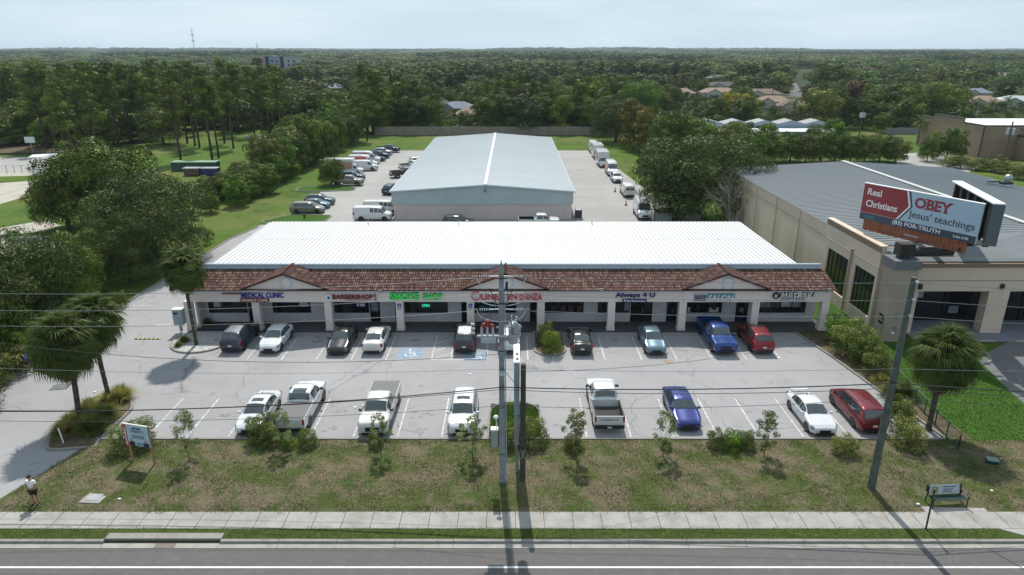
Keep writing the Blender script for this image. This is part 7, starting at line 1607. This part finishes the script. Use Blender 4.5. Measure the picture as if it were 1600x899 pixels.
tus = ((190, 625, 1.15, L_GRS, 'clump of fountain grass at the upper right tip of the palm island'), (170, 632, .95, L_GRS, 'clump of fountain grass behind the farther twin palm trunk'), (140, 645, 1.0, L_GRS, 'clump of fountain grass left of the farther twin palm'), (150, 652, .9, L_GRS, 'clump of fountain grass between the twin palm trunks'), (168, 655, 1.1, L_SHR, 'dark clump of grass right of centre on the palm island'), (112, 668, 1.0, L_GRS, 'clump of fountain grass left of the nearer twin palm'), (100, 682, 1.0, L_GRS, 'clump of fountain grass at the marker post'), (145, 676, 1.25, L_SHR, 'big dark clump of grass right of the nearer twin palm trunk'), (279, 543, .45, L_SHR, 'small rounded tuft on the gravel island'), (288, 536, .6, L_OLI, 'small brownish tuft on the gravel island'), (322, 509, .7, L_SHR, 'spiky plant in the shade at the left shop front'),
       (1390, 618, 1.0, L_SHR, 'spiky grass clump at the top of the bed beside the wooden pole'), (1412, 620, 1.2, L_SHR, 'tall grass clump beside the chain link fence'), (1400, 640, 1.0, L_SHR, 'grass clump halfway down the bed by the fence'), (1375, 600, .8, L_GRS, 'yellowish grass clump at the top end of the bed'))
for i, (px, py, s, lf, lb) in enumerate(tus): t = thing('grass_clump', lb, 'grass clump', (*at(px, py), .1), i); link('blades', TU[i % 2], t, lf, scale=s * 1.15)
shr = ((862, 552, 1.9, 1.0, L_BRI, 'rounded yellow green shrub filling the small island before the dance school'), (856, 538, 2.0, .9, L_SHR, 'dull shrub behind the rounded one on the small island'), (210, 703, 1.9, 1.15, L_SHR, 'dark shrub right behind the TRINITY sign'),
       (425, 697, 1.5, .9, L_SHR, 'shrub under the front left sapling beside the covered pickup'), (452, 700, 1.1, 1.1, L_BRI, 'low spreading shrub at the tail of the tall white pickup'), (410, 690, 1.9, .8, L_OAK, 'dark upright shrub right of the lower left white sedan'), (483, 699, 1.3, 1.0, L_SHR, 'small shrub at the right rear wheel of the tall pickup'), (588, 702, 1.2, .8, L_BRI, 'small shrub at the foot of the sapling by the covered pickup'),
       (800, 697, 1.5, .9, L_OAK, 'dark shrub between the concrete pole and pylon sign'), (832, 695, 1.9, 1.1, L_SHR, 'shrub just right of the short dark pole'), (778, 690, 1.2, .9, L_SHR, 'low shrub just left of the concrete pole'), (895, 706, 1.2, .9, L_SHR, 'shrub below the sapling left of the open bed pickup'), (1040, 705, .9, .8, L_BRI, 'little shrub at the foot of the sapling by the blue sedan'),
       (1118, 702, 1.5, .8, L_SHR, 'brownish shrub left in the row right of the blue sedan'), (1142, 704, 1.3, .9, L_BRI, 'shrub in the middle of the row right of the blue sedan'), (1165, 702, 1.3, .9, L_SHR, 'shrub right in the row, beside the dense sapling'), (1318, 712, 1.5, 1.1, L_SHR, 'low dark shrub in front of the white sedan with the rack'),
       (1416, 700, 1.9, 1.0, L_SHR, 'large shrub between the maroon minivan and lone fan palm'), (1405, 668, 1.9, 1.0, L_SHR, 'shrub in the bed behind the large one'), (1330, 552, 3.0, 1.25, L_SHR, 'tall wide shrub at the right end of the upper row'), (1308, 535, 2.4, .9, L_BRI, 'shrub beside the corner column of the med spa'), (1352, 570, 2.4, 1.1, L_OAK, 'dark shrub below the tall wide one'), (1368, 585, 2.2, 1.1, L_SHR, 'rounded dark shrub at the bend of the kerb'),
       (10, 590, 2.2, 1.3, L_SHR, 'shrub in the hedge at the left edge behind the walking person'), (-20, 610, 2.2, 1.3, L_SHR, 'shrub of the hedge cut by the left edge'), (32, 568, 2.6, 1.2, L_BRI, 'pale shrub above the walking person'), (62, 548, 2.4, 1.1, L_SHR, 'shrub behind the nearer twin palm at the drive edge'), (190, 480, 1.6, .9, L_BRI, 'low bush at the left kerb above the twin palms'))
for i, (px, py, h, w, lf, lb) in enumerate(shr): T('shrub', shrubp(i % 3), px, py, h, lb, lf, wr=w, cat='shrub', seed=i * 7, z=.05)
sap = ((297, 724, 3.3, .95, 'sapling with pale leaves right of the TRINITY sign'), (443, 708, 2.9, .9, 'sapling in front of the tall white pickup tail'), (596, 718, 3.0, .85, 'sapling in front of the covered pickup facing the lawn'), (738, 720, 3.1, 1.0, 'sapling in front of the white SUV left of the grass island'), (898, 722, 3.4, .95, 'sapling left of the open bed pickup tailgate'), (1036, 718, 3.2, .85, 'thin airy sapling left of the blue sedan'), (1193, 718, 3.1, 1.05, 'dense low branching sapling right of the blue sedan'))
for i, (px, py, h, w, lb) in enumerate(sap): T('sapling', saplingp(i % 4), px, py, h, lb, L_SHR if i in (4, 6) else leafmat('sapling leaves', (.075, .10, .05), (.11, .135, .07), (.20, .22, .14), .15), wr=w, cat='young tree', seed=i * 5, z=.2)

# ------------------------------------------------------------ turf and grass blades
HOLES = [(-24.2, -22.6, 31.6, 33.0), (-21.2, -14.8, 28.0, 29.7), (22.5, 26.1, 31.0, 32.3), (25.4, 29.3, 28.0, 30)]
def turf(name, x0, x1, y0, y1, n, h, hf, m, label, seed, dens=None, xl=None, jit=0):
    q = np.random.default_rng(seed); x = q.uniform(x0, x1, n); y = q.uniform(y0, y1, n)
    f = np.sin(x * 1.1 + 2 * np.sin(y * .9)) * np.cos(y * 1.7 + x * .6) + .6 * np.sin(x * 2.9 + y * 2.3)
    keep = q.random(n) < (.62 + .38 * f if dens is None else dens)
    if xl is not None: keep &= x > xl(y) + .2
    if name == 'side_lawn_grass':
        lim = sorted((at(*c)[1], at(*c)[0]) for c in ((1527, 573), (1540, 548), (1570, 605), (1600, 632), (1640, 668))); keep &= x < np.interp(y, [l[0] for l in lim], [l[1] for l in lim]) - .15
    if name != 'side_lawn_grass': keep &= (y > y0 + .13 + .13 * np.sin(x * 5.3) * np.sin(x * 1.7 + 2)) & (y < y1 - .08 - .08 * np.sin(x * 4.1 + 1) * np.sin(x * 1.3))
    for hx0, hx1, hy0, hy1 in HOLES: keep &= ~((x > hx0) & (x < hx1) & (y > hy0) & (y < hy1))
    x, y, f = x[keep], y[keep], f[keep]; n = len(x); z = np.array([max(.10, hf(a, b_)) for a, b_ in zip(x, y)]) if callable(hf) else np.full(n, hf)
    a = q.uniform(0, 6.283, n); hh = h * q.uniform(.5, 1.6, n); w = h * q.uniform(.5, 1.1, n); P = np.stack([x, y, z - .01], 1); S2 = np.stack([np.cos(a), np.sin(a), np.zeros(n)], 1) * w[:, None] * .5; E = P + np.stack([q.normal(0, .5, n) * h, q.normal(0, .5, n) * h, hh], 1)
    V = np.stack([P - S2, P + S2, E], 1).reshape(-1, 3); t = np.clip((.55 if name == 'lawn_grass' else .3) - .3 * f + q.normal(0, .25, n), 0, 1); o = link(name, np_mesh(name, V, np.arange(n * 3).reshape(-1, 3), t), None, m); return tag(o, label, 'grass', kind='stuff')
M_tuft = mat('lawn grass blades', (.06, .105, .018), .7, color2=(.085, .13, .03), scale=.8, tint=(.16, .13, .08), trans=.3, spec=.1, contrast=(.4, .6)); M_tuftv = mat('verge grass blades', (.06, .10, .016), .7, color2=(.085, .125, .025), scale=1.2, tint=(.16, .15, .06), trans=.3, spec=.1); M_tuftg = mat('lush grass blades', (.04, .088, .012), .7, color2=(.058, .115, .018), scale=.8, tint=(.10, .13, .03), trans=.25, spec=.2)
turf('lawn_grass', -29, 45, LY0 - .24, LY1 + .05, 130000, .06, lawn_h, M_tuft, 'patchy green and straw coloured grass on the front lawn', 5, xl=lawn_left)
turf('verge_blades', -27.4, 45, RY0 + .36, SWY0 + .20, 46000, .05, .10, M_tuftv, 'ragged green grass of the verge between kerb and pavement', 6, dens=.55, xl=lambda y: -26.4 - (y - 29) * 1.2)
turf('side_lawn_grass', 29.5, 52, 33, 54, 60000, .07, .06, M_tuftg, 'lush green grass of the lawn right of the shrub bed', 7, dens=np.full(60000, .8))
turf('island_grass', -1.5, 1.9, 38.9, 43.2, 9000, .07, .09, M_tuftg, 'bright grass on the rounded island in the car park', 8, dens=.9)

# ------------------------------------------------------------ mid distance trees, each its own
def clear(x, y, r, H=11.0):
    for hx, hy, hr in HOUSES:
        if hy > y and hy - y < hy * (1 - (CAM_H - H) / (CAM_H - 3.2)) and abs(x / y - hx / hy) * hy < hr * .75 + r * .4: return False
        if abs(x - hx) < hr + r * .8 and -hr * 1.0 - r * 1.6 < y - hy < hr + r: return False
    u = x / y
    if .385 < u < .44 and 255 < y < 900: return False           # the side street
    return True
q = random.Random(23); cnt = 0; tries = 0; LFS = [L_OAK, L_OAK, L_SHR, L_BRI, L_FEA, L_OAK, L_SHR, L_REDB]
placed = []
for (px, py, pr, H, lf, wr, lb) in ((1392, 196, oak(0), 13, L_OAK, 1.25, 'huge rounded dark oak right of centre behind the palms'), (1462, 190, oak(1), 13, L_BRI, 1.2, 'huge rounded oak beside the first, right'), (1350, 130, rnd(0), 11, L_GREY, 1.6, 'bare grey brown tree crown among the green ones'), (1370, 136, rnd(1), 10, L_GREY, 1.5, 'second bare grey brown crown'), (1160, 196, tallr(0), 9, L_OAK, 1.3, 'dark clipped hedge trees above the storage building, left'), (1115, 196, tallr(1), 9, L_OAK, 1.3, 'dark clipped hedge trees above the storage building, far left'), (1140, 188, rnd(0), 9.5, L_YEL, 1.0, 'yellow flowering tree above the storage building'), (1165, 186, rnd(1), 8.5, L_YEL, .9, 'second yellow flowering tree, right of the first'), (960, 178, tallr(0), 15, L_OAK, 1.2, 'tall dark tree behind the right corner of the yard wall'), (1000, 185, oak(1), 13, L_BRI, 1.0, 'bright rounded tree above the olive one'), (1040, 180, oak(0), 11, L_OAK, 1.0, 'dark rounded tree right of the bright one'), (905, 150, oak(1), 15, L_OAK, 1.1, 'dark rounded crown in the centre right distance'), (830, 160, oak(0), 15, L_FEA, 1.2, 'broad crown above the middle of the warehouse'), (1280, 150, tallr(2), 17, L_OAK, 1.5, 'dark mass of tall trees right of the side street'), (1310, 152, tallr(1), 16, L_OAK, 1.4, 'dark tall trees, right part of the mass by the side street'), (1268, 160, rnd(2), 8, L_REDB, 1.4, 'purple brown rounded tree before the dark mass'), (1310, 164, rnd(0), 8, L_REDB, 1.3, 'second purple brown rounded tree'), (1068, 130, rnd(1), 13, L_BRI, .9, 'light green pointed tree among the house roofs'), (1095, 152, rnd(2), 9, L_BRI, .8, 'light green round tree between two brown roofs')):
    x, y = at(px, py); placed.append((x, y)); T('oak_tree' if pr in (oak(0), oak(1)) else 'broadleaf_tree', pr, px, py, H, lb, lf, wr=wr, seed=px)
zones = (('midleft', 235, 360, -.78, -.10, 26, 'broadleaf tree in the woods behind the left pines'), ('mid', 215, 300, -.12, .62, 44, 'broadleaf tree between the yard wall and the brown roofed houses'), ('midright', 300, 440, -.15, .76, 60, 'broadleaf tree among the houses of the right background'))
for zn, y0, y1, u0, u1, num, lb in zones:
    k = 0; tries = 0
    while k < num and tries < 4000:
        tries += 1; y = y0 + (y1 - y0) * q.random(); x = q.uniform(u0, u1) * y
        H = q.uniform(6.5, 11) if zn == 'midright' else q.uniform(7.5, 12.5)
        if not clear(x, y, 4.5, H) or any((x - a) ** 2 + (y - b_) ** 2 < 36 for a, b_ in placed): continue
        placed.append((x, y)); big = q.random() < .3; pr = tallr(k % 3) if q.random() < .35 else rnd(k % 3)
        t = T('broadleaf_tree', pr, 0, 0, H, lb, LFS[q.randrange(8)], wr=q.uniform(.8, 1.2) if zn != 'midleft' else q.uniform(1, 1.4), group=lb.replace('broadleaf tree', 'broadleaf trees'), seed=k, xy=(x, y)); k += 1

# ------------------------------------------------------------ the far forest, beyond counting
def lowcrown(seed, R_, H, n, leaf, pine_=False):
    if pine_:
        qn = np.random.default_rng(seed); lob = []
        for i in range(9): a = qn.uniform(0, 6.28); t = i / 8; d = R_ * .6 * qn.random(); lob.append((d * math.cos(a), d * math.sin(a), H * (.45 + .5 * t), R_ * .42 * (1.1 - .5 * t), .7))
    else: lob = lobes_round(R_, 1.0, H, 11, seed, .32, .5)
    V, F, t = crown_from(lob, n, leaf, seed, .75, .75); o = bpy.data.objects.new('crown_source', np_mesh('canopy', V, F, t)); return o
def forest(name, label, src, pts, scl, rot, m):
    src.data.materials.append(m); me = bpy.data.meshes.new(name); me.from_pydata(pts, [], []); a = me.attributes.new('size', 'FLOAT_VECTOR', 'POINT'); a.data.foreach_set('vector', np.array(scl, dtype=np.float32).ravel()); r_ = me.attributes.new('turn', 'FLOAT', 'POINT'); r_.data.foreach_set('value', np.array(rot, dtype=np.float32))
    o = bpy.data.objects.new(name, me); col.objects.link(o); ng = bpy.data.node_groups.new(name, 'GeometryNodeTree'); ng.interface.new_socket('Geometry', in_out='INPUT', socket_type='NodeSocketGeometry'); ng.interface.new_socket('Geometry', in_out='OUTPUT', socket_type='NodeSocketGeometry'); N, L = ng.nodes, ng.links
    gi, go = N.new('NodeGroupInput'), N.new('NodeGroupOutput'); mp = N.new('GeometryNodeMeshToPoints'); ip = N.new('GeometryNodeInstanceOnPoints'); oi = N.new('GeometryNodeObjectInfo'); oi.inputs['Object'].default_value = src
    na = N.new('GeometryNodeInputNamedAttribute'); na.data_type = 'FLOAT_VECTOR'; na.inputs['Name'].default_value = 'size'; nr = N.new('GeometryNodeInputNamedAttribute'); nr.data_type = 'FLOAT'; nr.inputs['Name'].default_value = 'turn'; cx = N.new('ShaderNodeCombineXYZ')
    L.new(gi.outputs[0], mp.inputs['Mesh']); L.new(mp.outputs[0], ip.inputs['Points']); L.new(oi.outputs['Geometry'], ip.inputs['Instance']); L.new(na.outputs['Attribute'], ip.inputs['Scale']); L.new(nr.outputs['Attribute'], cx.inputs['Z']); L.new(cx.outputs[0], ip.inputs['Rotation']); L.new(ip.outputs[0], go.inputs[0])
    md = o.modifiers.new('forest', 'NODES'); md.node_group = ng; return tag(o, label, 'forest', kind='stuff')
qn = np.random.default_rng(77); FP_ = {k: ([], [], []) for k in range(5)}; Y = 345.0
while Y < 8500:
    s = 7.0 + .013 * Y; X = -.86 * Y - 40
    while X < .86 * Y + 40:
        x, y = X + qn.uniform(-.45, .45) * s, Y + qn.uniform(-.45, .45) * s
        left = x < -.05 * y and y < 1400; dens = .96 if left or y > 900 else .80
        low = y < 1300 and not clear(x, y, 5, 9.5 if y < 450 else 8.0)
        if low and (qn.random() < .25 or any(abs(x - hx) < hr + 3 and abs(y - hy) < hr * .6 + 3 for hx, hy, hr in HOUSES) or (.385 < x / y < .44)): X += s; continue
        if qn.random() < dens and not any((x - a) ** 2 + (y - b_) ** 2 < 40 for a, b_ in (placed if y < 445 else ())) and not (y < 440 and x / y > -.12 and qn.random() < .45):
            pine_ = (not low) and (math.sin(x * .008 + 1) + math.sin(y * .006 + x * .003)) > .55 if y > 450 else left and qn.random() < .5
            k = (3 + int(qn.random() * 2)) if pine_ else int(qn.random() * 3); w = s / 8.2 * qn.uniform(.8, 1.35) * (.55 if low else 1); h = (qn.uniform(.7, 1.15) if not pine_ else qn.uniform(.8, 1.05)) * (1 + .12 * math.sin(x * .004) * math.sin(y * .003)) * (.42 if low else 1) * (1 + (.9 * max(0, math.sin(x * .0011 + 1) * math.sin(x * .0004 + .5) + .3) if y > 4200 else 0))
            FP_[k][0].append((x, y, 0)); FP_[k][1].append((w, w, h * min(1.12, .85 + y / 6000))); FP_[k][2].append(qn.uniform(0, 6.28))
        X += s
    Y += s
for _ in range(2600):     # garden shrubs and low trees between the houses
    y = 222 + 560 * qn.random() ** 1.3; x = qn.uniform(-.15, .84) * y; u = x / y
    if any(abs(x - hx) < hr + 1 and abs(y - hy) < hr * .7 + 1 for hx, hy, hr in HOUSES) or (.39 < u < .435 and y > 255) or (y < 245 and .25 < u < .6 and y < 200 ): continue
    w = qn.uniform(.25, .5); k = int(qn.random() * 3); FP_[k][0].append((x, y, 0)); FP_[k][1].append((w, w, qn.uniform(.22, .42))); FP_[k][2].append(qn.uniform(0, 6.28))
SRC = [lowcrown(201, 5.2, 11, 420, 1.15), lowcrown(202, 5.6, 12.5, 440, 1.2), lowcrown(203, 4.8, 9.5, 380, 1.1), lowcrown(204, 4.0, 15.5, 300, 1.2, True), lowcrown(205, 4.2, 16, 300, 1.2, True)]
for k, lb in enumerate(('rounded green canopy of the far woods', 'taller rounded canopy of the far woods', 'low rounded canopy of the far woods', 'pine canopy of the far woods', 'second kind of pine canopy of the far woods')): forest('forest_canopy', lb, SRC[k], *FP_[k], L_FAR if k < 3 else L_FARP)

# ------------------------------------------------------------ air
HAZE = mat('summer haze', (1, 1, 1)); HN = HAZE.node_tree.nodes; HN.clear(); ho = HN.new('ShaderNodeOutputMaterial'); hv = HN.new('ShaderNodeVolumePrincipled'); hv.inputs['Color'].default_value = (.72, .86, 1.0, 1); hv.inputs['Density'].default_value = .00008; hv.inputs['Anisotropy'].default_value = .3; HAZE.node_tree.links.new(hv.outputs[0], ho.inputs['Volume'])
tag(MB().box(-9500, 9500, -400, 9400, -1.2, 85).build('haze', HAZE), 'thin blue summer haze over the whole landscape', 'haze', kind='stuff')

# ------------------------------------------------------------ last: tell apart what stands in short rows
ORD = ('leftmost', 'second from left', 'third from left', 'fourth from left', 'fifth from left', 'sixth from left', 'seventh from left', 'eighth from left', 'ninth from left', 'tenth from left', 'eleventh from left', 'twelfth from left', 'thirteenth from left', 'fourteenth from left', 'fifteenth from left')
COLS_ = ['off the left edge', 'at the left edge', 'above the basketball hoop', 'above the pavilion', 'above the blue toilet', 'left of the radio mast', 'above the green shed', 'right of the green shed', 'above the rubble pile', 'above the thicket', 'above the small round tree', 'left of the yard wall end',
 'left of the grey gabled house', 'near the grey gabled house', 'behind the warehouse ridge', 'right of the warehouse ridge', 'behind the warehouse right half', 'above the right yard', 'left of the olive trees', 'above the olive trees', 'above the big feathery tree', 'left of the tan roofs', 'by the tan roofs', 'left of the side street', 'by the side street', 'right of the side street', 'above the palm grove', 'above the huge oaks', 'left of the tan building', 'above the tan building', 'at the right edge', 'off the right edge']
rows = {}
for o in scene.objects:
    if o.parent is None and o.get('group') and o.get('label'): rows.setdefault((o['group'], o['label']), []).append(o)
for (g_, l_), os_ in rows.items():
    if len(os_) > 15:
        os_.sort(key=lambda o: o.location.y); nn = len(os_)
        hs = sorted(o.scale[2] for o in os_)
        for i, o in enumerate(os_):
            x, y = o.location.x, o.location.y; px = 800 + 1067 * x / (y * C_ + 18 * S_)
            cm = next((c.material_slots[0].material.name for c in o.children if c.name.startswith('crown')), '')
            tone = {'live oak leaves': 'dark green', 'feathery leaves': 'grey green', 'bright green leaves': 'bright green', 'pine needles': 'green', 'shrub leaves': 'olive green', 'dark purple brown leaves': 'purple brown'}.get(cm, 'green')
            size = 'short' if o.scale[2] < hs[nn // 3] else 'tall' if o.scale[2] > hs[2 * nn // 3] else 'middling'; row = ('front', 'middle', 'back')[min(2, i * 3 // nn)]
            noun = {'pine_tree': 'pine', 'bushy_tree': 'bush'}.get(o.name.split('.')[0], 'tree'); spot = COLS_[max(0, min(len(COLS_) - 1, int((px + 100) // 60)))]
            o['label'] = '%s %s %s, %s of the %s, %s' % (size, tone, noun, row, next((v for k, v in (('under', 'undergrowth'), ('dense', 'pine stand'), ('yard wall', 'tree belt'), ('houses', 'gardens'), ('woods', 'woods'), ('thicket', 'thicket')) if k in g_), 'row'), spot)
    if 1 < len(os_) <= 15:
        for i, o in enumerate(sorted(os_, key=lambda o: o.location.x / max(1, o.location.y))): o['label'] = ' '.join(l_.split()[:12]) + ', ' + ORD[i]
